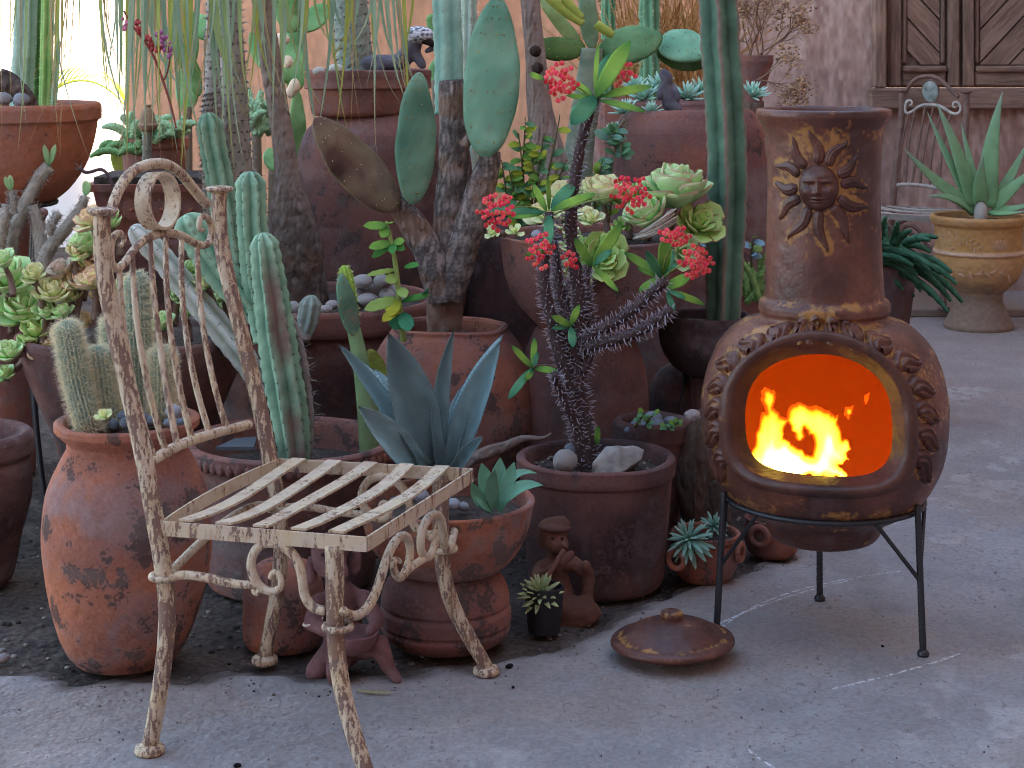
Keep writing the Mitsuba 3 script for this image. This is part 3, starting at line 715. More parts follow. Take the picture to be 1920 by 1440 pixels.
def chair(ch, label, mat, medallion=None, scale=1.0):
    k = thing('garden_chair', label, 'chair')
    P = lambda L: np.array([ch.p(*q) for q in L])
    uvm = (0.0, 0)
    def part(n, vf, sm=True, par=None, uv=uvm):
        if mat != 'old_metal': return put(par or k, n, vf, mat, sm, uv=uv)
        return put(par or k, n, vf, mat, sm, color=ramp(Lc('5a3c34'), Lc('8a6a5c') if n not in ('scroll_bar', 'back_bar', 'seat_rail', 'slat') else Lc('c5b8aa'), vnoise(vf[0], 40) * 1.3 - .1 + .25 * (n in ('scroll_bar', 'back_bar', 'slat'))))
    # rear posts (and rear legs), front legs
    for w in (0, 1):
        L = [(u, w, h) for u, _, h in POST]
        po = part('post', tube(P(L), [0.0150, 0.0152, 0.0150, 0.0150, 0.0152, 0.0155, 0.0150, 0.0145, 0.0140, 0.0135], 14, 60), uv=(0.42, 0))
        c = ch.p(*L[0]); b = ch.p(*L[-1])
        part('cap', lathe(smooth_prof([(0.0, 0), (0.013, 0), (0.022, 0.003), (0.0262, 0.007), (0.0262, 0.010), (0.022, 0.0125), (0.0, 0.014)], 24), c[:2], 24, 26) if False else (lambda vf: (vf[0] + [0, 0, c[2] - 0.002], vf[1]))(lathe(smooth_prof([(0.0, 0), (0.013, 0), (0.022, 0.003), (0.0262, 0.007), (0.0262, 0.010), (0.022, 0.0125), (0.0, 0.014)], 24), c[:2], 24, 26)), par=po, uv=(0.5, 0))
        part('foot', lathe(smooth_prof([(0.0, 0.0), (0.020, 0.0), (0.0255, 0.005), (0.0245, 0.011), (0.017, 0.016), (0.0, 0.02)], 20), b[:2], 20, 20, z0=ch.z), par=po, uv=(0.4, 0))
    u0 = 0.86
    legs = []
    for w, sp in ((0, -0.05), (1, 0.05)):
        L = [(0.84, w, 0.372), (0.845, w, 0.27), (0.875, w + sp * .2, 0.16), (0.98, w + sp, 0.06), (1.04, w + sp * 1.4, 0.014)]
        lg = part('leg', tube(P(L), [0.0155, 0.0150, 0.0145, 0.0140, 0.0130], 14, 40), uv=(0.44, 0)); legs.append(lg)
        b = ch.p(*L[-1])
        part('foot', lathe(smooth_prof([(0.0, 0.0), (0.020, 0.0), (0.0255, 0.005), (0.0245, 0.011), (0.017, 0.016), (0.0, 0.02)], 20), b[:2], 20, 20, z0=ch.z), par=lg, uv=(0.4, 0))
    # seat frame: four upright strips and five slats
    hs = 0.39
    def strip(a, b, name, h0=hs - 0.024, h1=hs, th=0.0035, bow=0.0):
        m = 14
        t = np.linspace(0, 1, m)
        G = np.array([ch.g(a[0] + (b[0] - a[0]) * s - bow * 4 * s * (1 - s) * (abs(b[1] - a[1]) > .5), a[1] + (b[1] - a[1]) * s) for s in t])
        tg = np.gradient(G, axis=0); tg /= np.linalg.norm(tg, axis=1, keepdims=True); nn = np.stack([-tg[:, 1], tg[:, 0]], 1)
        R = np.stack([np.c_[G - nn * th / 2, np.full(m, h0 + ch.z)], np.c_[G + nn * th / 2, np.full(m, h0 + ch.z)], np.c_[G + nn * th / 2, np.full(m, h1 + ch.z)], np.c_[G - nn * th / 2, np.full(m, h1 + ch.z)]], 1)
        return part(name, rings(R), 30, uv=(-0.22, 0))
    strip((0, -.012), (1, -.012), 'seat_rail'); strip((0, 1.012), (1, 1.012), 'seat_rail')
    strip((0.015, -.004), (0.015, 1.004), 'seat_rail', bow=0.04); strip((1.0, -.004), (1.0, 1.004), 'seat_rail')
    for i, u in enumerate((0.13, 0.30, 0.48, 0.67, 0.86)):
        m = 18; t = np.linspace(0, 1, m); hw = 0.0135
        sag = -0.016 * 4 * t * (1 - t) * (0.6 + 0.4 * (i % 2))
        cen = np.array([ch.p(u + 0.012 * math.sin(6 * s + i), s * 1.0, hs + 0.0005 + d) for s, d in zip(t, sag)])
        ax = unit(np.r_[ch.g(1, .5) - ch.g(0, .5), 0])
        R = np.stack([cen - ax * hw + [0, 0, .004], cen - ax * hw, cen + ax * hw, cen + ax * hw + [0, 0, .004]], 1)
        part('slat', rings(R), 30, uv=(-0.30, 0))
    # back: arch, oval ring, scrolled cross bar, bottom bar, spindles
    def B(px): return [on_back(x, y) for x, y in px]
    part('arch', tube(P(B([(207, 405), (216, 372), (240, 330), (270, 311), (300, 306), (330, 318), (358, 348), (388, 383)])), 0.0095, 12, 48))
    ov = B([(296 + 30 * math.sin(a), 377 - 55 * math.cos(a)) for a in np.linspace(0, 2 * np.pi, 25)])
    pts = P(ov)
    if medallion is None:
        n0 = unit(np.cross(pts[6] - pts[18], pts[0] - pts[12]))
        m = len(pts) - 1
        dp = 0.015
        cen = pts[:-1].mean(0)
        out = pts[:-1] - cen
        Rr = []
        for sc, o in ((1, -dp), (1, dp), (0.90, dp), (0.90, -dp)):
            Rr.append(cen + out * sc + n0 * o)
        Rr = np.array(Rr + [Rr[0]])
        part('oval_ring', rings(Rr, True, False, False), 35, uv=(-0.25, 0))
    else:
        part('oval_ring', loop_tube(pts, 0.006))
        cen = pts[:-1].mean(0); n0 = unit(np.cross(pts[6] - pts[18], pts[0] - pts[12]))
        Rr = np.array([cen + (pts[:-1] - cen) * s + n0 * o for s, o in ((.1, .006), (.5, .008), (.85, .006), (.95, .002), (.95, -.002), (.85, -.006), (.5, -.008), (.1, -.006))])
        vm, fm_ = rings(Rr, True, True, True)
        put(k, 'medallion', (vm, fm_), 'stone', True, color=ramp(Lc('5f665e'), Lc('a9ada0'), vnoise(vm, 90, 2, 2) * 1.6 - .3), label='round pale glass medallion')
    part('scroll_bar', tube(P(B([(224, 462), (232, 447), (224, 437), (212, 446), (207, 470), (208, 492), (217, 503), (232, 494), (255, 464), (284, 443), (320, 437), (352, 448), (380, 460), (395, 447), (396, 423), (386, 407), (375, 411), (373, 425), (381, 431)])), [0.004, 0.006, 0.0075, 0.0075, 0.0075, 0.008, 0.008, 0.0075, 0.007, 0.006, 0.004], 10, 110), uv=(0.12, 0))
    part('back_bar', tube(P(B([(277, 872), (330, 838), (400, 813), (466, 796)])), 0.009, 12, 24))
    for (x0, y0), (x1, y1), (xm, ym) in (((224, 497), (290, 862), (243, 680)), ((248, 470), (312, 850), (266, 660)), ((281, 446), (333, 838), (300, 640)), ((311, 440), (361, 826), (323, 640)), ((341, 446), (394, 815), (352, 640)), ((370, 458), (426, 806), (386, 640))):
        part('spindle', tube(P(B([(x0, y0), (xm - 1, ym), (x1, y1)])), [0.0050, 0.0056, 0.0060], 9, 20), uv=(0.30, 0))
    # stretchers with scrolls: near side, front, far side, back
    def S(px, w): return P([on_side(x, y, w) for x, y in px])
    def E_(px, u): return P([on_end(x, y, u) for x, y in px])
    def collar(u, w, h, r=0.021):
        c = ch.p(u, w, h); a = np.linspace(0, 2 * np.pi, 21)
        part('collar', loop_tube(np.stack([c[0] + r * np.cos(a), c[1] + r * np.sin(a), 0 * a + c[2]], 1), 0.006), uv=(-.1, 0))
    near = [(318, 1082), (400, 1086), (468, 1096), (487, 1098), (483, 1112), (474, 1104)]
    sc1 = [(466, 1094), (490, 1108), (520, 1106), (527, 1088), (517, 1073), (507, 1085)]
    loop1 = [(514, 1094), (496, 1105), (476, 1082), (471, 1055), (484, 1026), (510, 1018), (545, 1035), (565, 1075), (573, 1120), (590, 1140), (612, 1144)]
    front = [(655, 1146), (685, 1146), (700, 1110), (716, 1040), (738, 1006), (754, 1012), (757, 1040), (744, 1078), (730, 1076), (726, 1056), (738, 1052)]
    for w in (0, 1):
        f = (lambda px, w=w: P([(u, w, h) for u, _, h in [on_side(x, y, 0) for x, y in px]]))
        part('stretcher', tube(f(near), [0.0075, 0.0075, 0.0072, 0.006, 0.004], 10, 40), uv=(-.1, 0))
        part('scroll', tube(f([(507, 1085), (517, 1073), (527, 1088), (520, 1106)] + [(498, 1106)] + loop1[2:]), [0.0045, 0.006, 0.0078, 0.008, 0.008, 0.008, 0.008], 10, 70), uv=(-.1, 0))
        collar(POST[6][0], w, POST[6][2]); collar(0.86, w, 0.24)
    fr = [on_end(x, y, 0.93) for x, y in front]
    wc = 0.0
    for mir in (False, True):
        L = [(0.90 + 0.06 * min(1, max(0, w_ * 4)), (1 - w_) if mir else w_, h) for _, w_, h in fr]
        part('front_scroll', tube(P(L), [0.0075, 0.008, 0.008, 0.008, 0.0075, 0.007, 0.0045], 10, 70), uv=(-.1, 0))
    part('front_stretcher', tube(P([(0.96, fr[7][1] - .02, fr[7][2]), (0.96, .5, fr[7][2] + .004), (0.96, 1 - fr[7][1] + .02, fr[7][2])]), 0.0068, 10, 20), uv=(-.1, 0))
    part('back_stretcher', tube(P([(POST[6][0], 0.05, POST[6][2]), (POST[6][0] + .07, .5, POST[6][2] + .05), (POST[6][0], .95, POST[6][2])]), 0.0075, 10, 24), uv=(-.1, 0))
    return k
chair(CH, 'cream iron garden chair with peeling paint and a slatted seat', 'chipped_paint')
fd = np.array([-math.sin(math.radians(33)), -math.cos(math.radians(33))])
bd = np.array([-fd[1], fd[0]])
A2 = np.array([(1672 - 960) * 8.10 / F, 8.10]); D2 = A2 + bd * 0.315
CH2 = Chair(A2, A2 + fd * .36 - bd * .03, D2 + fd * .36 + bd * .03, D2)
CH2.z = 0.035
chair(CH2, 'rusty brown iron garden chair with a glass medallion, by the pink wall', 'old_metal', medallion=True)
# a flat stone slab lifts it off the floor
k = thing('stone_slab', 'low stone slab under the rusty brown chair', 'slab')
put_top(k, cbox([A2[0] + .1, 8.0, 0.017], [0.75, 0.75, 0.036], 0.006), 'stone', 30, color=Lc('8a7468'))

# ---------------------------------------------------------------- plant builders
def place(v, o, d, u):
    X = unit(d); Z = np.asarray(u, float) - X * (np.asarray(u, float) @ X)
    if np.linalg.norm(Z) < 1e-6: Z = np.array([X[1], -X[0], 0.3])
    Z = unit(Z); Y = np.cross(Z, X)
    return np.asarray(v) @ np.array([X, Y, Z]) + np.asarray(o, float)
SHAPES = {'spat': ([0, .25, .55, .78, .92, 1], [.32, .5, .85, 1, .72, .06]), 'lance': ([0, .2, .5, .8, 1], [.35, .75, 1, .6, .03]),
          'agave': ([0, .15, .4, .7, .9, 1], [.75, .7, 1, .78, .34, .02]), 'aloe': ([0, .1, .3, .65, 1], [.9, 1, .92, .55, .03]),
          'oval': ([0, .12, .35, .65, .88, 1], [.12, .55, .95, 1, .62, .08]), 'needle': ([0, .2, .6, .9, 1], [.6, .9, 1, .6, .1])}
def leaf_shape(L, W, T, shape='spat', bend=0.0, cup=0.25, m=8, n=8, scallop=0):
    """x along the leaf, y across, z up; bend in radians over the length. Returns v, f, t (0 base .. 1 tip), e (0 middle .. 1 edge)"""
    t = np.linspace(0, 1, m) ** 0.9
    w = W * PchipInterpolator(*SHAPES[shape])(t)
    if scallop: w = w * (1 + 0.08 * np.sin(t * scallop * 2 * np.pi))
    a = bend * t
    dx = np.r_[0, np.diff(t)] * L
    cx, czz = np.cumsum(dx * np.cos(a)), np.cumsum(dx * np.sin(a))
    th = np.arange(n) / n * 2 * np.pi
    y = w[:, None] * np.cos(th)
    zz = (T * (1 - 0.75 * t) * np.minimum(1, w / (W * 0.25)))[:, None] * np.sin(th) + cup * w[:, None] * np.cos(th) ** 2
    R = np.stack([cx[:, None] - np.sin(a)[:, None] * zz, y, czz[:, None] + np.cos(a)[:, None] * zz], -1)
    v, f = rings(R)
    tt = np.r_[np.repeat(t, n), 0, 1]; e = np.r_[np.tile(np.abs(np.cos(th)), m), 0, 0.9]
    return v, f, tt, e
def leaf_col(v, t, e, base, mid, tip, seed=0, edge=None, s=60, var=0.35):
    c = np.where(t[:, None] < 0.5, ramp(base, mid, t * 2), ramp(mid, tip, np.clip(t * 2 - 1, 0, 1) ** 2))
    if edge is not None: c = ramp(c, edge, np.clip((e - 0.75) / 0.25, 0, 1) * np.clip((t - 0.35) / 0.5, 0, 1) * 0.75) if np.ndim(edge) == 1 else c
    return c * (1 - var / 2 + var * vnoise(v, s, seed, 2))[:, None]
def rosette(name, label, cat, o, axis, R, n, W, shape='spat', cols=None, edge=None, lo=0.12, hi=1.35, T=0.12, bend=0.45, cup=0.25, merge=False, group=None, stem=None, seed=0, m=8, nn=8, inner=0.4):
    """leaves in a golden-angle whorl; W: half width relative to length"""
    r = np.random.default_rng(seed + 100)
    k = thing(name, label, cat, group)
    ax = unit(axis)
    a = unit(np.cross(ax, [0.3, 1, 0.1])); b = np.cross(ax, a)
    base, mid, tip = cols
    mb = MB()
    for i in range(n):
        q = (i + 0.3) / n
        az = i * 2.39996 + r.uniform(-.15, .15) + seed
        el = hi + (lo - hi) * q ** 0.8 + r.uniform(-.08, .08)
        h = math.cos(az) * a + math.sin(az) * b
        d = h * math.cos(el) + ax * math.sin(el)
        up = -h * math.sin(el) + ax * math.cos(el)
        L = R * (inner + (1 - inner) * q ** 0.6) * r.uniform(.92, 1.06)
        v, f, t, e = leaf_shape(L, L * W * (0.75 + 0.25 * q), L * W * T * 2.2, shape, bend * r.uniform(.7, 1.2), cup, m, nn)
        p = place(v, np.asarray(o) + h * R * 0.05 * q - ax * R * 0.12 * q, d, up)
        j = r.uniform(.86, 1.14)
        c = leaf_col(p, t, e, base * j, mid * j * (1 + 0.25 * (1 - q)), tip, i, edge)
        if merge: mb.add((p, f), c)
        else: put(k, 'leaf', (p, f), 'plant', True, color=c)
    if merge: put(k, 'leaves', mb, 'plant', True)
    if stem is not None:
        P, rs = stem
        v, f = tube(P, rs, 8, 14)
        put(k, 'stem', (v, f), 'plant', True, color=ramp(Lc('5b463d'), Lc('8a7568'), vnoise(v, 90)))
    return k
def ribbed(P, r, ribs=6, depth=0.28, m=64, per=8, seed=0, k=0.12, wave=0.04, nw=14, start=0.0, twist=0.0, pw=0.85):
    """ribbed column with a domed top. Returns v, f, t, crest (1 on the rib edge), and (points, normals) along the crests"""
    n = ribs * per
    s = 1 - (1 - np.linspace(0, 1, m)) ** 1.35
    C = CubicSpline(np.linspace(0, 1, 200), spline(P, 200))(s)
    t, N, B = frames(C)
    rr = PchipInterpolator(np.linspace(0, 1, 50), prof(r, 50))(s) * np.where(s > 1 - k, np.sqrt(np.clip(1 - ((s - 1 + k) / k) ** 2, 0.0004, 1)), 1)
    th = np.arange(n) / n * 2 * np.pi
    a = np.abs(((th * ribs / (2 * np.pi)) % 1) - 0.5) * 2
    sc = 1 - depth * (1 - a) ** pw
    L = s * nw * 2 * np.pi
    R = C[:, None] + (rr[:, None] * (sc[None] + wave * np.cos(L)[:, None] * a[None] ** 2))[..., None] * (np.cos(th + start)[:, None] * N[:, None] + np.sin(th + start)[:, None] * B[:, None])
    R += ((meshkit.fbm(R * 18 + seed * 5.1, 2, seed) - 0.5) * rr.max() * 0.18)[..., None] * unit([1, -1, 0.1])
    v, f = rings(R)
    tt, cc = np.r_[np.repeat(s, n), 0, 1], np.r_[np.tile(a, m), 0, 0.6]
    ks = np.arange(0, n, per)
    js = np.unique(np.searchsorted(s, (np.arange(nw) + 0.5) / nw).clip(0, m - 1))
    Q = R[js][:, ks]; out = Q - C[js][:, None]
    out /= np.linalg.norm(out, axis=2, keepdims=True)
    return v, f, tt, cc, Q.reshape(-1, 3), out.reshape(-1, 3)
def spine_set(Q, out, L, r, k=3, seed=0, cb='4a3a33', ct='2a211e', spread=0.7, down=0.0):
    rg = np.random.default_rng(seed)
    Q, out = np.repeat(Q, k, 0), np.repeat(out, k, 0)
    d = out + rg.normal(0, spread, out.shape) * 0.6 + [0, 0, -down]
    d /= np.linalg.norm(d, axis=1, keepdims=True)
    return cones(Q - out * r, Q + d * L * rg.uniform(.5, 1.2, (len(Q), 1)), r, 3, Lc(cb), Lc(ct))
def cactus(parent, name, P, r, ribs, cols, depth=0.28, spine=(0.012, 0.0007, 2), scar=None, label=None, m=60, nw=14, seed=0, k=0.12, start=0.0, per=8, crest=None, wave=0.04, sp_cols=('3a2e2a', '1e1817'), pw=0.85, cork=0.25):
    v, f, t, a, Q, out = ribbed(P, r, ribs, depth, m, per, seed, k, wave, nw, start, 0, pw)
    lo, hi, bark = (Lc(c) if isinstance(c, str) else c for c in cols)
    nz = vnoise(v, 22, seed)
    c = ramp(lo, hi, np.clip(a * 0.75 + (nz - 0.5) * 0.9 + 0.15, 0, 1))
    c = ramp(c, bark, np.clip((vnoise(v, 9, seed + 3) * 0.8 + (cork - t) * 1.6) * 1.6 - 0.9, 0, 1))
    if crest is not None: c = ramp(c, crest, np.clip((a - 0.80) / 0.12, 0, 1) * np.clip(0.65 + 1.0 * vnoise(v, 14, 5), 0, 1))
    if scar is not None:
        n_ = ribs * per; rw = v[:-2].reshape(-1, n_, 3); o_ = rw - rw.mean(1, keepdims=True); o_ /= np.linalg.norm(o_, axis=2, keepdims=True) + 1e-9
        fc = np.r_[(o_ @ unit(scar[0])).ravel(), 0, 0]
        c = ramp(c, scar[1], np.clip((fc - .80) * 9, 0, 1) * np.clip(vnoise(v * [1, 1, .4], 24, 9) * 2.6 - .6, 0, 1) * np.clip((.92 - t) * 5, 0, 1) * 0.85)
    c = c * (0.82 + 0.36 * vnoise(v, 120, seed + 1, 2))[:, None]
    kk = put(parent, name, (v, f), 'plant', True, color=c, label=label)
    if spine:
        vf, cc = spine_set(Q, out, spine[0], spine[1], spine[2], seed, *sp_cols)
        kp = put(kk if parent.count('__') == 0 else parent, 'spines', vf, 'plain', False, color=cc)
        labels[kp] = {'kind': 'stuff', 'label': 'spines along the ribs'}
    return kk
def pad_shape(L, W, T, m=26, n=30, seed=0, base=0.22):
    t = (1 - np.cos(np.linspace(0, np.pi, m))) / 2
    w = W * 1.04 * np.maximum(np.sin(np.pi * t ** 0.86).clip(0) ** 0.52, base * (1 - t) ** 3)
    w[-1] = W * 0.03
    th = np.arange(n) / n * 2 * np.pi
    c, s = np.cos(th), np.sin(th)
    y = w[:, None] * np.sign(c) * np.abs(c) ** 0.9
    z = (T * np.clip(w / W, 0.15, 1) ** 0.5 * np.minimum(1, w / W * 3))[:, None] * np.sign(s) * np.abs(s) ** 0.75
    R = np.stack([np.broadcast_to((t * L)[:, None], y.shape), y, z], -1)
    R[..., 2] += (meshkit.fbm(R * 14 + seed * 3.3, 2, seed) - 0.5) * T * 0.9 + 0.06 * L * np.sin(t * 2.2 + seed)[:, None]
    R[..., 1] += (meshkit.fbm(np.stack([t * 5 + seed, t * 0, t * 0], -1), 2, seed)[:, None] - 0.5) * W * 0.12
    return R
def pad(parent, name, base, tip, W, T, nrm=(0.1, -1, 0.15), cols=('5d7f6b', '86a58c'), seed=0, dot=('6a5a3a', 'b49a5c'), label=None, brown=None, rim=None, dots=True):
    base, tip = np.asarray(base, float), np.asarray(tip, float)
    L = np.linalg.norm(tip - base)
    R = pad_shape(L, W, T, seed=seed)
    v, f = rings(R)
    e = np.r_[np.tile(np.abs(np.cos(np.arange(R.shape[1]) / R.shape[1] * 2 * np.pi)), R.shape[0]), 0, 0]
    p = place(v, base, tip - base, nrm)
    lo, hi = Lc(cols[0]), Lc(cols[1])
    c = ramp(lo, hi, vnoise(p, 14, seed) * 2.0 - 0.5)
    c = ramp(c, Lc('8a7a58'), np.clip(vnoise(p, 30, seed + 11) * 4 - 2.55, 0, 1) * .7)
    if brown is not None:
        c = ramp(c, Lc(brown), np.clip(vnoise(p, 16, seed + 4) * 3 - 0.9, 0, 1))
        c = ramp(c, Lc('3c2a24'), np.clip(vnoise(p, 21, seed + 8) * 5 - 2.9, 0, 1))
    if rim is not None: c = ramp(c, Lc(rim), np.clip((e - 0.93) / 0.07, 0, 1) * 0.6)
    c = c * (0.85 + 0.3 * vnoise(p, 110, seed + 1, 2))[:, None]
    k = put(parent, name, (p, f), 'plant', True, color=c, label=label)
    if dots:
        m, n = R.shape[:2]
        mb = MB()
        iso = trimesh.creation.icosphere(subdivisions=0)
        Rp = place(R.reshape(-1, 3), base, tip - base, nrm).reshape(R.shape)
        nz = unit(np.asarray(nrm, float))
        rg = np.random.default_rng(seed)
        for i in range(3, m - 2, 2 if brown is None else 3):
            row = Rp[i]
            for q in np.linspace(0.08, 0.92, max(3, int(W * 2 / 0.017))) + (0.05 if (i // 2) % 2 else 0):
                y = row[0] * (1 - q) + row[n // 2] * q
                for sgn in ((1,) if True else ()):
                    face = row[: n // 2 + 1] if sgn > 0 else row[n // 2:]
                    j = int(np.argmin(np.linalg.norm(face - y - nz * T, axis=1)))
                    jj = int(np.argmin(np.abs((face - y) @ unit(row[0] - row[n // 2]))))
                    mb.add((iso.vertices * (0.0021 if brown is None else 0.0013) * rg.uniform(.6, 1.2) + face[jj] + rg.normal(0, .0015, 3), iso.faces), ramp(Lc(dot[0]), Lc(dot[1]), np.array([rg.random()]))[0])
        if mb.n:
            kp = put(k if parent.count('__') == 0 else parent, 'areoles', mb, 'plain', False)
            labels[kp] = {'kind': 'stuff', 'label': 'small areoles over the pad'}
    return k
def bark_tube(P, r, uvx=0.0, dark=None, rough=0.16, n=64, m=170, seed=0, rings_=0.0):
    C = spline(P, m); t, N, B = frames(C); rr = prof(r, m)
    th = np.arange(n) / n * 2 * np.pi
    R = C[:, None] + rr[:, None, None] * (np.cos(th)[:, None] * N[:, None] + np.sin(th)[:, None] * B[:, None])
    nzv = meshkit.fbm(R * [26, 26, 11] + seed * 4.4, 3, seed) - 0.5
    k = 1 + rough * 2 * nzv + rings_ * np.sin(np.linspace(0, 1, m) * m * 1.9)[:, None]
    R = C[:, None] + (R - C[:, None]) * k[..., None]
    v, f = rings(R)
    tt = np.r_[np.repeat(np.linspace(0, 1, m), n), 0, 1]
    pk = lambda a: np.full(len(tt), float(a)) if np.ndim(a) == 0 else prof(a, 50)[(tt * 49).astype(int)]
    ux, dk = pk(uvx), 0 * tt if dark is None else pk(dark)
    w = 1 - 1.5 * np.abs(vnoise(v * [1, 1, .26], 95, seed, 3) - .5) - .35 * np.abs(vnoise(v * [1, 1, .4], 40, seed + 2, 2) - .5) - .3 * vnoise(v, 200, seed + 5, 1); q = vnoise(v, 14, seed + 3)
    a = ramp(np.array([0.115, 0.090, 0.083]), np.array([0.36, 0.29, 0.265]), np.clip((.78 - w) / .34, 0, 1))
    a = ramp(a, np.array([0.27, 0.15, 0.095]), np.clip((q - .52) / .15, 0, 1) * .6)
    b = ramp(np.array([0.20, 0.145, 0.12]), np.array([0.40, 0.30, 0.25]), np.clip(w * 1.4 - .2 + .15 * np.sin(v[:, 2] * 420), 0, 1))
    return v, f, ramp(a, b, ux) * (1 - 0.62 * dk)[:, None]
def spiral_spines(P, r, n_per, turns, L, rs, seed=0, cb='8d857f', ct='c2bab0', k=1, up=0.0, spread=0.35, m=90):
    C = spline(P, m); t, N, B = frames(C); rr = prof(r, m)
    rg = np.random.default_rng(seed)
    n = int(n_per * turns)
    s = (np.arange(n) + rg.uniform(0, .4, n)) / n
    th = np.arange(n) * 2 * np.pi / n_per * 1.03 + rg.normal(0, .08, n)
    i = (s * (m - 1)).astype(int)
    out = np.cos(th)[:, None] * N[i] + np.sin(th)[:, None] * B[i]
    Q = C[i] + out * rr[i][:, None] * 0.97
    Q, out, tg = np.repeat(Q, k, 0), np.repeat(out, k, 0), np.repeat(t[i], k, 0)
    d = out + tg * up + rg.normal(0, spread, out.shape)
    d /= np.linalg.norm(d, axis=1, keepdims=True)
    return cones(Q, Q + d * L * rg.uniform(.6, 1.2, (len(Q), 1)), rs, 3, Lc(cb), Lc(ct))
def blade(P, w, fold=0.25, m=18, nrm=None):
    """thin ribbon leaf with a folded midrib: three vertices across"""
    C = spline(P, m)
    tg = np.gradient(C, axis=0); tg /= np.linalg.norm(tg, axis=1, keepdims=True) + 1e-12
    nn = np.asarray(nrm if nrm is not None else [U(-.8, .8), -1, U(-.2, .4)], float)
    sd = np.cross(tg, nn); sd /= np.linalg.norm(sd, axis=1, keepdims=True) + 1e-9
    up = np.cross(sd, tg)
    ww = prof(w, m)[:, None]
    R = np.stack([C - sd * ww + up * ww * fold, C, C + sd * ww + up * ww * fold], 1)
    v, f = rings(R, False, False, False)
    return v, f, np.repeat(np.linspace(0, 1, m), 3)
def bone_figure(bones, length=0.006, it=8):
    """one smooth body from tapered bones [(p, rp, q, rq)]"""
    ms = []
    for p, rp, q, rq in bones:
        a = manifold3d.Manifold.sphere(rp, 14).translate(list(map(float, p)))
        b = manifold3d.Manifold.sphere(rq, 14).translate(list(map(float, q)))
        ms.append(manifold3d.Manifold.batch_hull([a, b]))
    m = manifold3d.Manifold.batch_boolean(ms, manifold3d.OpType.Add).refine_to_length(length).to_mesh()
    t = trimesh.Trimesh(m.vert_properties[:, :3], m.tri_verts)
    t.merge_vertices()
    trimesh.smoothing.filter_taubin(t, 0.5, -0.53, it)
    return np.array(t.vertices), np.array(t.faces)

# ---------------------------------------------------------------- pots
POTS = {}
def pot(name, label, x, Y, pr, hue=0.3, stain=0.3, th=0.014, soil=None, cat='pot', rim=None, bsdf='clay', wob=0.004, n=72, seed=0, group=None, m=80, soil_r=None, soil_mat='soil', flat=1.0):
    """pr: (half width, row) in photo pixels at the pot's axis, bottom to top; soil: depth below the rim; rim: index where the rim part starts"""
    k = thing(name, label, cat, group)
    s = Y / F
    c = ((x - 960) * s, Y)
    O = np.array([(w * s, max(0.0, EYE - (y - HORIZON) * s)) for w, y in pr])
    top = O[-1]
    dep = soil if soil is not None else 0.08
    I = np.array([(top[0] - th * 0.35, top[1] + th * 0.22), (top[0] - th * 0.75, top[1] + th * 0.15), (top[0] - th, top[1] - th * 0.3), (max(top[0] - th * 1.15, .01), top[1] - dep - 0.03)])
    def lat(P, nm, sm=True):
        mm = smooth_prof(P, m) if len(P) > 3 else P
        v, f = lathe(mm, c, n, m, 0, seed, close=False)
        d = meshkit.fbm(v * 5 + seed * 3.1, 2, seed) - 0.5
        o = (v[:, :2] - c); o /= np.linalg.norm(o, axis=1, keepdims=True) + 1e-9
        v[:, :2] += o * (d * wob * 2)[:, None]
        v[:, 2] += (meshkit.fbm(np.c_[o * 1.2 + seed, 0 * d], 2, seed + 2) - 0.5) * wob * 1.6 * np.clip(v[:, 2] / max(top[1], .01), 0, 1) ** 3
        if flat != 1.0: v[:, 1] = c[1] + (v[:, 1] - c[1]) * flat
        h = hue if np.ndim(hue) == 0 else hue[0] + (hue[1] - hue[0]) * np.clip(v[:, 2] / top[1], 0, 1)
        sv = np.clip(stain * (0.55 + 0.9 * meshkit.fbm(v * 4 + seed, 2, seed + 5)) + 0.30 * np.exp(-v[:, 2] / 0.05), 0, 1)
        h = h + (meshkit.fbm(v * [3, 3, 7] + seed * 2, 2, seed + 6) - .5) * .3
        uv = np.c_[np.broadcast_to(h, (len(v),)), sv]
        return put(k, nm, (v, f), bsdf, sm, uv=uv)
    if rim is None:
        lat(np.vstack([O, I]) if True else O, 'body')
    else:
        lat(np.vstack([[[0, O[0][1]]], O[:rim + 1]]), 'body')
        P = np.vstack([O[rim:], I]); 
        lat(P, 'rim')
    zs = top[1] - dep
    rs = top[0] - th * 1.0
    q = np.linspace(0, 1, 9)
    thv = np.arange(40) / 40 * 2 * np.pi
    R = np.stack([c[0] + rs * q[:, None] * np.cos(thv), c[1] + rs * flat * q[:, None] * np.sin(thv), zs + 0 * (q[:, None] + thv)], -1)
    R[..., 2] += (meshkit.fbm(R * 30, 3, seed) - 0.5) * 0.02 + 0.012 * (1 - q[:, None] ** 2)
    v, f = rings(R, True, False, False)
    put(k, 'soil', (v, f), soil_mat, True)
    POTS[k] = (c, zs, rs, top[1])
    return k
gy = lambda Y: HORIZON + F * EYE / Y          # row where the ground lies at depth Y

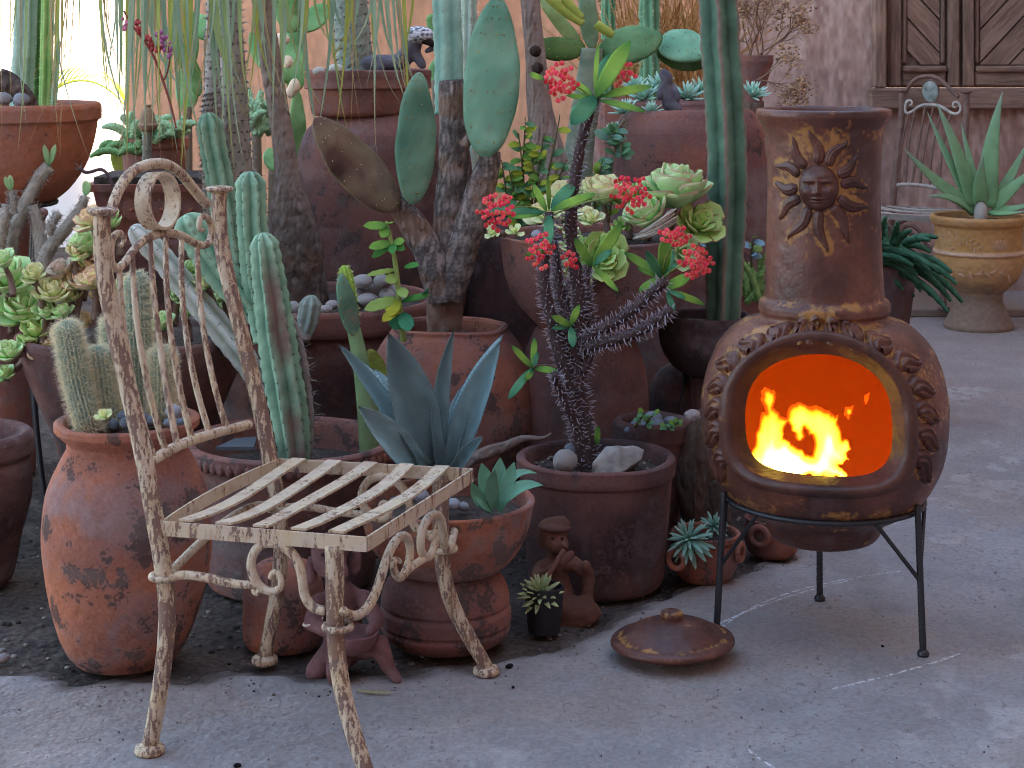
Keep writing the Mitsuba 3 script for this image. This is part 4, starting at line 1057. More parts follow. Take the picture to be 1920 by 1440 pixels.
pot('clay_jar', 'tall orange terracotta jar with black stains and a flared rim, holding hairy cacti', 238, 3.47, [(85, gy(3.47)), (100, gy(3.47) - 12), (128, 1170), (150, 1080), (158, 1000), (152, 930), (128, 868), (112, 838), (112, 826), (126, 808), (135, 797), (135, 788)], (0.14, 0.20), 0.66, 0.022, 0.022, 'jar', 7, wob=0.006, n=110, m=130, seed=1)
pot('dark_pot', 'dark brown pot cut by the left edge of the picture', -60, 3.95, [(70, gy(3.95)), (100, 1000), (118, 920), (116, 870), (112, 858), (122, 845), (124, 822), (120, 812)], 0.85, 0.3, 0.025, 0.03, rim=4, seed=2)
pot('clay_pot', 'low domed clay pot with a closed top, behind the chair leg', 532, 3.56, [(70, gy(3.56)), (76, 1190), (76, 1130), (70, 1085), (52, 1060), (30, 1050), (14, 1050)], 0.32, 0.55, 0.006, 0.02, seed=3)
pot('pedestal_pot', 'squat banded clay pot turned over under the wide planter bowl', 836, 3.56, [(78, gy(3.56)), (108, 1192), (121, 1172), (119, 1166), (123, 1160), (123, 1140), (118, 1130), (121, 1124), (112, 1090), (92, 1070), (80, 1064)], (0.58, 0.74), 0.6, 0.01, 0.02, seed=4)
pot('planter_bowl', 'wide terracotta bowl with agaves standing on the squat banded pot', 838, 3.57, [(80, 1068), (100, 1062), (130, 1035), (152, 995), (162, 955), (166, 938)], (0.5, 0.2), 0.7, 0.016, 0.03, 'bowl', None, seed=5)
pot('trough_planter', 'oval terracotta trough with a pinched pie crust rim', 545, 3.98, [(150, gy(3.98)), (165, 1000), (180, 900), (188, 862), (196, 850), (200, 838), (200, 826)], (0.62, 0.5), 0.7, 0.03, 0.06, 'planter', 4, seed=6, flat=1.0, wob=0.003)
pot('clay_jar', 'round terracotta jar with a wide mouth, planted with the bark trunked cactus', 843, 4.4, [(90, gy(4.4)), (120, 930), (152, 850), (161, 780), (157, 715), (140, 660), (118, 626), (112, 618), (112, 612)], (0.66, 0.42), 0.6, 0.018, 0.035, 'jar', None, seed=7, wob=0.008)
pot('clay_pot', 'dark terracotta pot full of grey pebbles, with the swollen trunk in it', 600, 4.87, [(140, gy(4.87)), (170, 800), (198, 690), (206, 630), (204, 606), (215, 602), (219, 590), (219, 566), (216, 558)], (0.9, 0.6), 0.3, 0.018, 0.03, 'pot', 4, seed=8)
pot('storage_jar', 'huge dark brown clay jar carrying a banded pot, behind the brown cactus pad', 722, 5.45, [(95, gy(5.45)), (140, 620), (160, 520), (167, 420), (163, 310), (148, 252), (122, 226), (104, 216)], (0.88, 0.62), 0.5, 0.02, 0.012, 'jar', seed=9, wob=0.008)
pot('banded_pot', 'low banded terracotta pot standing on top of the huge dark jar', 690, 5.43, [(92, 216), (104, 210), (110, 180), (112, 166), (119, 163), (118, 148), (119, 140), (119, 133)], 0.52, 0.35, 0.02, 0.014, 'pot', 3, seed=10)
pot('hanging_bowl', 'big orange terracotta bowl with tall cacti, upper left', -22, 4.6, [(95, 386), (130, 372), (165, 335), (190, 280), (200, 232), (201, 228), (208, 222), (208, 204), (205, 196)], (0.2, 0.06), 0.12, 0.02, 0.035, 'bowl', 4, seed=11)
pot('succulent_pot', 'broad dark clay pot overflowing with green and pink succulents', 250, 4.28, [(110, gy(4.28)), (140, 830), (178, 740), (205, 670), (212, 645), (216, 632), (216, 624)], (0.95, 0.75), 0.5, 0.024, 0.02, seed=12)
pot('clay_pot', 'mauve clay pot under the big orange bowl, half hidden by spiny stems', 5, 4.95, [(60, gy(4.95)), (75, 560), (82, 480), (78, 425), (76, 412), (82, 404), (80, 396)], 0.6, 0.3, 0.02, 0.03, seed=13)
pot('wide_pot', 'wide reddish brown terracotta pot brimming with pale green rosettes', 1124, 4.42, [(110, 612), (125, 598), (158, 560), (178, 510), (186, 460), (188, 448), (190, 440)], (0.85, 0.42), 0.35, 0.016, 0.02, seed=14)
pot('clay_jar', 'dull red clay jar with narrow shoulders under the wide rosette pot', 1092, 4.42, [(85, gy(4.42)), (112, 900), (124, 800), (124, 735), (112, 670), (95, 628), (88, 614)], 0.70, 0.2, 0.014, 0.03, 'jar', seed=15)
pot('storage_jar', 'tall mauve terracotta jar with silvery succulents on top, behind the ribbed cactus', 1293, 5.1, [(85, gy(5.1)), (125, 700), (142, 560), (148, 430), (148, 320), (143, 246), (130, 220), (120, 208), (116, 206)], 0.56, 0.5, 0.018, 0.015, 'jar', seed=16, wob=0.012)
pot('dark_pot', 'blackened round pot at the foot of the tall ribbed cactus', 1322, 4.5, [(40, 700), (66, 680), (84, 645), (88, 610), (84, 590)], 0.98, 0.3, 0.012, 0.03, seed=17)
pot('clay_jar', 'grey clay jar with a long black crack, half hidden by the chiminea', 1300, 4.62, [(60, gy(4.62)), (80, 860), (84, 780), (76, 715), (56, 690), (48, 686)], 0.86, 0.75, 0.01, 0.02, 'jar', seed=18)
pot('shallow_pot', 'shallow dark stone grey pot with pebbles and weeds', 1222, 4.17, [(46, gy(4.17)), (52, 960), (62, 870), (66, 830), (72, 818), (73, 795), (70, 788)], 0.9, 0.5, 0.022, 0.02, seed=19)
pot('flower_pot', 'large brown cylindrical pot with a thick rim, holding the thorny flowering plant', 1117, 3.95, [(116, gy(3.95)), (124, gy(3.95) - 10), (132, 1010), (139, 930), (142, 890), (148, 884), (149, 874), (149, 858)], (0.86, 0.80), 0.3, 0.022, 0.03, rim=4, seed=20, n=96)
pot('black_pot', 'small black plastic pot beside the seated flute player figure', 1020, 3.625, [(30, gy(3.625) - 2), (33, 1150), (36, 1115), (37, 1098)], 0.5, 0, 0.004, 0.02, bsdf='black_plastic', seed=21, wob=0.001)
pot('clay_pot', 'small tan clay pot with ring handles and a blue green rosette', 1322, 3.98, [(44, gy(3.98)), (56, 1070), (62, 1040), (62, 1018), (58, 1010), (66, 1004), (66, 998)], 0.52, 0.6, 0.010, 0.02, rim=4, seed=22)
pot('clay_pot', 'small brown clay pot with a loop handle under the chiminea', 1448, 4.16, [(34, gy(4.16)), (46, 1030), (52, 1000), (50, 985), (46, 978), (52, 970)], 0.6, 0.35, 0.010, 0.02, seed=23)
pot('clay_pot', 'plain terracotta pot of spiky green stems behind the flower panelled box', 290, 5.75, [(42, gy(5.75)), (50, 400), (58, 335), (60, 280), (64, 272), (64, 258)], 0.36, 0.2, 0.012, 0.02, rim=3, seed=24)
pot('clay_pot', 'small red clay bowl of dry twigs against the pink wall', 1412, 6.6, [(16, 190), (24, 160), (34, 125), (38, 112), (38, 104)], 0.34, 0.2, 0.010, 0.02, seed=25)
pot('plant_tub', 'grey rimmed tub behind the chiminea, holding the dark green bush', 1618, 5.7, [(60, gy(5.7)), (78, 650), (92, 560), (98, 500), (98, 490)], 0.9, 0.5, 0.014, 0.03, 'tub', seed=26)
pot('storage_jar', 'very dark jar standing between the bark trunk and the wide rosette pot', 950, 5.55, [(60, gy(5.55)), (90, 700), (100, 600), (96, 500), (84, 440), (66, 412), (60, 404)], 0.96, 0.4, 0.016, 0.03, 'jar', seed=27)
# the rim of the trough is pinched like a pie crust: thumb marks as parts
ck = [k for k in scene if k.startswith('trough_planter__rim')][0]
(c0, zs0, rs0, zt0) = POTS['trough_planter']
sT = 3.98 / F
for i in range(34):
    a = math.radians(-80 + i * 5.4)
    p = np.array([c0[0] + 199 * sT * math.sin(a), c0[1] - 199 * sT * math.cos(a), zt0 - 0.018])
    v, f = pebble((0, 0, 0), 0.0105, i, 2, 0.2, (1, 1, 1))
    v = v * [0.75, 0.55, 1.25]
    put(ck, 'pinch', (place(v, p, [math.cos(a), math.sin(a), 0], [0, 0, 1]), f), 'clay', True, uv=(0.5, 0.2))
# ring handles
def ring_handle(parent, x, y, Y, r, tr, nrm):
    c = at(x, y, Y); u = unit(np.cross(nrm, [0, 0, 1.0])); w = np.cross(u, unit(nrm))
    a = np.linspace(0, 2 * np.pi, 25)
    put(parent, 'handle', tube(c + r * (np.cos(a)[:, None] * u + np.sin(a)[:, None] * w), tr, 10, 40), 'clay', True, uv=(0.4, 0.3))
P22 = [k for k, v in labels.items() if v.get('label', '').startswith('small tan clay pot')][0]
ring_handle(P22, 1388, 1035, 3.95, 0.018, 0.0065, [1, -0.5, 0]); ring_handle(P22, 1268, 1050, 3.9, 0.018, 0.0065, [-0.6, -1, 0])
P23 = [k for k, v in labels.items() if v.get('label', '').startswith('small brown clay pot')][0]
ring_handle(P23, 1424, 1005, 4.10, 0.02, 0.007, [-0.5, -1, 0])
P18 = [k for k, v in labels.items() if v.get('label', '').startswith('grey clay jar with a long')][0]
put(P18, 'crack', tube([at(1280, 690, 4.545), at(1283, 720, 4.53), at(1277, 748, 4.525), at(1272, 790, 4.52)], [0.005, 0.005, 0.003], 6, 20), 'iron', True, label='long black crack')

# flower panelled box behind the chair back, with a moulded rim
bk = thing('planter_box', 'long terracotta box with round flower reliefs on its front', 'planter box')
bY = 5.25; bs = bY / F
def frustum(xc, w0, w1, y0, y1, d0, d1):
    zc0, zc1 = EYE - (y0 - 60) * bs, EYE - (y1 - 60) * bs
    R = []
    for t in np.linspace(0, 1, 2):
        w, d, z = (w0 + (w1 - w0) * t) * bs, d0 + (d1 - d0) * t, zc0 + (zc1 - zc0) * t
        R.append([[-w, -d, z], [w, -d, z], [w, d, z], [-w, d, z]])
    v, f = rings(R)
    return v + [(xc - 960) * bs, bY, 0], f
put(bk, 'body', frustum(302, 92, 108, 440, 352, 0.10, 0.13), 'clay', 30, uv=(0.44, 0.2))
put(bk, 'rim', frustum(302, 114, 120, 352, 338, 0.145, 0.15), 'clay', 30, uv=(0.34, 0.2))
put(bk, 'soil', box([(302 - 960) * bs, bY, EYE - (340 - 60) * bs + 0.012], [0.33, 0.26, 0.02]), 'soil', False)
for fx in (266, 374, 320):
    fl = None
    for j in range(10):
        a = j * 2 * np.pi / 10
        c = np.array([(fx - 960) * bs, bY - 0.124, EYE - (385 - 60) * bs])
        v, f, t, e = leaf_shape(0.034, 0.011, 0.004, 'oval', 0, 0.1, 7, 8)
        put(bk, 'petal', (place(v, c + [0, -.003, 0], [math.cos(a), 0, math.sin(a)], [0, -1, 0]), f), 'clay', True, uv=(0.5, 0.1))
    put(bk, 'flower_centre', pebble(c + [0, -.003, 0], 0.009, j, 2, 0.1), 'clay', True, uv=(0.3, 0.1))
sk = thing('plinth', 'rough stone plinth under the flower panelled box', 'plinth')
put_top(sk, cbox([(302 - 960) * bs, bY, (EYE - (441 - 60) * bs) / 2], [0.34, 0.26, EYE - (441 - 60) * bs], 0.012), 'clay', 30, uv=(0.75, 0.6))
# stands of the upper bowls
st = thing('iron_stand', 'thin black iron stand under the big orange bowl', 'stand')
cx_, zb_ = (-22 - 960) * 4.6 / F, EYE - (386 - 60) * 4.6 / F
a = np.linspace(0, 2 * np.pi, 49)
put(st, 'ring', loop_tube(np.stack([cx_ + 0.168 * np.cos(a), 4.6 + 0.168 * np.sin(a), 0 * a + zb_ + 0.008], 1), 0.006), 'iron')
for j in range(4):
    an = -0.5 + j * math.pi / 2
    put(st, 'leg', tube([[cx_ + 0.168 * math.cos(an), 4.6 + 0.168 * math.sin(an), zb_ + 0.005], [cx_ + 0.15 * math.cos(an), 4.6 + 0.15 * math.sin(an), zb_ * .5], [cx_ + 0.2 * math.cos(an), 4.6 + 0.2 * math.sin(an), 0.0]], 0.007, 8, 14), 'iron')
st = thing('pot_stand', 'wooden stump stand carrying the small red bowl of twigs', 'stand')
put_top(st, lathe(smooth_prof([(0.0, 0), (0.07, 0.0), (0.05, 0.1), (0.04, 0.5), (0.04, EYE - (190 - 60) * 6.6 / F)], 20), ((1412 - 960) * 6.6 / F, 6.6), 20, 20), 'bark', True, color=Lc('6b5648'))
st = thing('pot_stand', 'dark stone block under the blackened pot', 'stand')
put_top(st, cbox([(1330 - 960) * 4.5 / F, 4.52, (EYE - (700 - 60) * 4.5 / F) / 2], [0.09, 0.08, EYE - (700 - 60) * 4.5 / F], 0.01), 'clay', 30, uv=(0.9, 0.5))

# ornate pedestal urn by the wall
UX, UY = 1835, 7.35
us = UY / F
uc = ((UX - 960) * us, UY)
urn = thing('pedestal_urn', 'ornate orange pedestal urn with leaf and shell reliefs, holding an aloe', 'urn')
uz = lambda y: EYE - (y - 60) * us
up_ = [(62, gy(UY)), (64, gy(UY) - 6), (60, 600), (50, 578), (44, 560), (46, 546)]
ub_ = [(46, 546), (58, 535), (72, 520), (80, 500), (82, 484), (80, 476), (84, 472), (84, 468), (80, 464), (80, 440), (81, 424), (88, 416), (90, 408), (86, 402)]
def urn_col(v):
    c = ramp(np.array([0.46, 0.20, 0.080]), np.array([0.54, 0.285, 0.15]), vnoise(v, 9, 2) * 1.6 - .3)
    c = ramp(c, np.array([0.25, 0.165, 0.12]), np.clip((0.24 - v[:, 2]) * 9 + vnoise(v, 30, 4) - .5, 0, 1))
    c = ramp(c, Lc('dcc0a0'), 0.8 * np.exp(-((v[:, 2] - uz(470)) / 0.007) ** 2))
    return c * (0.7 + .55 * vnoise(v, 70, 3))[:, None]
def ulat(P, nm, extra=None):
    pr = smooth_prof([(w * us, max(0, uz(y))) for w, y in P], 60)
    if extra is not None: pr = np.vstack([pr, extra])
    v, f = lathe(pr, uc, 110, 110, 0, 1, close=False)
    return put(urn, nm, (v, f), 'stone', True, color=urn_col(v))
ulat(up_, 'pedestal'); ulat(ub_, 'bowl', [(80 * us, uz(404)), (78 * us, uz(415)), (74 * us, uz(430))])
R = np.stack([uc[0] + 78 * us * np.outer(np.linspace(0, 1, 6), np.cos(a)), uc[1] + 78 * us * np.outer(np.linspace(0, 1, 6), np.sin(a)), np.full((6, len(a)), uz(416))], -1)
put(urn, 'soil', rings(R, False, False, False), 'soil')
def urn_relief(nm, x0, y0, ang, L, W, ru):
    ph = math.asin(max(-.99, min(.99, (x0 - UX) / ru)))
    rr = ru * us
    n, mm = 7, 10
    t = np.linspace(0, 1, mm); l = np.linspace(-1, 1, n)
    w = W * np.sin(np.pi * np.clip(t * .92 + .06, 0, 1)) ** 0.7
    P = t[:, None] * L; Q = w[:, None] * l
    s = P * math.cos(ang) - Q * math.sin(ang); zz = P * math.sin(ang) + Q * math.cos(ang)
    h = (0.005 * (1 - l ** 2)[None] * np.minimum(1, np.minimum(t, 1 - t) * 6)[:, None]) * (0.7 + 0.3 * np.cos(l * 9))[None] - 0.001
    R = np.stack([uc[0] + (rr + h) * np.sin(ph + s / rr), uc[1] - (rr + h) * np.cos(ph + s / rr), uz(y0) + zz], -1)
    v, f = rings(R, False, False, False)
    put(urn, nm, (v, f), 'stone', True, color=ramp(urn_col(v), Lc('c9ab8a'), np.full(len(v), .4)))
for j in range(7): urn_relief('shell_relief', 1855, 462, math.radians(30 + j * 20), 0.052, 0.007, 80)
for j in range(9):
    urn_relief('leaf_relief', 1788 + j * 3.4, 436 + j * 3.2, math.radians(25 if j % 2 else -85), 0.03, 0.006, 80)
for j in range(6): urn_relief('leaf_relief', 1770 + (j % 2) * 10, 462 - j * 6, math.radians(20 + j * 22), 0.028, 0.006, 80)
for j in range(12): urn_relief('scroll_relief', 1772 + j * 9, 502 + 3 * math.sin(j * 1.8), math.radians((j * 67) % 180 - 90), 0.034, 0.006, 80)

# ---------------------------------------------------------------- plants: cacti
W3 = lambda L, Y: [at(x, y, Y) for x, y in L]
px = lambda w, Y: w * Y / F
BLUE = ('50765f', '9dbb9f', '7a5a44')
# bark trunked prickly pear in the round jar
tk = thing('prickly_pear', 'old prickly pear with a rough bark trunk, one brown pad and two green pads', 'cactus')
def trunk(P, w, Y, nm='trunk', **kw):
    parent = kw.pop('parent', tk); lab = kw.pop('label', None)
    v, f, uv = bark_tube(W3(P, Y), [px(q, Y) for q in w], **kw)
    return put(parent, nm, (v, f), 'bark', True, color=uv, label=lab)
trunk([(832, 650), (832, 570), (838, 500), (845, 420), (850, 320), (852, 225), (850, 150)], [32, 33, 35, 34, 32, 30, 28, 26], 4.40, seed=1, rough=0.2)
trunk([(842, 560), (868, 470), (892, 390), (913, 320), (920, 283)], [26, 29, 30, 27, 18], 4.36, 'branch', seed=2, rough=0.2)
trunk([(828, 565), (812, 500), (783, 435), (757, 395), (738, 370)], [26, 28, 28, 24, 20], 4.36, 'branch', seed=3, rough=0.2)
trunk([(868, 275), (878, 262), (888, 248)], [11, 10, 9], 4.33, 'cut_stub', seed=4, n=14, m=16)
pad(tk, 'pad', at(770, 380, 4.30), at(785, 135, 4.28), px(37, 4.3), px(11, 4.3), (0.25, -1, 0.1), ('4a6f58', '789a7f'), 1, label='narrow green pad')
pad(tk, 'pad', at(912, 292, 4.30), at(931, -6, 4.28), px(51, 4.3), px(13, 4.3), (-0.1, -1, 0.1), ('4f7a62', '7fa588'), 2, label='largest green pad')
pad(tk, 'pad', at(742, 392, 4.32), at(592, 222, 4.28), px(44, 4.3), px(12, 4.3), (0.2, -1, 0.35), ('66603f', '8a7356'), 3, dot=('c9b98a', 'e6dcc0'), brown='5d4236', label='withered brown pad', rim='8d7d70')
cc = thing('column_cactus', 'smooth blue green column cactus rising behind the cut bark trunk', 'cactus')
cactus(cc, 'stem', W3([(843, 215), (843, 150), (842, 70), (836, -60), (834, -160)], 4.47), px(29, 4.47), 5, ('6c9488', '9dbcac', '7a6a58'), 0.2, (0.006, .0005, 1), seed=4, pw=0.9, cork=0.0)

# blue columnar cacti in the trough
bc = thing('columnar_cactus', 'tall blue green ribbed cactus with a brown scar, standing in the trough planter', 'cactus')
Y0 = 3.98
cactus(bc, 'stem', W3([(552, 870), (545, 790), (530, 700), (516, 610), (504, 520), (491, 436)], Y0), [px(q, Y0) for q in (30, 34, 38, 38, 34, 31, 27)], 6, BLUE, 0.40, (0.014, .0006, 3), scar=((0.35, -1, 0), Lc('7d5236')), seed=1, k=0.07, m=80, nw=18, start=0.3)
cactus(bc, 'branch', W3([(505, 640), (490, 560), (478, 480), (472, 400), (469, 321)], 4.06), [px(q, 4.06) for q in (30, 31, 30, 29, 29)], 6, BLUE, 0.38, (0.014, .0006, 3), seed=2, k=0.09, start=0.1, cork=-0.2)
cactus(bc, 'branch', W3([(492, 600), (458, 560), (418, 515), (376, 455), (346, 402)], 4.08), [px(q, 4.08) for q in (25, 31, 33, 33, 32)], 5, BLUE, 0.38, (0.014, .0006, 3), seed=3, k=0.10, start=0.5, cork=-0.2)
cactus(bc, 'dead_stem', W3([(562, 870), (568, 800), (563, 720), (553, 650), (540, 590)], 4.02), [px(q, 4.02) for q in (20, 24, 24, 21, 14)], 5, ('5d5450', '9b8f88', '4a403c'), 0.3, (0.03, .0006, 2), seed=5, label='grey dead stem', start=0.2, sp_cols=('9a8c80', 'cdbfae'))
b2 = thing('columnar_cactus', 'blue green ribbed cactus rising behind the right chair post', 'cactus')
cactus(b2, 'stem', W3([(440, 560), (432, 480), (420, 390), (404, 300), (389, 211)], 4.58), [px(q, 4.58) for q in (25, 27, 27, 26, 26)], 6, BLUE, 0.36, (0.014, .0006, 2), seed=6, k=0.09, cork=-0.3)
b3 = thing('leaning_cactus', 'whitish grey cactus stem leaning across the rim behind the chair spindles', 'cactus')
cactus(b3, 'stem', W3([(500, 742), (470, 690), (420, 625), (350, 540), (295, 475), (245, 425)], 4.12), [px(q, 4.12) for q in (18, 24, 25, 24, 23, 23)], 4, ('76856f', 'd2d2cc', 'a39c96'), 0.40, (0.022, .0007, 2), seed=7, k=0.08, start=0.4, cork=0.4)
g = thing('stubby_cactus', 'stubby grey mottled cactus hanging at the rim of the pebble filled pot', 'cactus')
cactus(g, 'stem', W3([(566, 640), (572, 620), (579, 595), (583, 553)], 4.50), [px(q, 4.5) for q in (12, 19, 22, 20)], 7, ('6f7f74', 'a7aaa0', '7d7069'), 0.25, (0.006, .0005, 1), seed=8, k=0.2, nw=6, m=36)
put(g, 'corky_base', pebble(at(566, 632, 4.49), px(17, 4.5), 3, 3, 0.5), 'plant', True, color=Lc('8b7f78'))
put(g, 'root', tube([at(566, 640, 4.5), at(580, 640, 4.6), at(598, 610, 4.72), at(606, 580, 4.8)], 0.012, 8, 14), 'bark', True, color=Lc('5a4a40'))
# pad cactus with the spiky tip
pc = thing('jointed_cactus', 'slim jointed cactus with a spiny bright green tip, right end of the trough', 'cactus')
v, f = tube(W3([(695, 850), (688, 770), (678, 690), (666, 630), (657, 590)], 3.96), [px(q, 3.96) for q in (21, 19, 17, 14, 12)], 18, 50, flat=(1, .6))
put(pc, 'stem', (v, f), 'plant', True, color=ramp(ramp(Lc('50683f'), Lc('86a06b'), vnoise(v, 18, 2)), Lc('6b6a58'), np.clip((0.42 - v[:, 2]) * 7, 0, 1) * vnoise(v, 60, 3)))
pad(pc, 'pad', at(668, 632, 3.95), at(637, 512, 3.95), px(18, 3.95), px(10, 3.95), (0.3, -1, 0.1), ('3f5d4d', '6d8f74'), 5, label='dark green top joint')
v, f, t, a, Q, out = ribbed(W3([(660, 600), (652, 540), (645, 497)], 4.0), px(14, 4.0), 8, 0.12, 30, 6, 9, 0.3, 0.06, 9)
k9 = put(pc, 'spiny_tip', (v, f), 'plant', True, color=ramp(Lc('6f8f2c'), Lc('a3bf52'), a), label='bright green bristly tip')
vf, cc_ = spine_set(Q, out, 0.009, 0.0012, 2, 4, 'a9c060', 'e8e6b8')
labels[put(k9, 'spines', vf, 'plain', False, color=cc_)] = {'kind': 'stuff'}
pad(pc, 'pad', at(715, 770, 4.05), at(697, 655, 4.05), px(26, 4.05), px(9, 4.05), (0.3, -1, 0.1), ('5b6428', '87903d'), 15, label='olive green pad behind the agave')

# hairy columns in the front jar
def hairy(P, w, Y, label, seed, hair=0.018):
    k = thing('hairy_cactus', label, 'cactus')
    v, f, t, a, Q, out = ribbed(W3(P, Y), [px(q, Y) for q in w], 22, 0.10, 70, 3, seed, 0.11, 0.0, 60)
    c = ramp(Lc('3d5348'), Lc('93a596'), a) * (0.75 + 0.5 * vnoise(v, 130, 2))[:, None]
    c = ramp(c, Lc('8d8068'), np.clip((0.16 - t) * 8, 0, 1))
    put(k, 'stem', (v, f), 'plant', True, color=c)
    rg = np.random.default_rng(seed)
    Q2, o2 = np.repeat(Q, 3, 0), np.repeat(out, 3, 0)
    d = o2 + rg.normal(0, .55, o2.shape) + [0, 0, 0.1]
    d /= np.linalg.norm(d, axis=1, keepdims=True)
    vf, cc = cones(Q2, Q2 + d * (hair * rg.uniform(.35, 1.15, (len(Q2), 1))), 0.00050, 3, Lc('e6d8b4'), Lc('fbf2da'))
    labels[put(k, 'hairs', vf, 'blade', False, color=cc)] = {'kind': 'stuff', 'label': 'cream hair like spines'}
    return k
HY = 3.47
hairy([(172, 812), (160, 770), (142, 700), (130, 640), (122, 600)], [22, 25, 26, 25, 22], HY - .06, 'hairy cactus leaning left over the rim of the orange jar', 1)
hairy([(200, 808), (194, 760), (186, 700), (181, 648)], [25, 29, 29, 26], HY - .02, 'stout hairy cactus just right of the left leaning one', 2)
hairy([(222, 800), (219, 720), (214, 650), (210, 588)], [20, 23, 23, 21], HY + .06, 'hairy cactus half hidden behind the left chair post', 3)
hairy([(264, 800), (262, 700), (258, 600), (255, 508)], [23, 25, 25, 23], HY + .04, 'tallest hairy cactus, seen between the chair spindles', 4)
hairy([(302, 800), (304, 750), (304, 700), (304, 648)], [20, 23, 24, 20], HY - .02, 'short hairy cactus at the right side of the orange jar', 5)

# ribbed post cactus beside the chiminea
pcac = thing('post_cactus', 'very tall dark green ribbed cactus with corky brown edges beside the chiminea', 'cactus')
cactus(pcac, 'stem', W3([(1358, 640), (1360, 480), (1364, 320), (1356, 160), (1348, 0), (1342, -160)], 4.46), [px(q, 4.46) for q in (34, 37, 39, 39, 38, 37)], 5, ('384f40', '688a70', '4c4038'), 0.34, None, seed=10, crest=Lc('8d7764'), per=14, m=110, start=0.16, pw=1.0, k=0.02, wave=0.03, nw=26)
rg = np.random.default_rng(3)
mb = MB(); iso = trimesh.creation.icosphere(subdivisions=0)
for i in range(60):
    yy = rg.uniform(0, 560); xx = 1362 + rg.normal(0, 13)
    mb.add((iso.vertices * 0.0018 + at(xx, yy, 4.46) - [0, 0.034, 0], iso.faces), Lc('b9b9a8'))
# spiny trunks (bottle shaped, grey, all over spines) at the back
def spiny(name, label, P, w, Y, cols, sp, seed, n_per=12, turns=26, cat='spiny tree'):
    k = thing(name, label, cat)
    W = W3(P, Y); rr = [px(q, Y) for q in w]
    v, f = tube(W, rr, 22, 70, sec=lambda th, t: 1 + 0.06 * np.sin(th * 11 + t * 160))
    c = ramp(Lc(cols[0]), Lc(cols[1]), vnoise(v, 60, seed) * 1.4 - .2)
    put(k, 'trunk', (v, f), 'plant', True, color=c)
    vf, cc = spiral_spines(W, rr, n_per, turns, px(sp[0], Y), sp[1], seed, sp[2], sp[3], 2, 0.1, 0.4)
    labels[put(k, 'spines', vf, 'plain', False, color=cc)] = {'kind': 'stuff', 'label': 'short stiff spines'}
    # dark leaf scars
    vf, cc = spiral_spines(W, [q * 1.0 for q in rr], n_per, turns, 0.004, 0.0062, seed + 1, '5a514d', '5a514d', 1, 0, 0.0)
    labels[put(k, 'scars', vf, 'plain', False, color=cc)] = {'kind': 'stuff', 'label': 'dark leaf scars'}
spiny('spiny_trunk', 'thick grey spiny trunk rising behind the right chair post', [(458, 520), (452, 400), (445, 280), (440, 180), (434, 80), (427, -40), (424, -140)], [30, 28, 25, 24, 22, 20, 18], 5.0, ('8a807a', 'c3bab2'), (15, 0.0022, '7d756f', 'cfc7c0'), 1, 13, 34)
spiny('spiny_trunk', 'thinner grey spiny trunk just left of the thick spiny trunk', [(396, 420), (398, 260), (402, 130), (404, -40), (404, -140)], [17, 17, 17, 16, 15], 5.2, ('8a7e78', 'b8ada6'), (12, 0.0019, '7d756f', 'cfc7c0'), 2, 11, 36)
spiny('spiny_trunk', 'short spiny grey stump with a rounded top below the hanging leaves', [(398, 420), (396, 300), (394, 230), (392, 172)], [16, 18, 18, 8], 4.95, ('8d827d', 'b3a8a4'), (11, 0.0017, '5e5552', 'b8aea6'), 3, 12, 22)
spiny('spiny_trunk', 'pale grey green spiny trunk growing from the banded pot', [(668, 160), (664, 100), (658, 30), (654, -60), (652, -150)], [34, 33, 32, 30, 27], 5.46, ('7f8c80', 'a9b0a4'), (13, 0.0018, '7a5d58', 'c9a79c'), 4, 15, 16)

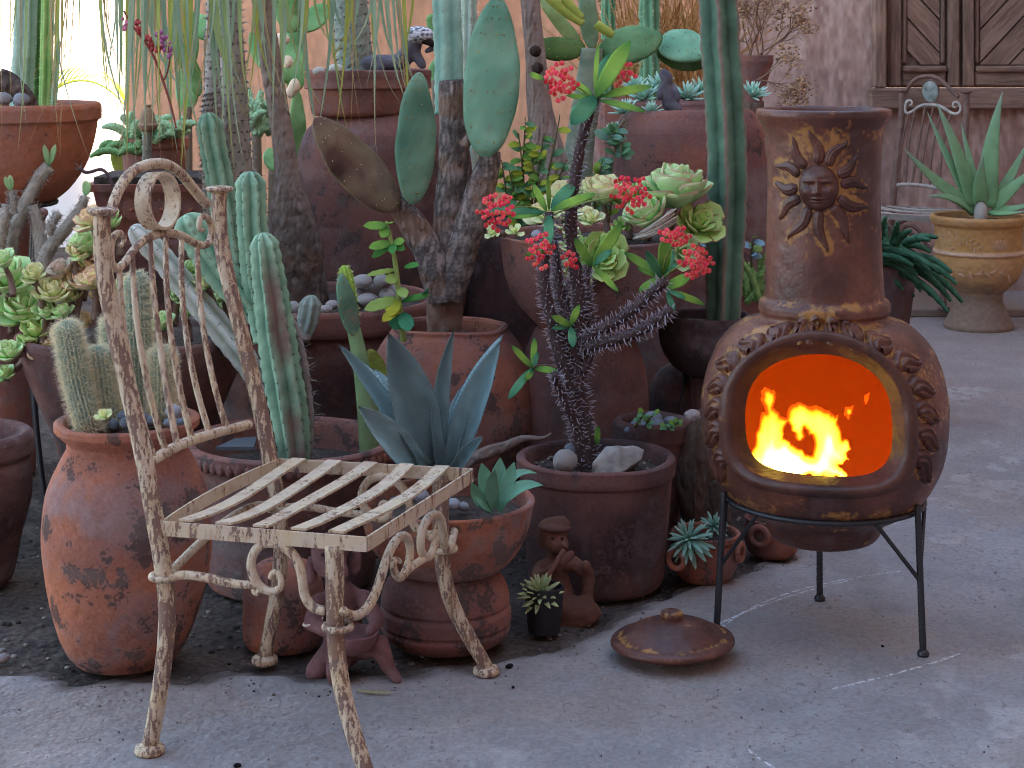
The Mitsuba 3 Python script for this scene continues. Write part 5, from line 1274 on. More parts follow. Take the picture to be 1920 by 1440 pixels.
# swollen bottle palm trunk in the pebble pot
pt = thing('ponytail_palm', 'ponytail palm with a leaning grey trunk swollen at the base and hanging ribbon leaves', 'palm')
trP = [(552, 600), (552, 540), (550, 480), (547, 420), (541, 350), (532, 270), (516, 170), (502, 80), (490, 0), (476, -100), (462, -200)]
v, f, uv = bark_tube(W3(trP, 4.86), [px(q, 4.86) for q in (66, 62, 52, 36, 22, 20, 20, 19, 18, 17, 16)], uvx=[0, 0.2, 0.7, 1, 1, 1], dark=[0.9, 0.75, 0.35, 0.0, 0, 0, 0], rough=0.05, seed=5, m=130, rings_=0.012)
put(pt, 'trunk', (v, f), 'bark', True, color=uv)
GR = [('87a266', 'b8cb8a'), ('7a9c80', 'b0c8a8'), ('9aa84c', 'd0cf74'), ('93ae8c', 'c4d6b6')]
def hang(parent, n, x0, x1, yt0, yt1, crown, Yc, seed, thin=1.0, dry=0.12, cols=GR):
    rg = np.random.default_rng(seed)
    for i in range(n):
        xt = rg.uniform(x0, x1); yt = rg.uniform(yt0, yt1)
        Yt = Yc + rg.uniform(-.45, .35)
        xa = xt - (xt - crown[0]) * rg.uniform(.05, .35) + rg.normal(0, 34)
        P = [at(crown[0] + rg.normal(0, 8), crown[1], Yc), at(crown[0] * .45 + xa * .55, crown[1] - rg.uniform(0, 60), (Yc + Yt) / 2), at(xa, (crown[1] * .35 + yt * .25) - 30, Yt), at(xa + (xt - xa) * .35, yt * .5 + 5, Yt), at(xt, yt, Yt)]
        isdry = rg.random() < dry
        w = px(rg.uniform(3.2, 6.2) * thin * (0.45 if isdry else 1), Yc)
        v, f, t = blade(P, [w * .6, w, w * 1.05, w * .9, w * .45, w * .04], 0.3, 20, [rg.uniform(-.9, .9), -1, rg.uniform(-.2, .3)])
        cs = cols[rg.integers(len(cols))]
        c = ramp(Lc(cs[0]), Lc(cs[1]), vnoise(v, 12, i)) if not isdry else ramp(Lc('a8895c'), Lc('d6bd92'), vnoise(v, 12, i))
        c = ramp(c, Lc('c9a24a') if rg.random() < .4 else Lc('b9a888'), np.clip((t - .8) / .2, 0, 1) * rg.random())
        put(parent, 'leaf', (v, f), 'blade', True, color=c * 0.9)
hang(pt, 30, 560, 845, 60, 300, (600, -260), 4.9, 1)
hang(pt, 16, 455, 600, 60, 260, (560, -260), 4.75, 2)
p2 = thing('ponytail_palm', 'palm crown of long ribbon leaves hanging down over the upper left corner', 'palm')
hang(p2, 38, 205, 385, 130, 345, (290, -330), 4.45, 3)
hang(p2, 16, 225, 310, 60, 260, (290, -330), 4.75, 8)
hang(p2, 18, 380, 470, 110, 330, (330, -330), 4.5, 4)
hang(p2, 20, -30, 130, 120, 330, (120, -330), 4.3, 5, 0.7, 0.5)
hang(p2, 17, 95, 235, 60, 330, (190, -330), 4.5, 6, 0.42, 0.35)
v, f, uv = bark_tube([at(290, -300, 4.5), at(320, -380, 4.55), at(360, -480, 4.6)], 0.03, uvx=1.0, n=14, m=20, seed=8)
put(p2, 'trunk', (v, f), 'bark', True, color=uv)

# tall cacti in the hanging bowl
hb = [('pale grey green column cactus in the orange bowl, left of the bright green one', [(36, 250), (44, 120), (50, -20), (52, -150)], 22, 4.62, 6, ('86a596', 'b7cbbd', '8b8478')),
      ('bright yellow green column cactus in the orange bowl, beside the bright gap', [(84, 250), (87, 120), (90, -20), (90, -150)], 13, 4.58, 5, ('5f8f3c', 'b2cf7a', '7d7a55')),
      ('dark green column cactus between the pale and the bright green ones', [(68, 250), (70, 120), (71, -20), (72, -150)], 9, 4.68, 5, ('2e5a35', '6f9a55', '5a5a45')),
      ('short slim cactus finger at the right edge of the orange bowl', [(99, 220), (104, 150), (109, 72)], 6, 4.55, 5, ('6f9a68', 'b6cfa6', '7d7a55'))]
for i, (lab, P, w, Y, rb, cols) in enumerate(hb):
    k = thing('bowl_cactus', lab, 'cactus')
    cactus(k, 'stem', W3(P, Y), px(w, Y), rb, cols, 0.32, (0.006, .0006, 2), seed=20 + i, k=0.1 if i == 3 else .03, nw=26, sp_cols=('efe9d8', 'ffffff'), cork=-.5)
k = thing('dark_log', 'dark old wood stump leaning in the orange bowl', 'log')
v, f, uv = bark_tube([at(0, 150, 4.45), at(30, 165, 4.45), at(62, 215, 4.45)], [px(22, 4.45), px(20, 4.45), px(14, 4.45)], 0.0, [0.6, 0.6], 0.2, 16, 30, 3)
put_top(k, (v, f), 'bark', True, color=uv)

# ------------------------------------------------------------ agaves, aloe, rosettes
def big_leaves(key, L, Y, shape, T, cols, bsdf='plant', teeth=True, cup=0.35, seed=0, edge=None):
    for i, (bx, by, mx, my, tx, ty, w, dY, nv) in enumerate(L):
        P = [at(bx, by, Y), at(mx, my, Y + dY * .5), at(tx, ty, Y + dY)]
        C = spline(P, 22); t = np.linspace(0, 1, 22)
        tg = np.gradient(C, axis=0); tg /= np.linalg.norm(tg, axis=1, keepdims=True)
        nn = unit(nv); sd = np.cross(tg, nn); sd /= np.linalg.norm(sd, axis=1, keepdims=True); up = np.cross(sd, tg)
        ww = px(w, Y) * PchipInterpolator(*SHAPES[shape])(t)
        th = np.arange(14) / 14 * 2 * np.pi
        tk_ = px(w, Y) * T * (1 - .7 * t) * np.minimum(1, ww / (px(w, Y) * .2))
        R = C[:, None] + (ww[:, None] * np.cos(th))[..., None] * sd[:, None] + (tk_[:, None] * np.sin(th) - cup * ww[:, None] * (1 - np.cos(th) ** 2) + 0.0)[..., None] * up[:, None]
        v, f = rings(R)
        tt = np.r_[np.repeat(t, 14), 0, 1]; e = np.r_[np.tile(np.abs(np.cos(th)), 22), 0, 0]
        c = leaf_col(v, tt, e, Lc(cols[0]), Lc(cols[1]), Lc(cols[2]), seed + i, edge, 40, 0.3)
        c = c * (0.85 + 0.3 * vnoise(v * [1, 1, .35], 60, i))[:, None]
        if teeth: c = c * (1.22 if nv[2] > .45 else .80)  # sky light painted into the colour: upward leaves lighter, the others darker
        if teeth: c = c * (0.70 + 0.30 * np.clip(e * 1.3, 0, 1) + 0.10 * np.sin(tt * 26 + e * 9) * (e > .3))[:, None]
        if teeth: c = ramp(c, Lc('3a2c28'), np.clip((tt - .965) / .03, 0, 1))
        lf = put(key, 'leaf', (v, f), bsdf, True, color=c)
        if teeth:
            q = np.linspace(.08, .93, 26)
            b_, t_ = [], []
            for s in (-1, 1):
                Cq = np.stack([np.interp(q, t, C[:, j]) for j in range(3)], 1); Sq = np.stack([np.interp(q, t, sd[:, j]) for j in range(3)], 1)
                wq = np.interp(q, t, ww)[:, None]
                b_.append(Cq + s * Sq * wq * .98); t_.append(Cq + s * Sq * (wq + 0.0045) + np.stack([np.interp(q, t, tg[:, j]) for j in range(3)], 1) * .002)
            vf, cc = cones(np.vstack(b_), np.vstack(t_), 0.0014, 3, Lc('7c8c84'), Lc('4a3c34'))
            labels[put(lf, 'teeth', vf, 'plain', False, color=cc)] = {'kind': 'stuff', 'label': 'tiny teeth along the leaf edge'}
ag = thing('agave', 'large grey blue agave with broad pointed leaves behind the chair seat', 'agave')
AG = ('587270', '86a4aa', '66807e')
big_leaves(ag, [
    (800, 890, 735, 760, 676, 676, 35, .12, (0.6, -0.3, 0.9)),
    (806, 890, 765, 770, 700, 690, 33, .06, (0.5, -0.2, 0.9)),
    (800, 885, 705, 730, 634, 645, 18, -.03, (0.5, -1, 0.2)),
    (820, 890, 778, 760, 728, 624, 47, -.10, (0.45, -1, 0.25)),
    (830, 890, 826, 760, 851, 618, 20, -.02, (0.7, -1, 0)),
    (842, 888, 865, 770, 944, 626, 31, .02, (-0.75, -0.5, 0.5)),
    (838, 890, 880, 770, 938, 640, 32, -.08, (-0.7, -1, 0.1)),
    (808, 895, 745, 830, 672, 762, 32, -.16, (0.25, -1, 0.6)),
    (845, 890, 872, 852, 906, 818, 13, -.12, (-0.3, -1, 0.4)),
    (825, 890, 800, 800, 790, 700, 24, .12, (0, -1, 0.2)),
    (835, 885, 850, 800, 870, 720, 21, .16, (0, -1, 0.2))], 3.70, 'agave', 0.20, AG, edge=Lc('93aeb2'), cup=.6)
ag = thing('agave', 'small green agave in the right of the terracotta bowl', 'agave')
big_leaves(ag, [(925, 955, 912, 905, 903, 868, 17, 0, (0, -1, .3)), (928, 955, 935, 900, 938, 858, 18, .02, (0, -1, .1)), (930, 955, 952, 905, 964, 866, 16, 0, (-.4, -1, .2)), (934, 955, 970, 915, 1018, 910, 15, -.03, (-.2, -.8, .8)),
               (934, 952, 965, 890, 1008, 888, 12, .05, (-.2, -.6, .9)), (920, 955, 895, 930, 885, 905, 13, -.03, (.4, -1, .4)), (922, 957, 905, 945, 888, 932, 11, -.06, (.3, -.8, .8)), (928, 955, 922, 915, 928, 880, 14, -.05, (.2, -1, .2))], 3.44, 'agave', 0.2, ('4f7d66', '6f9c80', '5f8a70'), teeth=False)
al = thing('aloe', 'green aloe with long upright pointed leaves in the ornate urn', 'aloe')
big_leaves(al, [(1826, 385, 1795, 285, 1756, 193, 18, .04, (.5, -1, .1)), (1820, 380, 1775, 290, 1738, 208, 11, .1, (.5, -1, .2)), (1828, 392, 1752, 335, 1695, 278, 15, -.08, (.3, -1, .5)), (1834, 380, 1818, 300, 1801, 228, 10, .12, (.2, -1, 0)),
               (1850, 388, 1858, 280, 1880, 172, 20, .05, (-.3, -1, 0)), (1840, 392, 1838, 340, 1844, 292, 16, -.06, (0, -1, .3)), (1862, 382, 1900, 320, 1928, 262, 11, .1, (-.5, -1, .2)), (1858, 390, 1895, 355, 1945, 312, 15, -.02, (-.4, -1, .4)),
               (1862, 395, 1895, 392, 1940, 380, 13, -.1, (-.1, -.6, .8)), (1822, 396, 1785, 372, 1740, 368, 13, -.15, (.1, -.7, .8)), (1855, 396, 1880, 400, 1925, 396, 12, -.2, (0, -.6, .9))], 7.35, 'aloe', 0.42, ('6a8a5c', '82a274', '7f9484'), teeth=False, cup=0.15)
put(al, 'stem', tube([at(1838, 418, 7.3), at(1839, 402, 7.3), at(1840, 385, 7.33)], [px(11, 7.3), px(13, 7.3), px(9, 7.3)], 12, 14, sec=lambda th, t: 1 + .12 * np.sin(t * 40)), 'plain', True, color=Lc('a8968a'), label='pale ringed stub of the stem')

GREEN = (Lc('6b9648'), Lc('a3c472'), Lc('bccc86'))
PALE = (Lc('a0ba76'), Lc('d2dca0'), Lc('e4dcae'))
PINK = (Lc('9cb070'), Lc('d8d6a4'), Lc('e2b8a0'))
JADE = (Lc('6ea068'), Lc('aed098'), Lc('c6dca4'))
RED = Lc('c0705a')
# rosettes of the wide pot
def ros(x, y, Y, R, n, cols, label, axis=(0, -.6, 1), W=.36, edge=RED, name='rosette_plant', shape='spat', stem=None, merge=False, lo=0.1, hi=1.4, bend=.45, group=None, inner=.4, cup=.25, T=.12, cat='succulent'):
    o = at(x, y, Y)
    sd = int(x * 7 + y * 13) % 997
    st = None
    if stem: st = ([o + np.array([0, 0, -.01]), o * .5 + at(*stem, Y) * .5 + [0, .01, 0], at(*stem, Y)], [px(5, Y), px(6, Y), px(7, Y)])
    return rosette(name, label, cat, o, axis, px(R, Y), n, W, shape, cols, edge, lo, hi, T, bend, cup, merge, group, st, sd, inner=inner)
ros(1268, 372, 4.34, 84, 24, JADE, 'largest pale green rosette with red leaf edges, beside the post cactus', (-.03, -.12, 1), .50, lo=-.1, hi=1.5, stem=(1255, 450), bend=.75, cup=.42, inner=.72)
ros(1218, 412, 4.28, 62, 16, JADE, 'green rosette facing left, low in front of the largest rosette', (-.45, -.4, .8), .52, stem=(1215, 450), bend=.7, cup=.4, inner=.65)
ros(1132, 372, 4.36, 58, 22, PALE, 'yellow green rosette in the middle of the wide pot', (.0, -.15, 1), .46, stem=(1140, 450), bend=.7, cup=.4, inner=.7)
ros(1064, 380, 4.40, 56, 18, PALE, 'pale rosette on the left of the wide pot, behind the thorny stems', (-.3, -.6, 1), .4, stem=(1080, 450))
ros(1028, 408, 4.32, 48, 16, PALE, 'flattish pale yellow rosette at the left rim of the wide pot', (-.3, -.8, .8), .36, stem=(1040, 446))
ros(1126, 482, 4.16, 62, 20, GREEN, 'big green rosette hanging over the front rim of the wide pot', (.2, -1, .35), .46, edge=Lc('a7a86a'), stem=(1130, 440))
ros(1308, 424, 4.34, 60, 18, GREEN, 'yellowish green rosette just left of the ribbed post cactus', (.2, -.8, .6), .44, stem=(1290, 450))
ros(1276, 470, 4.25, 44, 14, JADE, 'green rosette drooping over the right rim of the wide pot', (.3, -1, .1), .42, stem=(1260, 445))
ros(1078, 455, 4.22, 30, 16, GREEN, 'small leafy rosette between the two thorny stems', (-.1, -1, .5), .40, edge=None)
ros(965, 436, 4.24, 22, 10, PALE, 'small pale rosette at the far left rim of the wide pot', (0, -.8, .9), .36, edge=None)
ros(926, 438, 4.3, 22, 9, PALE, 'small rosette dangling outside the left rim of the wide pot', (-.5, -.8, .4), .36, edge=None, stem=(946, 440))
ros(1182, 380, 4.4, 50, 16, GREEN, 'plump green rosette between the yellow green and the largest rosette', (-.1, -.3, 1), .48, stem=(1180, 450), bend=.7, cup=.4, inner=.65)
ros(1106, 415, 4.27, 36, 14, PALE, 'pale rosette just right of the tallest thorny stem', (.1, -.6, 1), .42)
ros(1162, 425, 4.3, 24, 10, GREEN, 'tiny green rosette below the yellow green one', (0, -1, .7), .36, edge=None)
ros(1094, 520, 4.18, 30, 12, PALE, 'trailing green rosette lowest on the front of the wide pot', (-.1, -1, -.3), .42, edge=None)
# trailing chains of leaves over the front of the wide pot
k = thing('trailing_succulent', 'trailing stem of small pale green leaves hanging down the wide pot', 'succulent')
for i in range(20):
    p = at(1064 + 10 * math.sin(i * 1.3), 400 + i * 7, 4.19 - .002 * i)
    v, f, t, e = leaf_shape(px(24, 4.2), px(10, 4.2), px(3, 4.2), 'spat', .4, .2)
    an = (0.25 if i % 2 else math.pi - .25)
    c = leaf_col(v, t, e, *PALE, i)
    put(k, 'leaf', (place(v, p, [math.cos(an), -.5, .1], [0, -.4, 1]), f), 'plant', True, color=c)
rb_ = thing('root_bundle', 'bundle of dry pale roots at the front rim of the wide pot', 'roots')
mb = MB()
for i in range(26):
    y0 = U(-14, 14)
    mb.add(tube([at(1195 + U(-8, 8), 438 + y0 * .4 + 6, 4.22), at(1230, 428 + y0 * .8, 4.2), at(1262 + U(-10, 10), 405 + y0, 4.24)], U(.0012, .0024), 5, 10), ramp(Lc('8d7d70'), Lc('d0c2b0'), np.array([U(0, 1)]))[0])
put_top(rb_, mb, 'plain', True)

# left succulent pot: many rosettes
LS = [(14, 532, 58, 16, JADE, 'large jade green rosette at the left edge of the picture'), (44, 590, 56, 16, JADE, 'large jade rosette leaning out over the pot edge, far left'), (98, 555, 40, 14, PALE, 'pale green rosette right of the two large jade rosettes'),
      (66, 628, 40, 9, GREEN, 'loose green rosette with one long flat leaf, lower left'), (152, 534, 32, 12, PINK, 'cream and pink rosette on a brown stem, centre of the left pot'), (178, 532, 38, 12, PINK, 'pink tinged rosette touching the left chair post'), (166, 498, 34, 12, PINK, 'pinkish rosette above the cream and pink one'),
      (118, 512, 32, 10, (Lc('98a084'), Lc('c2b8a4'), Lc('c8a098')), 'mauve grey rosette before the spiny grey stems'), (164, 466, 42, 14, JADE, 'fresh green rosette just left of the chair post'), (174, 418, 36, 10, PINK, 'salmon edged rosette highest in the left pot'),
      (210, 420, 30, 10, JADE, 'pale green rosette seen behind the top of the left chair post'), (18, 668, 34, 12, JADE, 'small green rosette hanging low at the left edge'), (74, 672, 28, 9, PINK, 'round yellowish rosette hanging over the pot rim'),
      (12, 706, 26, 9, JADE, 'lowest hanging rosette at the left edge'), (120, 590, 24, 10, JADE, 'tiny green rosette in the middle of the left pot'), (88, 650, 18, 8, PINK, 'tiny pinkish rosette on a bare stem'), (158, 606, 24, 12, PINK, 'small reddish star rosette behind the leaning hairy cactus'),
      (306, 612, 30, 10, JADE, 'upright light green rosette between the chair spindles'), (388, 532, 30, 12, PALE, 'pale rosette behind the chair back, right side of the left pot'), (366, 508, 26, 10, JADE, 'bright green rosette left of the blue cactus branch'),
      (396, 574, 26, 10, JADE, 'green rosette next to the right chair post'), (330, 560, 22, 9, JADE, 'small green rosette near the leaning grey cactus'), (245, 600, 24, 9, PINK, 'yellowish rosette behind the tallest hairy cactus'), (215, 560, 26, 10, PINK, 'peach rosette hidden behind the left chair post')]
LS = [(x, y, R * 1.18, n + 3, cols, lab) for x, y, R, n, cols, lab in LS] + [
    (136, 560, 30, 12, PALE, 'pale green rosette just left of the cream and pink one'), (188, 560, 30, 12, PINK, 'pinkish rosette right behind the stout hairy cactus'), (84, 590, 32, 13, JADE, 'green rosette between the big jade ones and the hairy cacti'), (10, 494, 36, 13, JADE, 'jade rosette highest at the left edge'), (66, 520, 34, 13, PALE, 'pale rosette behind the large jade ones'), (140, 476, 28, 11, PINK, 'rosy small rosette by the spiny grey stems'), (200, 452, 30, 11, JADE, 'green rosette behind the left scroll of the chair'), (232, 540, 28, 11, PALE, 'pale rosette left of the tallest hairy cactus'), (50, 648, 30, 11, JADE, 'green rosette on the rim of the left pot'), (108, 632, 26, 11, PINK, 'cream rosette at the rim above the leaning hairy cactus'), (420, 560, 26, 11, GREEN, 'green rosette right behind the right chair post'), (350, 590, 24, 10, JADE, 'little green rosette under the leaning grey stem')]
for x, y, R, n, cols, lab in LS:
    r = np.random.default_rng(int(x + y))
    ros(x, y, 4.16 + r.uniform(-.08, .06) - (.04 if y > 640 else 0), R, n, cols, lab, (r.uniform(-.35, .35), -.45, r.uniform(.7, 1)), .46, name='rosette_plant', bend=.65, cup=.36, inner=.6, stem=(x + r.uniform(-12, 25), min(y + R + 25, 668)) if y < 640 else (x + 50, 660), edge=RED if cols is PINK else Lc('c4b08a'), lo=.05, T=.16)
# spiny grey stems, left
gs = thing('thorn_stems', 'clump of crooked grey spiny stems below the orange bowl', 'spiny shrub')
for i, (P, w) in enumerate([([(14, 520), (20, 450), (42, 395), (66, 345), (92, 312)], (16, 15, 13, 12, 12)), ([(88, 520), (78, 470), (70, 420), (62, 385)], (14, 13, 11, 8)), ([(80, 520), (95, 462), (122, 430), (148, 395), (160, 368)], (14, 13, 12, 10, 7)),
                             ([(-5, 480), (5, 420), (15, 385)], (12, 12, 10)), ([(24, 400), (24, 378), (21, 358)], (7, 6, 5)), ([(90, 440), (100, 415), (112, 400)], (8, 7, 6))]):
    W = W3(P, 4.42 - i * .02); rr = [px(q, 4.4) for q in w]
    v, f = tube(W, rr, 14, 40, sec=lambda th, t: 1 + .12 * np.sin(th * 5 + t * 20))
    s = put(gs, 'stem', (v, f), 'plant', True, color=ramp(Lc('857d74'), Lc('c2b9ae'), vnoise(v, 50, i)))
    vf, cc = spiral_spines(W, rr, 9, max(10, int(len(P) * 6)), px(11, 4.4), .0013, i, '6f655f', 'c9c0b6', 1, .2, .5)
    labels[put(s, 'spines', vf, 'plain', False, color=cc)] = {'kind': 'stuff'}
    tip = W[-1]
    if i in (0, 2, 4):
        for j in range(3):
            v, f, t, e = leaf_shape(px(46 if i == 0 else 30, 4.4), px(6, 4.4), px(2, 4.4), 'oval', .2, .2)
            put(gs, 'leaf', (place(v, tip, [U(-.4, .4), U(-.4, .1), 1], [0, -1, .2]), f), 'plant', True, color=leaf_col(v, t, e, Lc('6f9a62'), Lc('9cc08a'), Lc('b9cf9f'), j))
# small rosettes on the ground pots
ros(196, 782, HY - .12, 22, 12, PALE, 'tiny pale rosette among the pebbles of the orange jar', (0, -.7, 1), .36, edge=None, T=.15)
BG = (Lc('4f7a70'), Lc('7fa898'), Lc('a9c6b8'))
ros(1290, 1010, 3.90, 52, 44, BG, 'spiky blue green rosette spilling from the small tan pot', (-.5, -.6, 1), .10, 'needle' and None, shape='needle', lo=-.7, hi=1.3, bend=-.2, T=.3, inner=.6)
ros(1338, 985, 4.0, 32, 26, BG, 'smaller blue green rosette in the small tan pot, behind the larger', (.2, -.6, 1), .11, None, shape='needle', lo=-.3, hi=1.4, bend=0, T=.3, inner=.6)
ros(1012, 1112, 3.61, 46, 46, (Lc('56784a'), Lc('8fa56f'), Lc('c2c79a')), 'yellow green spiky rosette in the small black pot', (-.35, -.7, 1), .13, Lc('c8a58a'), shape='lance', lo=-.2, hi=1.4, bend=.15, T=.25, inner=.55)
# blue green rosettes on the tall mauve jar
SV = (Lc('5f8a7c'), Lc('9cc4ae'), Lc('cfe3d2'))
for i, (x, y, R, lab) in enumerate([(1172, 196, 34, 'spiky silver rosette at the left rim of the tall mauve jar'), (1208, 170, 40, 'silver green rosette left of the dark figurine'), (1238, 150, 38, 'silver green rosette behind the dark figurine'), (1222, 196, 26, 'little silvery rosette low before the dark figurine'), (1290, 170, 42, 'bright green spiky rosette right of the dark figurine'), (1316, 158, 34, 'silvery rosette close to the left side of the post cactus'), (1412, 165, 38, 'blue green rosette just right of the post cactus'), (1150, 235, 26, 'silvery rosette hanging outside the tall mauve jar'), (1190, 150, 30, 'silvery rosette highest on the tall mauve jar')]):
    ros(x, y + 12, 5.0 + (i % 3) * .05, R, 26, SV, lab, ((x - 1290) / 400, -.4, 1), .13, None, shape='lance', lo=.15, hi=1.45, bend=.2, T=.25, inner=.6)

# dark green bush behind the chiminea
bu = thing('finger_bush', 'dense bush of dark green knobbly finger stems behind the chiminea', 'succulent bush')
rg = np.random.default_rng(5)
for i in range(120):
    ang = rg.uniform(-1.9, 1.9); L = rg.uniform(70, 150)
    o = at(1618 + rg.uniform(-55, 55), 500 + rg.uniform(-12, 14), 5.7 + rg.uniform(-.12, .1))
    d = np.array([math.sin(ang), rg.uniform(-1, .5), math.cos(ang) * .8 - .12])
    s = px(L, 5.7)
    P = [o, o + d * s * .5 + [0, 0, .02], o + d * s * np.array([1, 1, .9]) + [0, 0, -.35 * s * abs(math.sin(ang)) + .02]]
    v, f = tube(P, [px(5, 5.7), px(7.5, 5.7), px(7, 5.7), px(3, 5.7)], 10, 26, sec=lambda th, t: 1 + .22 * np.sin(t * 60) * np.cos(th * 2.5))
    put(bu, 'stem', (v, f), 'plant', True, color=ramp(Lc('1d3d30'), Lc('4f7d5c'), vnoise(v, 70, i) * 1.2 - .1))
# kalanchoe in front of the round jar
ka = thing('leafy_plant', 'leafy plant with scalloped bright green leaves beside the round jar', 'plant')
KY = 4.14
put(ka, 'stem', tube(W3([(757, 640), (748, 560), (742, 500), (733, 450), (724, 415)], KY), [px(6, KY), px(5, KY), px(3, KY)], 8, 24), 'plant', True, color=Lc('8fa05c'))
for i, (bx, by, tx, ty, w, col) in enumerate([(728, 424, 680, 420, 11, 0), (728, 424, 714, 446, 12, 0), (728, 420, 733, 412, 9, 0), (735, 455, 690, 462, 11, 0), (735, 458, 693, 482, 10, 1), (737, 455, 758, 450, 10, 0), (736, 460, 760, 466, 11, 1), (736, 458, 735, 472, 10, 1),
        (745, 505, 682, 513, 7, 2), (748, 560, 677, 578, 14, 2), (746, 520, 722, 525, 13, 2), (748, 540, 762, 555, 13, 2), (747, 560, 727, 592, 17, 3), (750, 585, 737, 622, 19, 4), (754, 585, 768, 620, 18, 4), (752, 565, 806, 548, 8, 1), (758, 500, 782, 492, 10, 1), (752, 575, 715, 600, 12, 3), (800, 552, 792, 538, 9, 4)]):
    P = at(bx, by, KY); Q = at(tx, ty, KY - U(.01, .06))
    L = np.linalg.norm(Q - P)
    v, f, t, e = leaf_shape(L * .9, px(w * .82, KY), px(1.6, KY), 'oval', -.3, .12, 12, 10, 4.2)
    cs = [('5a9a34', '8fc250'), ('35753f', '5f9c50'), ('8aa84c', 'b9cf78'), ('8f9f3a', 'c6c552'), ('2f7a5a', '58a878')][col]
    put(ka, 'leaf', (place(v, P, Q - P, [U(-.3, .3), -1, .6]), f), 'blade', True, color=leaf_col(v, t, e, Lc(cs[0]), Lc(cs[1]), Lc(cs[1]), i))

# ------------------------------------------------------------ crown of thorns
ct = thing('crown_of_thorns', 'thorny plant with dark spiny stems, long green leaves and red flower clusters', 'flowering plant')
CYY = 3.93
STM = [([(1092, 890), (1085, 820), (1076, 755), (1056, 685), (1036, 605), (1020, 525), (1025, 450), (1030, 398)], (15, 14, 13, 12, 11, 10, 9, 8), 0), ([(1106, 890), (1098, 820), (1088, 750), (1082, 640), (1086, 560), (1072, 450), (1078, 345), (1100, 235), (1122, 178)], (17, 16, 14, 12, 11, 11, 10, 9, 8), .04),
       ([(1092, 640), (1120, 618), (1165, 588), (1205, 552), (1240, 516)], (7, 9, 10, 9, 8), -.10), ([(1090, 655), (1130, 638), (1175, 618), (1215, 592), (1246, 562)], (7, 9, 10, 9, 7), -.14),
       ([(1090, 830), (1068, 765), (1046, 715), (1040, 690)], (9, 9, 8, 6), -.07), ([(1086, 740), (1062, 640), (1050, 560), (1042, 480), (1030, 440)], (10, 10, 9, 8, 7), .10), ([(1090, 700), (1108, 620), (1100, 540), (1112, 500)], (9, 9, 8, 6), .09), ([(1075, 640), (1064, 560), (1085, 530)], (8, 7, 5), .12)]
for i, (P, w, dY) in enumerate(STM):
    W = W3(P, CYY); W = [p + np.array([0, dY * q / (len(P) - 1), 0]) for q, p in enumerate(W)]
    rr = [px(q, CYY) for q in w]
    v, f = tube(W, rr, 14, 60, sec=lambda th, t: 1 + .14 * np.sin(th * 4 + t * 50))
    s = put(ct, 'stem', (v, f), 'plant', True, color=ramp(Lc('2c2226'), Lc('5d4a48'), vnoise(v, 80, i)))
    L = np.sum(np.linalg.norm(np.diff(spline(W, 40), axis=0), axis=1))
    vf, cc = spiral_spines(W, rr, 7, int(L / .0085), px(15, CYY), .0021, i + 3, '6a5a5e', 'c9c0c8', 1, .25, .35)
    labels[put(s, 'thorns', vf, 'plain', False, color=cc)] = {'kind': 'stuff', 'label': 'pale grey thorns'}
def ctleaf(bx, by, tx, ty, w, dY=-.03, col=0, Y=CYY):
    P, Q = at(bx, by, Y), at(tx, ty, Y + dY)
    L = np.linalg.norm(Q - P)
    v, f, t, e = leaf_shape(L, px(w, Y), px(1.5, Y), 'oval', U(-.35, .1), .16, 12, 8)
    v[:, 2] += .05 * L
    cs = [('3f7a3a', '8fb84c'), ('3a7f5c', '74ab88'), ('4f8f3a', 'a6cc5a')][col]
    put(ct, 'leaf', (place(v, P, Q - P, [U(-.5, .5), -1, .55]), f), 'blade', True, color=leaf_col(v, t, e, Lc(cs[0]), Lc(cs[1]), Lc(cs[0]), int(tx)))
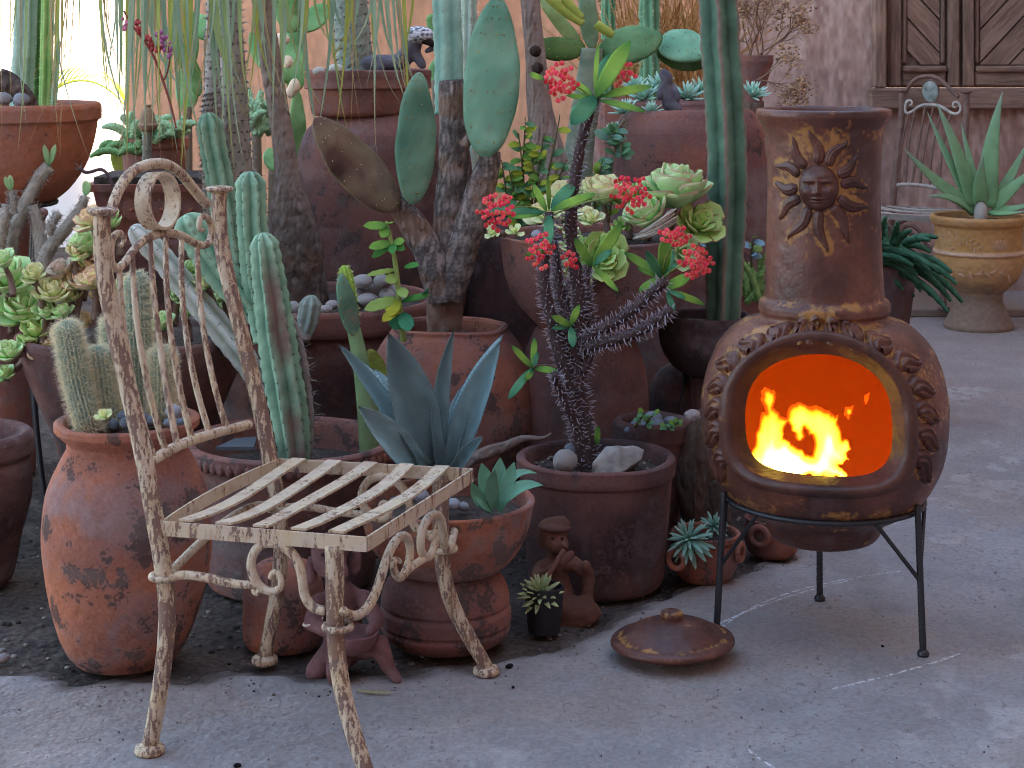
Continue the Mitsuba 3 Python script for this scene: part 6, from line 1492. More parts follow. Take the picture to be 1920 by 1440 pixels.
for a_ in [(1119, 185, 1117, 78, 5, .0, 2), (1122, 182, 1178, 76, 17, -.04, 2), (1121, 184, 1147, 96, 16, .05, 1), (1116, 184, 1073, 228, 18, -.06, 1), (1126, 184, 1222, 158, 9, -.02, 2), (1124, 190, 1208, 204, 7, -.05, 0), (1112, 182, 1072, 154, 8, .03, 2), (1112, 186, 1062, 180, 6, .0, 0), (1020, 150, 992, 138, 6, 0, 2),
           (1022, 400, 905, 394, 8, -.03, 1), (1028, 396, 1025, 328, 5, 0, 0), (1026, 396, 1000, 344, 7, .02, 2), (1034, 394, 1078, 342, 13, .02, 1), (1036, 396, 1112, 360, 9, -.05, 2), (1030, 402, 1029, 466, 10, -.06, 1), (1020, 402, 960, 410, 5, .03, 0),
           (1236, 520, 1172, 470, 9, .0, 0), (1238, 518, 1210, 468, 9, -.04, 1), (1242, 514, 1248, 442, 13, -.02, 0), (1238, 522, 1198, 548, 9, -.06, 0), (1246, 524, 1262, 470, 7, .03, 1), (1250, 540, 1298, 518, 11, -.04, 2), (1246, 545, 1324, 570, 7, 0, 2), (1250, 548, 1262, 586, 7, -.05, 1), (1240, 516, 1270, 490, 7, .04, 1), (1236, 522, 1195, 502, 5, .04, 0), (1250, 545, 1285, 560, 6, -.03, 1),
           (998, 690, 960, 648, 6, -.02, 2), (998, 690, 1003, 632, 6, .02, 2), (998, 692, 953, 745, 8, -.05, 1), (1000, 694, 985, 712, 6, -.03, 0), (1002, 690, 1046, 696, 8, -.04, 0), (1000, 692, 1008, 660, 5, 0, 1),
           (1070, 612, 1036, 592, 7, -.03, 2), (1070, 610, 1086, 572, 7, -.02, 2), (1070, 614, 1075, 648, 8, -.05, 1), (1066, 614, 1034, 616, 5, -.02, 1), (1112, 498, 1165, 420, 12, -.03, 2), (1110, 498, 1078, 448, 9, -.02, 0), (1114, 500, 1158, 545, 6, -.05, 2), (1114, 496, 1152, 470, 9, -.05, 1), (1108, 500, 1082, 480, 6, .02, 0), (1120, 835, 1124, 798, 7, -.05, 0), (1028, 470, 985, 478, 5, -.04, 0)]:
    ctleaf(*a_)
put(ct, 'twig', tube([at(1045, 690, CYY - .07), at(1020, 684, CYY - .04), at(998, 691, CYY)], .0022, 6, 10), 'plant', True, color=Lc('5a4038'))
def flower(c, r, seed, parent, tone):
    """one small flower: two round bracts and a dot"""
    rg = np.random.default_rng(seed)
    ax = unit([rg.uniform(-.7, .7), -1, rg.uniform(-.3, .7)])
    u = unit(np.cross(ax, [rg.uniform(-1, 1), .2, 1])); w = np.cross(ax, u)
    mb = MB()
    q = np.linspace(0, 2 * np.pi, 9)[:-1]
    for s in (-1, 1):
        o = c + s * u * r * .55
        ring = o + r * .62 * (np.cos(q)[:, None] * u + np.sin(q)[:, None] * w) + ax * r * .12 * np.cos(2 * q)[:, None]
        v = np.vstack([ring, o - ax * r * .15 - s * u * r * .3, o + ax * -r * .25]); j = np.arange(8)
        f = np.vstack([np.stack([j, (j + 1) % 8, j * 0 + 8], 1), np.stack([(j + 1) % 8, j, j * 0 + 9], 1)])
        mb.add((v, f), np.vstack([np.tile(Lc(tone), (8, 1)), Lc('e03a50')[None], Lc('d03048')[None]]))
    iso = trimesh.creation.icosphere(subdivisions=0)
    mb.add((iso.vertices * r * .2 + c + ax * r * .1, iso.faces), Lc('c9a24a'))
    put(parent, 'flower', mb, 'plain', True)
for i, (x, y, rx, ry, n, stem, Y) in enumerate([(1050, 152, 24, 30, 22, (1108, 184), 3.88), (932, 396, 28, 32, 22, (1010, 392), 3.86), (1182, 362, 30, 34, 22, (1040, 402), 3.80), (1010, 470, 20, 34, 14, (1024, 470), 3.84), (1268, 443, 24, 14, 13, (1240, 512), 3.82), (1306, 490, 24, 28, 22, (1242, 522), 3.80), (1168, 132, 16, 26, 9, (1128, 180), 3.97), (1072, 486, 8, 16, 5, (1060, 520), 3.9)]):
    h = put(ct, 'flower_stalk', tube([at(*stem, CYY), at((x + stem[0]) / 2, (y + stem[1]) / 2 - 6, (CYY + Y) / 2), at(x, y + 6, Y)], .0018, 6, 12), 'plant', True, color=Lc('7f8f4a'))
    rg = np.random.default_rng(i)
    for j in range(n):
        a_, q = j * 2.399, math.sqrt((j + .4) / n)
        flower(at(x + 1.15 * rx * q * math.cos(a_) + rg.normal(0, 2.5), y + 1.1 * ry * q * math.sin(a_) + rg.normal(0, 2.5), Y - .03 * (1 - q * q) + rg.normal(0, .006)), px(rg.uniform(7.6, 9.4), Y), i * 50 + j, h, ['f04a50', 'f4685f', 'ec3f4a', 'f25a5a', 'e0525c'][rg.integers(5)])

# ---------------------------------------------------------------- pebbles and stones
def pebbles(L, Y, label, group, cols, sd=0, z=None):
    rank = {i: j for j, i in enumerate(sorted(range(len(L)), key=lambda i: L[i][0]))}
    for i, (x, y, r) in enumerate(L):
        q = np.random.default_rng(sd + i)
        lab = label if len(L) > 9 or len(L) == 1 else ('leftmost', 'second', 'third', 'fourth', 'fifth', 'sixth', 'seventh', 'eighth', 'ninth')[rank[i]] + ' ' + label + ('' if rank[i] == 0 else ', counted from the left')
        k = thing('pebble', lab, 'pebble', group)
        v, f = pebble(at(x, y, Y + q.uniform(-.03, .03)), px(r, Y), sd + i, 2, .35, (1, q.uniform(.75, 1), q.uniform(.6, .85)))
        put_top(k, (v, f), 'stone', True, color=ramp(Lc(cols[0]), Lc(cols[1]), np.full(len(v), q.random()) + .5 * (vnoise(v, 70, i) - .5)))
pebbles([(214, 796, 13), (238, 792, 14), (262, 782, 16), (278, 790, 15), (325, 772, 17), (232, 780, 13), (318, 792, 13), (250, 800, 11), (340, 790, 10)], HY - .08, 'blue grey pebble under the hairy cacti', 'pebbles in the orange jar', ('5c6470', '9aa0a6'), 10)
rgp = np.random.default_rng(77)
L = [(680, 528, 21), (705, 545, 22), (716, 528, 19), (668, 552, 20), (690, 562, 20), (728, 556, 18), (655, 566, 15), (640, 570, 14), (742, 545, 16), (710, 566, 17), (735, 570, 14), (690, 542, 18), (672, 570, 15), (622, 572, 15), (612, 580, 12), (548, 578, 17), (530, 572, 12), (560, 586, 10), (596, 578, 12), (754, 560, 12)]
pebbles(L, 4.66, 'rounded grey pebble heaped in the dark terracotta pot', 'pebbles in the pebble pot', ('7d7673', 'a9a19f'), 30)
pebbles([(1008, 440, 16), (1030, 446, 10)], 4.24, 'grey stone in the wide pot', 'stones in the wide pot', ('6d6c74', '8f8d92'), 60)
pebbles([(765, 935, 15), (790, 930, 17), (742, 940, 13), (850, 945, 16), (868, 950, 12)], 3.5, 'grey pebble in the terracotta bowl', 'pebbles in the bowl', ('6a6870', '98969a'), 70)
pebbles([(1200, 800, 22), (1232, 798, 16), (1258, 790, 14), (1180, 806, 10), (1225, 785, 18)], 4.12, 'blue grey stone in the shallow pot', 'stones in the shallow pot', ('4d5361', '7f8591'), 80)
pebbles([(8, 186, 16), (40, 188, 17)], 4.42, 'grey stone on the soil of the big orange bowl', 'stones in the orange bowl', ('77737a', 'a09ca3'), 90)
pebbles([(630, 132, 18), (598, 134, 12)], 5.3, 'pale stone at the rim of the banded pot', 'stones in the banded pot', ('b0a59c', 'd2c9be'), 95)
k = thing('rock', 'large flat faced pale grey rock at the foot of the thorny stems', 'rock')
h = trimesh.convex.convex_hull(np.array([at(x, y, Y) for x, y, Y in [(1110, 890, 3.86), (1112, 866, 3.84), (1135, 838, 3.86), (1185, 836, 3.86), (1206, 846, 3.87), (1203, 862, 3.85), (1165, 888, 3.82), (1120, 892, 3.83), (1130, 846, 3.93), (1195, 846, 3.94), (1190, 880, 3.94), (1120, 880, 3.93), (1160, 842, 3.84)]]))
s_ = h
for _ in range(4): s_ = s_.subdivide()
v = s_.vertices + (meshkit.fbm(s_.vertices * 45, 3, 2)[:, None] - .5) * .010
trimesh.smoothing.filter_taubin(m_ := trimesh.Trimesh(v, s_.faces), iterations=3)
put_top(k, (m_.vertices, m_.faces), 'stone', True, color=ramp(Lc('77706c'), Lc('b0a8a2'), vnoise(m_.vertices, 45, 3) * 1.5 - .25) * (.8 + .4 * vnoise(m_.vertices, 190, 4))[:, None])
pebbles([(1060, 864, 27)], 3.84, 'oval grey pebble in the large brown flower pot', 'pebbles in the flower pot', ('8a8480', '9d9792'), 101)
pebbles([(1072, 842, 14)], 3.95, 'small blue grey pebble behind the oval one in the flower pot', 'pebble behind the oval pebble', ('666a75', '7b7f88'), 102)
mb = MB()
for i in range(150):
    a_, q = rgp.uniform(0, 6.283), math.sqrt(rgp.random()) * .135
    c = np.array([(1117 - 960) * 3.95 / F + q * math.cos(a_), 3.95 + q * math.sin(a_), POTS['flower_pot'][1] + .012])
    mb.add(pebble(c, rgp.uniform(.002, .005), i, 1, .5), ramp(Lc('4a3f3a'), Lc('b0a49c'), np.array([rgp.random() ** 2]))[0])
g_ = thing('gravel', 'grit and bark chips on the soil of the flower pot', 'gravel', kind='stuff'); put_top(g_, mb, 'stone', False)
mb = MB()
for i in range(620):
    x, y = rgp.uniform(-40, 1480), rgp.uniform(960, 1268)
    p = gnd(x, y)
    if slab.contains(__import__('shapely').geometry.Point(p[0], p[1] - .06)): continue
    mb.add(pebble([p[0], p[1], -.009], rgp.uniform(.002, .0075), i, 1, .5, (1, 1, .6)), ramp(Lc('2f2a28'), Lc('948b87'), np.array([rgp.random() ** 2]))[0])
g_ = thing('gravel', 'loose grit and chips strewn over the dark earth between the pots', 'gravel', kind='stuff'); put_top(g_, mb, 'stone', False)
mb = MB()
for i in range(420):
    x, y = rgp.uniform(0, 1920), 600 + 840 * rgp.random() ** .7
    p = gnd(x, y)
    if not slab.contains(__import__('shapely').geometry.Point(p[0], p[1])): continue
    mb.add(pebble([p[0], p[1], .001], rgp.uniform(.0008, .0022), i, 0, .5, (1, 1, .6)), ramp(Lc('3a3434'), Lc('8d8480'), np.array([rgp.random()]))[0])
for i in range(260):
    j = int(rgp.integers(0, len(E) - 1)); q = E[j] + np.array([rgp.normal(0, .05), -abs(rgp.normal(0, .07))])
    mb.add(pebble([q[0], q[1], .0], rgp.uniform(.0008, .0032), i, 0, .5, (1, 1, .6)), ramp(Lc('2f2826'), Lc('85786f'), np.array([rgp.random()]))[0])
g_ = thing('gravel', 'fine dark grit scattered over the concrete patio', 'gravel', kind='stuff'); put_top(g_, mb, 'stone', False)
for x, y, r, lab in [(955, 1252, .0062, 'black dropping on the patio to the right of the far front chair leg'), (962, 1290, .003, 'tiny black crumb on the patio right of the far chair foot'), (445, 1438, .005, 'black crumb on the patio at the bottom edge between the chair legs'), (1655, 1213, .003, 'small dark crumb on the patio left of the right stand foot'), (5, 1240, .012, 'small grey stone on the earth at the left edge')]:
    k = thing('crumb', lab, 'crumb'); p = gnd(x, y)
    put_top(k, pebble([p[0], p[1], r * .5], r, int(x), 2, .6, (1.3, 1, .7)), 'stone', True, color=Lc('17151a') if r < .01 else Lc('857c78'))
k = thing('dry_leaf', 'pale dry grass blade lying on the patio behind the near chair leg', 'leaf')
v, f, t = blade([gnd(668, 1298) + [0, 0, .004], gnd(705, 1303) + [0, 0, .004], gnd(740, 1303) + [0, 0, .005]], [.002, .0045, .0005], .2, 16, [0, 0, 1])
put_top(k, (v, f), 'blade', True, color=Lc('b9b07a'))
k = thing('slate', 'flat dark slate piece lying in the trough planter', 'stone')
h = trimesh.convex.convex_hull(np.array([at(*q) for q in [(405, 838, 3.9), (440, 822, 3.98), (482, 818, 4.02), (476, 838, 3.9), (405, 844, 3.9), (440, 828, 3.98), (482, 824, 4.02), (476, 844, 3.9)]]))
put_top(k, (h.vertices, h.faces), 'stone', False, color=Lc('55545c'))

# ---------------------------------------------------------------- wood, roots
k = thing('driftwood', 'curved bleached driftwood branch lying behind the flower pot rim', 'branch')
v, f, uv = bark_tube(W3([(868, 880), (905, 852), (945, 838), (985, 822), (1010, 822), (1034, 812)], 4.1), [px(q, 4.1) for q in (7, 12, 11, 8, 5, 2)], 0.6, None, .25, 18, 60, 6)
put_top(k, (v, f), 'bark', True, color=uv)
k = thing('carved_root', 'dark carved root figure standing between the flower pot and the chiminea', 'root sculpture')
v, f, uv = bark_tube(W3([(1322, 1090), (1318, 1000), (1308, 920), (1312, 860), (1318, 800), (1306, 775)], 4.12), [px(q, 4.12) for q in (34, 32, 34, 38, 34, 12)], 0.3, [.5, .5, .3], .3, 40, 90, 7)
put(k, 'body', (v, f), 'bark', True, color=ramp(uv, Lc('5a4038'), np.full(len(uv), .6)))
v, f, uv = bark_tube(W3([(1340, 1080), (1352, 980), (1336, 900)], 4.10), [px(q, 4.1) for q in (20, 20, 14)], 0.3, [.5, .4], .3, 20, 40, 8)
put(k, 'limb', (v, f), 'bark', True, color=ramp(uv, Lc('4a3833'), np.full(len(uv), .6)))
put(k, 'knob', pebble(at(1298, 778, 4.06), px(15, 4.06), 4, 3, .6), 'stone', True, color=Lc('a79c98'), label='pale knob on top of the carved root')
k = thing('dry_twig', 'thin dry curled twig between the orange bowl and the chair arch', 'twig')
put(k, 'stem', tube(W3([(150, 316), (172, 322), (190, 318), (206, 334), (214, 380), (216, 420)], 4.5), [.004, .004, .0035, .003], 7, 40), 'plain', True, color=Lc('5a4a52'))
for j in range(9):
    put(k, 'twig', tube([at(152, 316, 4.5), at(152 + U(-14, 6), 316 + U(-16, 10), 4.5)], .0012, 5, 4), 'plain', True, color=Lc('8a7c78'))

# ---------------------------------------------------------------- clay figures
def figure(name, label, Y, B, cat='figurine', tone=('5a3f3e', '856460'), sd=0, extra=None):
    k = thing(name, label, cat)
    s = Y / F
    v, f = bone_figure([(at(x0, y0, Y + d0), r0 * s, at(x1, y1, Y + d1), r1 * s) for x0, y0, d0, r0, x1, y1, d1, r1 in B], 4.5 * s)
    v = v + (meshkit.fbm(v * 60, 3, sd)[:, None] - .5) * .0022
    put(k, 'body', (v, f), 'stone', True, color=ramp(Lc(tone[0]), Lc(tone[1]), vnoise(v, 26, sd) * 1.5 - .25) * (.82 + .36 * vnoise(v, 150, sd))[:, None])
    return k
fY = 3.40
fg = figure('clay_figure', 'mauve clay kneeling figure holding a bowl under the chair seat', fY, [
    (612, 1030, 0, 30, 618, 1052, -.01, 33), (618, 1056, -.02, 26, 636, 1074, -.035, 19), (640, 1020, .0, 24, 612, 1026, 0, 28), (584, 1050, .01, 9, 583, 1084, .005, 14), (668, 1040, .015, 10, 664, 1066, .01, 13), (628, 1085, .01, 20, 636, 1112, .02, 24),
    (640, 1122, .02, 36, 645, 1215, .02, 38), (600, 1128, .01, 17, 680, 1122, .02, 18), (598, 1130, .005, 18, 584, 1168, -.02, 16), (584, 1168, -.02, 15, 628, 1190, -.06, 12), (684, 1124, .01, 18, 708, 1164, -.02, 14), (708, 1164, -.02, 13, 694, 1186, -.055, 10),
    (622, 1226, .01, 26, 594, 1258, .0, 22), (594, 1258, .0, 22, 590, 1284, .04, 15), (636, 1230, -.02, 24, 630, 1262, -.06, 20), (630, 1262, -.06, 20, 637, 1300, -.055, 13), (676, 1212, .0, 26, 712, 1208, -.03, 19), (712, 1208, -.03, 19, 730, 1256, -.03, 13), (730, 1256, -.03, 13, 746, 1274, -.055, 9)], sd=1)
c = at(662, 1186, fY - .05); s = fY / F
bp = smooth_prof([(12 * s, -40 * s), (34 * s, -26 * s), (45 * s, -6 * s), (47 * s, 2 * s), (44 * s, 2 * s), (38 * s, -8 * s), (10 * s, -22 * s), (0, -24 * s)], 30)
v, f = lathe(bp, c[:2], 40, 34, .001, 3, z0=c[2])
put(fg, 'bowl', (v, f), 'stone', True, color=ramp(Lc('5d3f42'), Lc('8d6a68'), vnoise(v, 40)), label='shallow bowl on the knees')
for x, y, r in ((606, 1040, 4.5), (634, 1038, 4.5)): put(fg, 'eye', pebble(at(x, y, fY - .043), r * s, 1, 2, .1), 'stone', True, color=Lc('3d2a2c'))
for x, y in ((590, 1180), (596, 1172)):
    pass
put(fg, 'bracelet', loop_tube(np.array([at(587, 1165, fY - .018) + 17.5 * s * (math.cos(a_) * np.array([1, 0, .35]) + math.sin(a_) * np.array([0, 1, 0])) for a_ in np.linspace(0, 6.2832, 21)]), 2.4 * s), 'stone', True, color=Lc('c9b4a8'), label='pale band round the arm')
gY = 3.74
fp = figure('clay_figure', 'brown clay figure with a turban sitting and playing a flute', gY, [
    (1040, 1012, 0, 24, 1046, 1022, -.01, 22), (1058, 1020, -.03, 6, 1062, 1026, -.035, 6), (1026, 992, 0, 20, 1052, 986, 0, 20), (1022, 1000, 0, 14, 1018, 1024, .01, 8), (1040, 1040, .01, 14, 1040, 1056, .01, 16),
    (1034, 1074, .01, 30, 1046, 1140, .02, 38), (1016, 1064, .0, 15, 1072, 1056, .0, 15), (1012, 1068, 0, 14, 1008, 1084, -.03, 12), (1008, 1084, -.03, 11, 1050, 1058, -.06, 9), (1050, 1058, -.06, 9, 1070, 1040, -.055, 9),
    (1078, 1058, 0, 14, 1104, 1078, -.01, 12), (1104, 1078, -.01, 12, 1098, 1058, -.03, 9), (1104, 1078, -.01, 12, 1102, 1120, -.02, 11), (1048, 1142, -.01, 30, 1098, 1144, -.04, 24), (1098, 1144, -.04, 24, 1112, 1150, -.03, 17), (1060, 1170, -.02, 20, 1104, 1160, -.05, 15), (1040, 1160, .02, 30, 1064, 1172, .0, 22)], tone=('55392f', '7d574a'), sd=2)
s = gY / F
put(fp, 'flute', tube([at(1056, 1032, gY - .045), at(1040, 1060, gY - .075), at(1018, 1092, gY - .09)], 5 * s, 10, 10), 'stone', True, color=Lc('6d4a3e'))
v, f = pebble((0, 0, 0), 1, 3, 3, .12)
put(fp, 'turban', (v * np.array([31, 27, 15]) * s + at(1040, 988, gY - .002), f), 'stone', True, color=ramp(Lc('4f352d'), Lc('75534a'), vnoise(v, 4)))
for x in (1036, 1054): put(fp, 'eye', pebble(at(x, 1010, gY - .026), 3 * s, 1, 1, .1), 'stone', True, color=Lc('2e201c'))
sY = 5.02
figure('stone_figure', 'small dark grey standing figurine among the silver succulents', sY, [(1246, 140, 0, 12, 1252, 148, -.01, 11), (1250, 160, 0, 12, 1258, 196, 0, 17), (1240, 165, 0, 7, 1236, 185, -.01, 6), (1262, 160, 0, 7, 1272, 185, -.02, 6), (1256, 196, 0, 16, 1272, 204, -.02, 9)], tone=('4b454d', '7d767d'), sd=3)
aY = 5.34
an = figure('animal_figure', 'dark grey animal figure with a white studded head on the banded pot', aY, [(690, 118, 0, 15, 750, 118, -.02, 16), (750, 118, -.02, 17, 772, 92, -.02, 17), (772, 92, -.02, 17, 776, 76, -.02, 18), (778, 100, -.03, 10, 792, 122, -.04, 9), (800, 96, -.03, 6, 822, 84, -.03, 5), (700, 112, -.02, 10, 716, 132, -.04, 8)], tone=('46404a', '77717b'), sd=4)
v, f = pebble((0, 0, 0), 1, 5, 4, .15)
v = v * np.array([30, 24, 23]) * (aY / F)
nzv = vnoise(v, 150, 2)
put(an, 'head', (v + at(784, 66, aY - .025), f), 'stone', True, color=ramp(Lc('5d5a66'), Lc('e2e0e2'), np.clip((nzv - .42) * 8, 0, 1)), label='white studded head')
put(an, 'jaw', cbox(at(806, 80, aY - .03), [34 * aY / F, .05, 12 * aY / F], .006, [[.94, 0, .34], [0, 1, 0], [-.34, 0, .94]]), 'stone', 30, color=Lc('2a211f'), label='dark open jaw')

# ---------------------------------------------------------------- plants of the back row
wt = thing('grey_tree', 'crooked grey brown trunk behind the largest green pad', 'tree')
v, f, uv = bark_tube(W3([(1052, 480), (1040, 345), (1026, 280), (1012, 200), (1004, 110), (994, 0), (988, -120)], 4.92), [px(q, 4.92) for q in (36, 36, 31, 23, 19, 18, 17)], 0.85, None, .10, seed=9)
put(wt, 'trunk', (v, f), 'bark', True, color=ramp(uv, Lc('8d7a70'), np.full(len(uv), .35)))
for x, y in ((1004, 96), (1008, 128)):
    put(wt, 'knot', tube([at(x, y, 4.86), at(x - 2, y - 1, 4.82)], [px(11, 4.9), px(9, 4.9)], 12, 4), 'bark', True, color=Lc('4a3d3a'))
op = thing('prickly_pear', 'branching prickly pear with wide horizontal pads behind the red flowers', 'cactus')
OY = 5.32
v, f = tube(W3([(1072, 460), (1078, 340), (1092, 240), (1104, 160), (1110, 90)], OY), [px(q, OY) for q in (32, 34, 27, 26, 20)], 20, 60, flat=(1, .6))
put(op, 'stem', (v, f), 'plant', True, color=ramp(Lc('6f7f6c'), Lc('9aa08c'), vnoise(v, 30, 4) * 1.6 - .3) * (.8 + .4 * vnoise(v, 150, 2))[:, None])
for i, (bx, by, tx, ty, w, T_, nv, cols, dY) in enumerate([(1098, 88, 988, 92, 23, 9, (0, -1, .35), ('3f5d33', '6f8a4a'), -.05), (1122, 98, 1246, 72, 35, 10, (.1, -1, .3), ('4d7a52', '86a878'), -.06), (1240, 76, 1330, 104, 36, 9, (-.1, -.9, .6), ('6f9f7d', '93bd97'), -.08), (1232, 92, 1338, 118, 27, 9, (0, -1, -.2), ('3c5a33', '5f7f4a'), -.02), (1108, 92, 1100, -40, 18, 9, (.3, -1, 0), ('5a7a58', '86a082'), 0),
        (1092, 88, 1012, -10, 14, 7, (.3, -1, .4), ('7a8f52', 'a3b078'), .05)]):
    pad(op, 'pad', at(bx, by, OY + .02), at(tx, ty, OY + dY), px(w, OY), px(T_, OY), nv, cols, 30 + i)
for P in ([(1094, 44), (1060, 22), (1020, -14)], [(1092, 34), (1064, 4), (1050, -20)], [(1150, 66), (1128, 52), (1118, 44)]):
    v, f = tube(W3(P, OY - .05), [px(7, OY), px(9, OY), px(8, OY)], 10, 20)
    put(op, 'young_stem', (v, f), 'plant', True, color=ramp(Lc('8f9f3f'), Lc('c2c26a'), vnoise(v, 40)), label='yellow green young stem')
for i, (x, w, lab, Y) in enumerate([(1141, 14, 'thin spiny column cactus behind the branching prickly pear', 7.3), (1218, 20, 'dark spiny column cactus left of the post cactus, far back', 7.2), (880, 16, 'pale spotted column cactus behind the smooth blue green one', 5.9)]):
    k = thing('back_cactus', lab, 'cactus')
    cactus(k, 'stem', W3([(x + 4, 330), (x, 150), (x, 0), (x - 1, -150)], Y), px(w, Y), 7, ('3f6a48', '7fa57d', '7a6f60') if i < 2 else ('8fa892', 'b9c4b2', '8d8478'), .25, (.016, .0009, 4), seed=40 + i, k=.02, nw=34, sp_cols=('d9cfb8', 'f2ecda'), cork=-.3)
pl = thing('prickly_pear', 'far prickly pear with flower buds behind the leaning palm trunk', 'cactus')
PY = 6.1
for i, (bx, by, tx, ty, w, nv) in enumerate([(555, 320, 553, 165, 17, (.5, -1, 0)), (554, 175, 550, 48, 24, (.2, -1, 0)), (548, 60, 515, -40, 22, (.3, -1, 0)), (562, 60, 612, 4, 24, (-.2, -1, .2)), (556, 60, 568, -30, 16, (.6, -1, 0)), (500, 128, 470, 62, 15, (.5, -1, .2)), (545, 150, 488, 118, 15, (.2, -1, .5)), (512, 322, 505, 280, 16, (.4, -1, 0)), (350, 130, 338, -10, 26, (.3, -1, 0)), (352, 210, 350, 110, 22, (.1, -1, 0)), (372, 180, 362, 108, 14, (.7, -1, 0)), (392, 70, 372, 28, 20, (.2, -1, .3)), (480, 240, 470, 208, 24, (.1, -1, .4)), (815, 160, 838, 108, 24, (.3, -1, .2)), (845, 90, 805, 28, 22, (.2, -1, .3)), (858, 80, 915, 54, 22, (0, -1, .4)), (236, 330, 226, 268, 22, (.2, -1, 0))]):
    pad(pl, 'pad', at(bx, by, PY), at(tx, ty, PY + (.1 if i % 2 else -.05)), px(w, PY), px(6, PY), nv, (('5a8a52', '8db87c') if i not in (12, 16) else ('7a8a3a', 'b0a84a')), 50 + i, dots=False)
for P in ([(555, 500), (556, 400), (555, 310)], [(352, 500), (352, 300), (351, 200)], [(830, 400), (822, 260), (818, 150)], [(240, 500), (240, 400), (236, 320)], [(480, 420), (482, 300), (480, 235)], [(510, 420), (512, 360), (512, 320)], [(392, 260), (392, 160), (391, 60)], [(850, 260), (852, 150), (850, 70)]):
    v, f = tube(W3(P, PY), px(9, PY), 10, 12)
    put(pl, 'stem', (v, f), 'plant', True, color=Lc('7a6a58'))
for x, y, r in ((526, 78, 12), (518, 92, 8), (536, 74, 7), (540, 116, 9), (500, 100, 9), (552, 162, 11), (545, 172, 9)):
    put(pl, 'flower_bud', pebble(at(x, y, PY - .25), px(r, PY), int(x), 2, .4, (1, 1, 1.3)), 'plant', True, color=ramp(Lc('c98a7a'), Lc('e8cdb0'), np.array([U(0, 1)]))[0], label='pinkish bud')
# knobbly green fingers
def fingers(name, label, x0, x1, y0, n, L, Y, up, sd, cols=('6a9468', 'b4cfa4'), w=7, lean=0.0):
    k = thing(name, label, 'succulent')
    r = np.random.default_rng(sd)
    for i in range(n):
        o = at(r.uniform(x0, x1), y0 + r.uniform(-10, 10), Y + r.uniform(-.1, .1))
        a_ = r.uniform(-1.1, 1.1) + lean
        d = np.array([math.sin(a_), r.uniform(-.5, .2), math.cos(a_) * up]); l = px(L, Y) * r.uniform(.6, 1.1)
        P = [o, o + d * l * .55 + [0, 0, .01], o + d * l + [0, 0, -.12 * l]]
        v, f = tube(P, [px(w, Y), px(w * 1.15, Y), px(w, Y), px(w * .35, Y)], 12, 30, sec=lambda th, t: 1 + .25 * np.sin(t * 48) * np.sin(th * 3))
        put(k, 'stem', (v, f), 'plant', True, color=ramp(Lc(cols[0]), Lc(cols[1]), vnoise(v, 60, i) * 1.3 - .1))
fingers('finger_plant', 'pale green knobbly finger stems in the pot under the hanging palm leaves', 240, 335, 258, 46, 62, 5.72, .75, 1)
fingers('finger_plant', 'knobbly pale green fingers between the spiny trunk and the palm trunk', 468, 512, 245, 26, 80, 5.6, 1.0, 2)
fingers('finger_plant', 'drooping green finger stems left of the rectangular planter', 215, 275, 282, 16, 56, 5.66, .15, 3, ('3f6a3a', '8aae72'), 6, -.9)
fingers('finger_plant', 'low green finger plant between the post cactus and the chiminea neck', 1396, 1430, 560, 26, 90, 4.95, 1.1, 4, ('4a7038', '9ab56a'), 5)
k = thing('clay_gourd', 'pinkish clay gourd ornament on a thin grey post, under the palm leaves', 'ornament')
v, f = lathe(smooth_prof([(0, 0), (.018, .002), (.030, .02), (.026, .026), (.021, .046), (.014, .064), (.008, .072), (.010, .078), (0, .080)], 40), ((277 - 960) * 5.35 / F, 5.35), 40, 40, .002, 4, z0=EYE - (247 - 60) * 5.35 / F)
put(k, 'gourd', (v, f), 'stone', True, color=ramp(Lc('7d5f52'), Lc('a5836f'), vnoise(v, 30)))
v, f = tube([at(273, 420, 5.35), at(275, 300, 5.35), at(277, 245, 5.35)], px(9, 5.35), 12, 30, sec=lambda th, t: 1 + .1 * np.sin(t * 60))
put(k, 'post', (v, f), 'stone', True, color=Lc('7d7a6c'))
# palm frond and low leaves in the sunny gap
fr = thing('palm_frond', 'sunlit yellow green palm frond in the bright gap behind the orange bowl', 'palm frond')
FY = 11.5
R0 = [(60, 235), (95, 175), (140, 152), (190, 160), (236, 200), (262, 240)]
W = spline(W3(R0, FY), 60)
put(fr, 'rachis', tube(W3(R0, FY), [.009, .006, .003], 8, 40), 'plain', True, color=Lc('7f9038'))
for i in range(6, 58, 2):
    for sg in (-1, 1):
        p = W[i]; tg = unit(W[min(i + 1, 59)] - W[i - 1])
        L = .42 * (1 - .55 * abs(i / 59 - .4))
        d = unit(tg * .75 + np.array([0, sg * .8, 0]) + [0, 0, .25 - .35 * (sg > 0)])
        v, f, t = blade([p, p + d * L * .5 + [0, 0, .015], p + d * L + [0, 0, -.09]], [.003, .0065, .0055, .001], .25, 10, [0, 0, 1])
        put(fr, 'leaflet', (v, f), 'blade', True, color=ramp(Lc('6f8a28'), Lc('a3b04a'), np.full(len(v), U(0, 1))))
put(fr, 'stalk', tube([[at(60, 235, FY)[0] - .1, FY, 0], at(40, 330, FY), at(60, 235, FY)], [.03, .02, .012], 8, 16), 'plain', True, color=Lc('8a8a4a'))
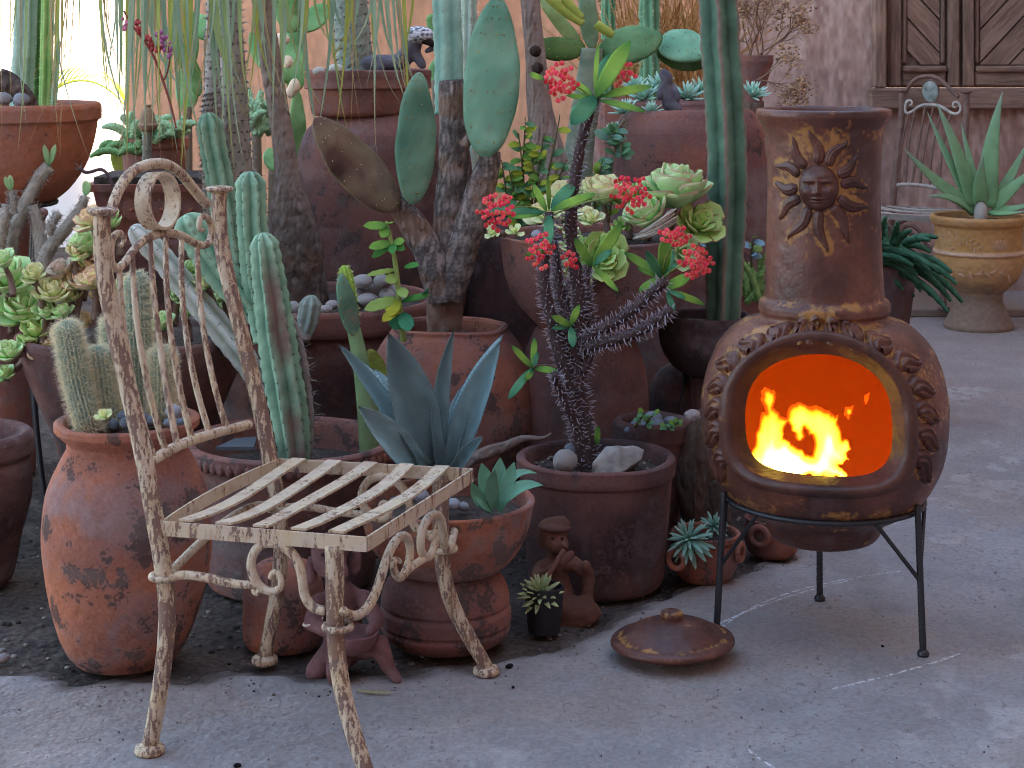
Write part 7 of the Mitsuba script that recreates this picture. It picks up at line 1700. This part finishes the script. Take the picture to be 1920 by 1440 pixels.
# pink raceme among the hanging leaves
k = thing('flower_spray', 'pink and mauve flower spray hanging among the long palm leaves', 'flower')
put(k, 'stalk', tube(W3([(232, 20), (262, 66), (285, 100), (305, 150), (318, 190), (330, 240)], 4.2), [.002, .003, .003, .002], 7, 40), 'plain', True, color=Lc('8a4a3a'))
for x0, y0, x1, y1, n, pal in ((236, 42, 238, 52, 7, 1), (250, 40, 296, 96, 26, 0), (300, 62, 320, 100, 22, 2)):
    for j in range(n):
        q = j / max(1, n - 1)
        c = at(x0 + (x1 - x0) * q + U(-7, 7), y0 + (y1 - y0) * q + U(-7, 7), 4.2 + U(-.02, .02))
        v, f = pebble(c, px(U(3, 5), 4.2), j, 1, .5, (1, 1, 1.2))
        put(k, 'flower', (v, f), 'plain', True, color=[Lc('b04a48'), Lc('cf7a96'), Lc('b06a9a')][pal] * U(.7, 1.2))
put(k, 'twig', tube(W3([(308, 150), (318, 110), (314, 84)], 4.2), .002, 6, 10), 'plain', True, color=Lc('7a4438'))
# leafy undergrowth
def shrub(label, spots, Y, sd, cols, L=(16, 28), name='leafy_shrub'):
    k = thing(name, label, 'shrub')
    r = np.random.default_rng(sd)
    for (bx, by, tx, ty, n) in spots:
        P = [at(bx, by, Y), at((bx + tx) / 2 + r.uniform(-8, 8), (by + ty) / 2, Y - .03), at(tx, ty, Y - .05)]
        put(k, 'stem', tube(P, [.004, .003, .0015], 6, 14), 'plain', True, color=Lc('6a6248'))
        C = spline(P, 40)
        for i in range(n):
            q = C[int(12 + 27 * i / n)]
            a_ = r.uniform(0, 6.28); l = px(r.uniform(*L), Y)
            v, f, t, e = leaf_shape(l, l * .3, l * .02, 'oval', -.3, .12, 8, 8)
            d = [math.cos(a_), r.uniform(-.9, .2), r.uniform(-.2, .7)]
            cs = cols[r.integers(len(cols))]
            put(k, 'leaf', (place(v, q, d, [r.uniform(-.4, .4), -1, .8]), f), 'blade', True, color=leaf_col(v, t, e, Lc(cs[0]), Lc(cs[1]), Lc(cs[1]), i))
shrub('leafy green shrub with yellow shoots between the largest pad and the grey trunk', [(960, 430, 940, 300, 16), (1000, 440, 1020, 250, 18), (970, 440, 985, 220, 20), (1015, 440, 1062, 300, 14), (985, 430, 972, 250, 16), (990, 430, 1000, 290, 14), (975, 430, 955, 320, 14), (1000, 430, 1015, 330, 10), (985, 440, 940, 380, 10), (1010, 430, 1060, 360, 10), (1000, 430, 1050, 215, 6)], 4.72, 1, [('4f7f3a', '86ae58'), ('7a9a3a', 'c2c84a'), ('3f6f4a', '78a47a')])
shrub('trailing grey green leaves down the left side of the tall mauve jar', [(1165, 230, 1148, 330, 14), (1170, 225, 1130, 270, 12), (1175, 230, 1165, 300, 9), (1150, 300, 1120, 370, 9)], 4.85, 2, [('3f6a4a', '74a078'), ('4a7a6a', '8ab09c')], (16, 30))
shrub('grey green leafy shoots behind the wide rosette pot near the jar', [(1090, 440, 1085, 330, 14), (1110, 440, 1130, 300, 14), (1060, 440, 1050, 340, 12), (1140, 440, 1160, 330, 12)], 4.78, 6, [('3f6a42', '7aa070'), ('5a7f3a', '9ab860')])
shrub('small weeds growing between the stones of the shallow dark pot', [(1215, 800, 1230, 775, 8), (1255, 800, 1272, 790, 9), (1190, 800, 1208, 772, 7), (1240, 806, 1262, 800, 8)], 4.1, 3, [('3f7a4a', '7ab07a'), ('5a8a3a', '8fb85a')], (8, 18), 'weed')
shrub('bluish leaf shoots behind the right end of the wide rosette pot', [(1322, 470, 1330, 430, 6), (1410, 500, 1416, 440, 8)], 4.75, 4, [('6a8a9a', 'a3c2d2'), ('6f9a6a', 'a3b86a')], (16, 26))
# dry brush and straw before the wall
db = thing('dry_bush', 'dry brown twiggy bush with seed heads against the pink wall', 'dry bush')
r = np.random.default_rng(11)
def branchlet(p, d, L, w, lv):
    q = p + d * L
    v, f = tube([p, p + d * L * .5 + r.normal(0, L * .06, 3), q], [w, w * .6], 5, 6)
    put(db, 'branch', (v, f), 'plain', True, color=ramp(Lc('6d4a3c'), Lc('b08a6a'), np.full(len(v), r.random())))
    if lv == 0:
        if r.random() < .38:
            mb = MB()
            for _ in range(14):
                mb.add(pebble(q + r.normal(0, .018, 3), r.uniform(.003, .007), int(r.integers(99)), 0, .3), ramp(Lc('7a5640'), Lc('c9a27c'), np.array([r.random()]))[0])
            labels[put(db, 'seed_head', mb, 'plain', False)] = {'kind': 'stuff', 'label': 'dry seed head'}
        return
    for _ in range(3 if lv > 1 else 2):
        dd = unit(d + r.normal(0, .42, 3) * [1, .5, 1])
        branchlet(q if _ else p + d * L * .6, dd, L * .72, w * .62, lv - 1)
for i in range(7):
    branchlet(at(1412 + r.uniform(-14, 14), 112, 6.6), unit([r.uniform(-.5, .75), r.uniform(-.4, .2), r.uniform(.3, 1)]), .11, .004, 3)
for i in range(3):
    branchlet(at(1420, 150, 6.3), unit([r.uniform(.3, .8), -.2, r.uniform(-.2, .4)]), .07, .003, 3)
mb = MB()
for i in range(420):
    x = r.uniform(1135, 1345); Y = r.uniform(7.2, 7.9)
    p = at(x, r.uniform(130, 230), Y); a_ = r.normal(0, .35)
    d = np.array([math.sin(a_), r.uniform(-.2, .2), math.cos(a_)]) * r.uniform(.25, .55)
    v, f, t = blade([p, p + d * .5, p + d + [r.normal(0, .03), 0, -.03]], [.002, .003, .0004], .2, 5)
    mb.add((v, f), ramp(Lc('8d5a3c'), Lc('d8a878'), np.array([r.random()]))[0])
g_ = thing('dry_grass', 'tall dry straw coloured grass against the orange wall', 'grass', kind='stuff'); put_top(g_, mb, 'blade', True)
tb = thing('grass_bed', 'earth filled clay bed holding the tall dry grass by the wall', 'bed')
put_top(tb, cbox([(1240 - 960) * 7.55 / F, 7.55, (EYE - 120 * 7.55 / F) / 2], [.55, .8, EYE - 120 * 7.55 / F], .02), 'clay', 30, uv=(.6, .5))

# ---------------------------------------------------------------- pigments: planes through black that hold the colours of the meshes
def pigments():
    for name, (fn, K) in PIGMENT.items():
        todo = [q for q in PEND if q[5] == name]
        if not todo: continue
        S = np.array([(q[4].T @ q[4]) / len(q[4]) for q in todo])
        S /= np.trace(S, axis1=1, axis2=2)[:, None, None]
        K = min(K, len(todo))
        normal = lambda M: np.linalg.eigh(M)[1][:, 0]
        N = [normal(S.sum(0))]
        while len(N) < K:                      # add the plane of the worst fitted mesh, then refine
            res = np.min([np.einsum('i,kij,j->k', n, S, n) for n in N], axis=0)
            N.append(normal(S[int(np.argmax(res))]))
            for _ in range(12):
                own = np.argmin([np.einsum('i,kij,j->k', n, S, n) for n in N], axis=0)
                N = [normal(S[own == k].sum(0)) if (own == k).any() else N[k] for k in range(len(N))]
        own = np.argmin([np.einsum('i,kij,j->k', n, S, n) for n in N], axis=0)
        for k, n in enumerate(N):
            if not (own == k).any(): continue
            e1 = np.linalg.eigh(S[own == k].sum(0))[1][:, 2]; e1 = e1 * np.sign(e1.sum()); e2 = np.cross(n, e1)
            c1, c2 = [float(x) for x in e1], [float(x) for x in e2]
            def tex(p, n_, uv, c1=c1, c2=c2):
                return mi.Color3f(*[dr.maximum(uv.x * a + uv.y * b, 0.004) for a, b in zip(c1, c2)])
            scene[f'{name}_{k}'] = fn(proc(tex))
            for q in (todo[i] for i in np.nonzero(own == k)[0]):
                scene[q[0]] = mikit.ply((q[1], q[2]), f'{name}_{k}', smooth=q[3], uv=np.c_[q[4] @ e1, q[4] @ e2])
        res = np.min([np.einsum('i,kij,j->k', n, S, n) for n in N], axis=0)
        PIG_REPORT.append((name, len(todo), len(N), float(np.sqrt(res.mean())), float(np.sqrt(res.max()))))
PIG_REPORT = []
pigments()
print(PIG_REPORT)
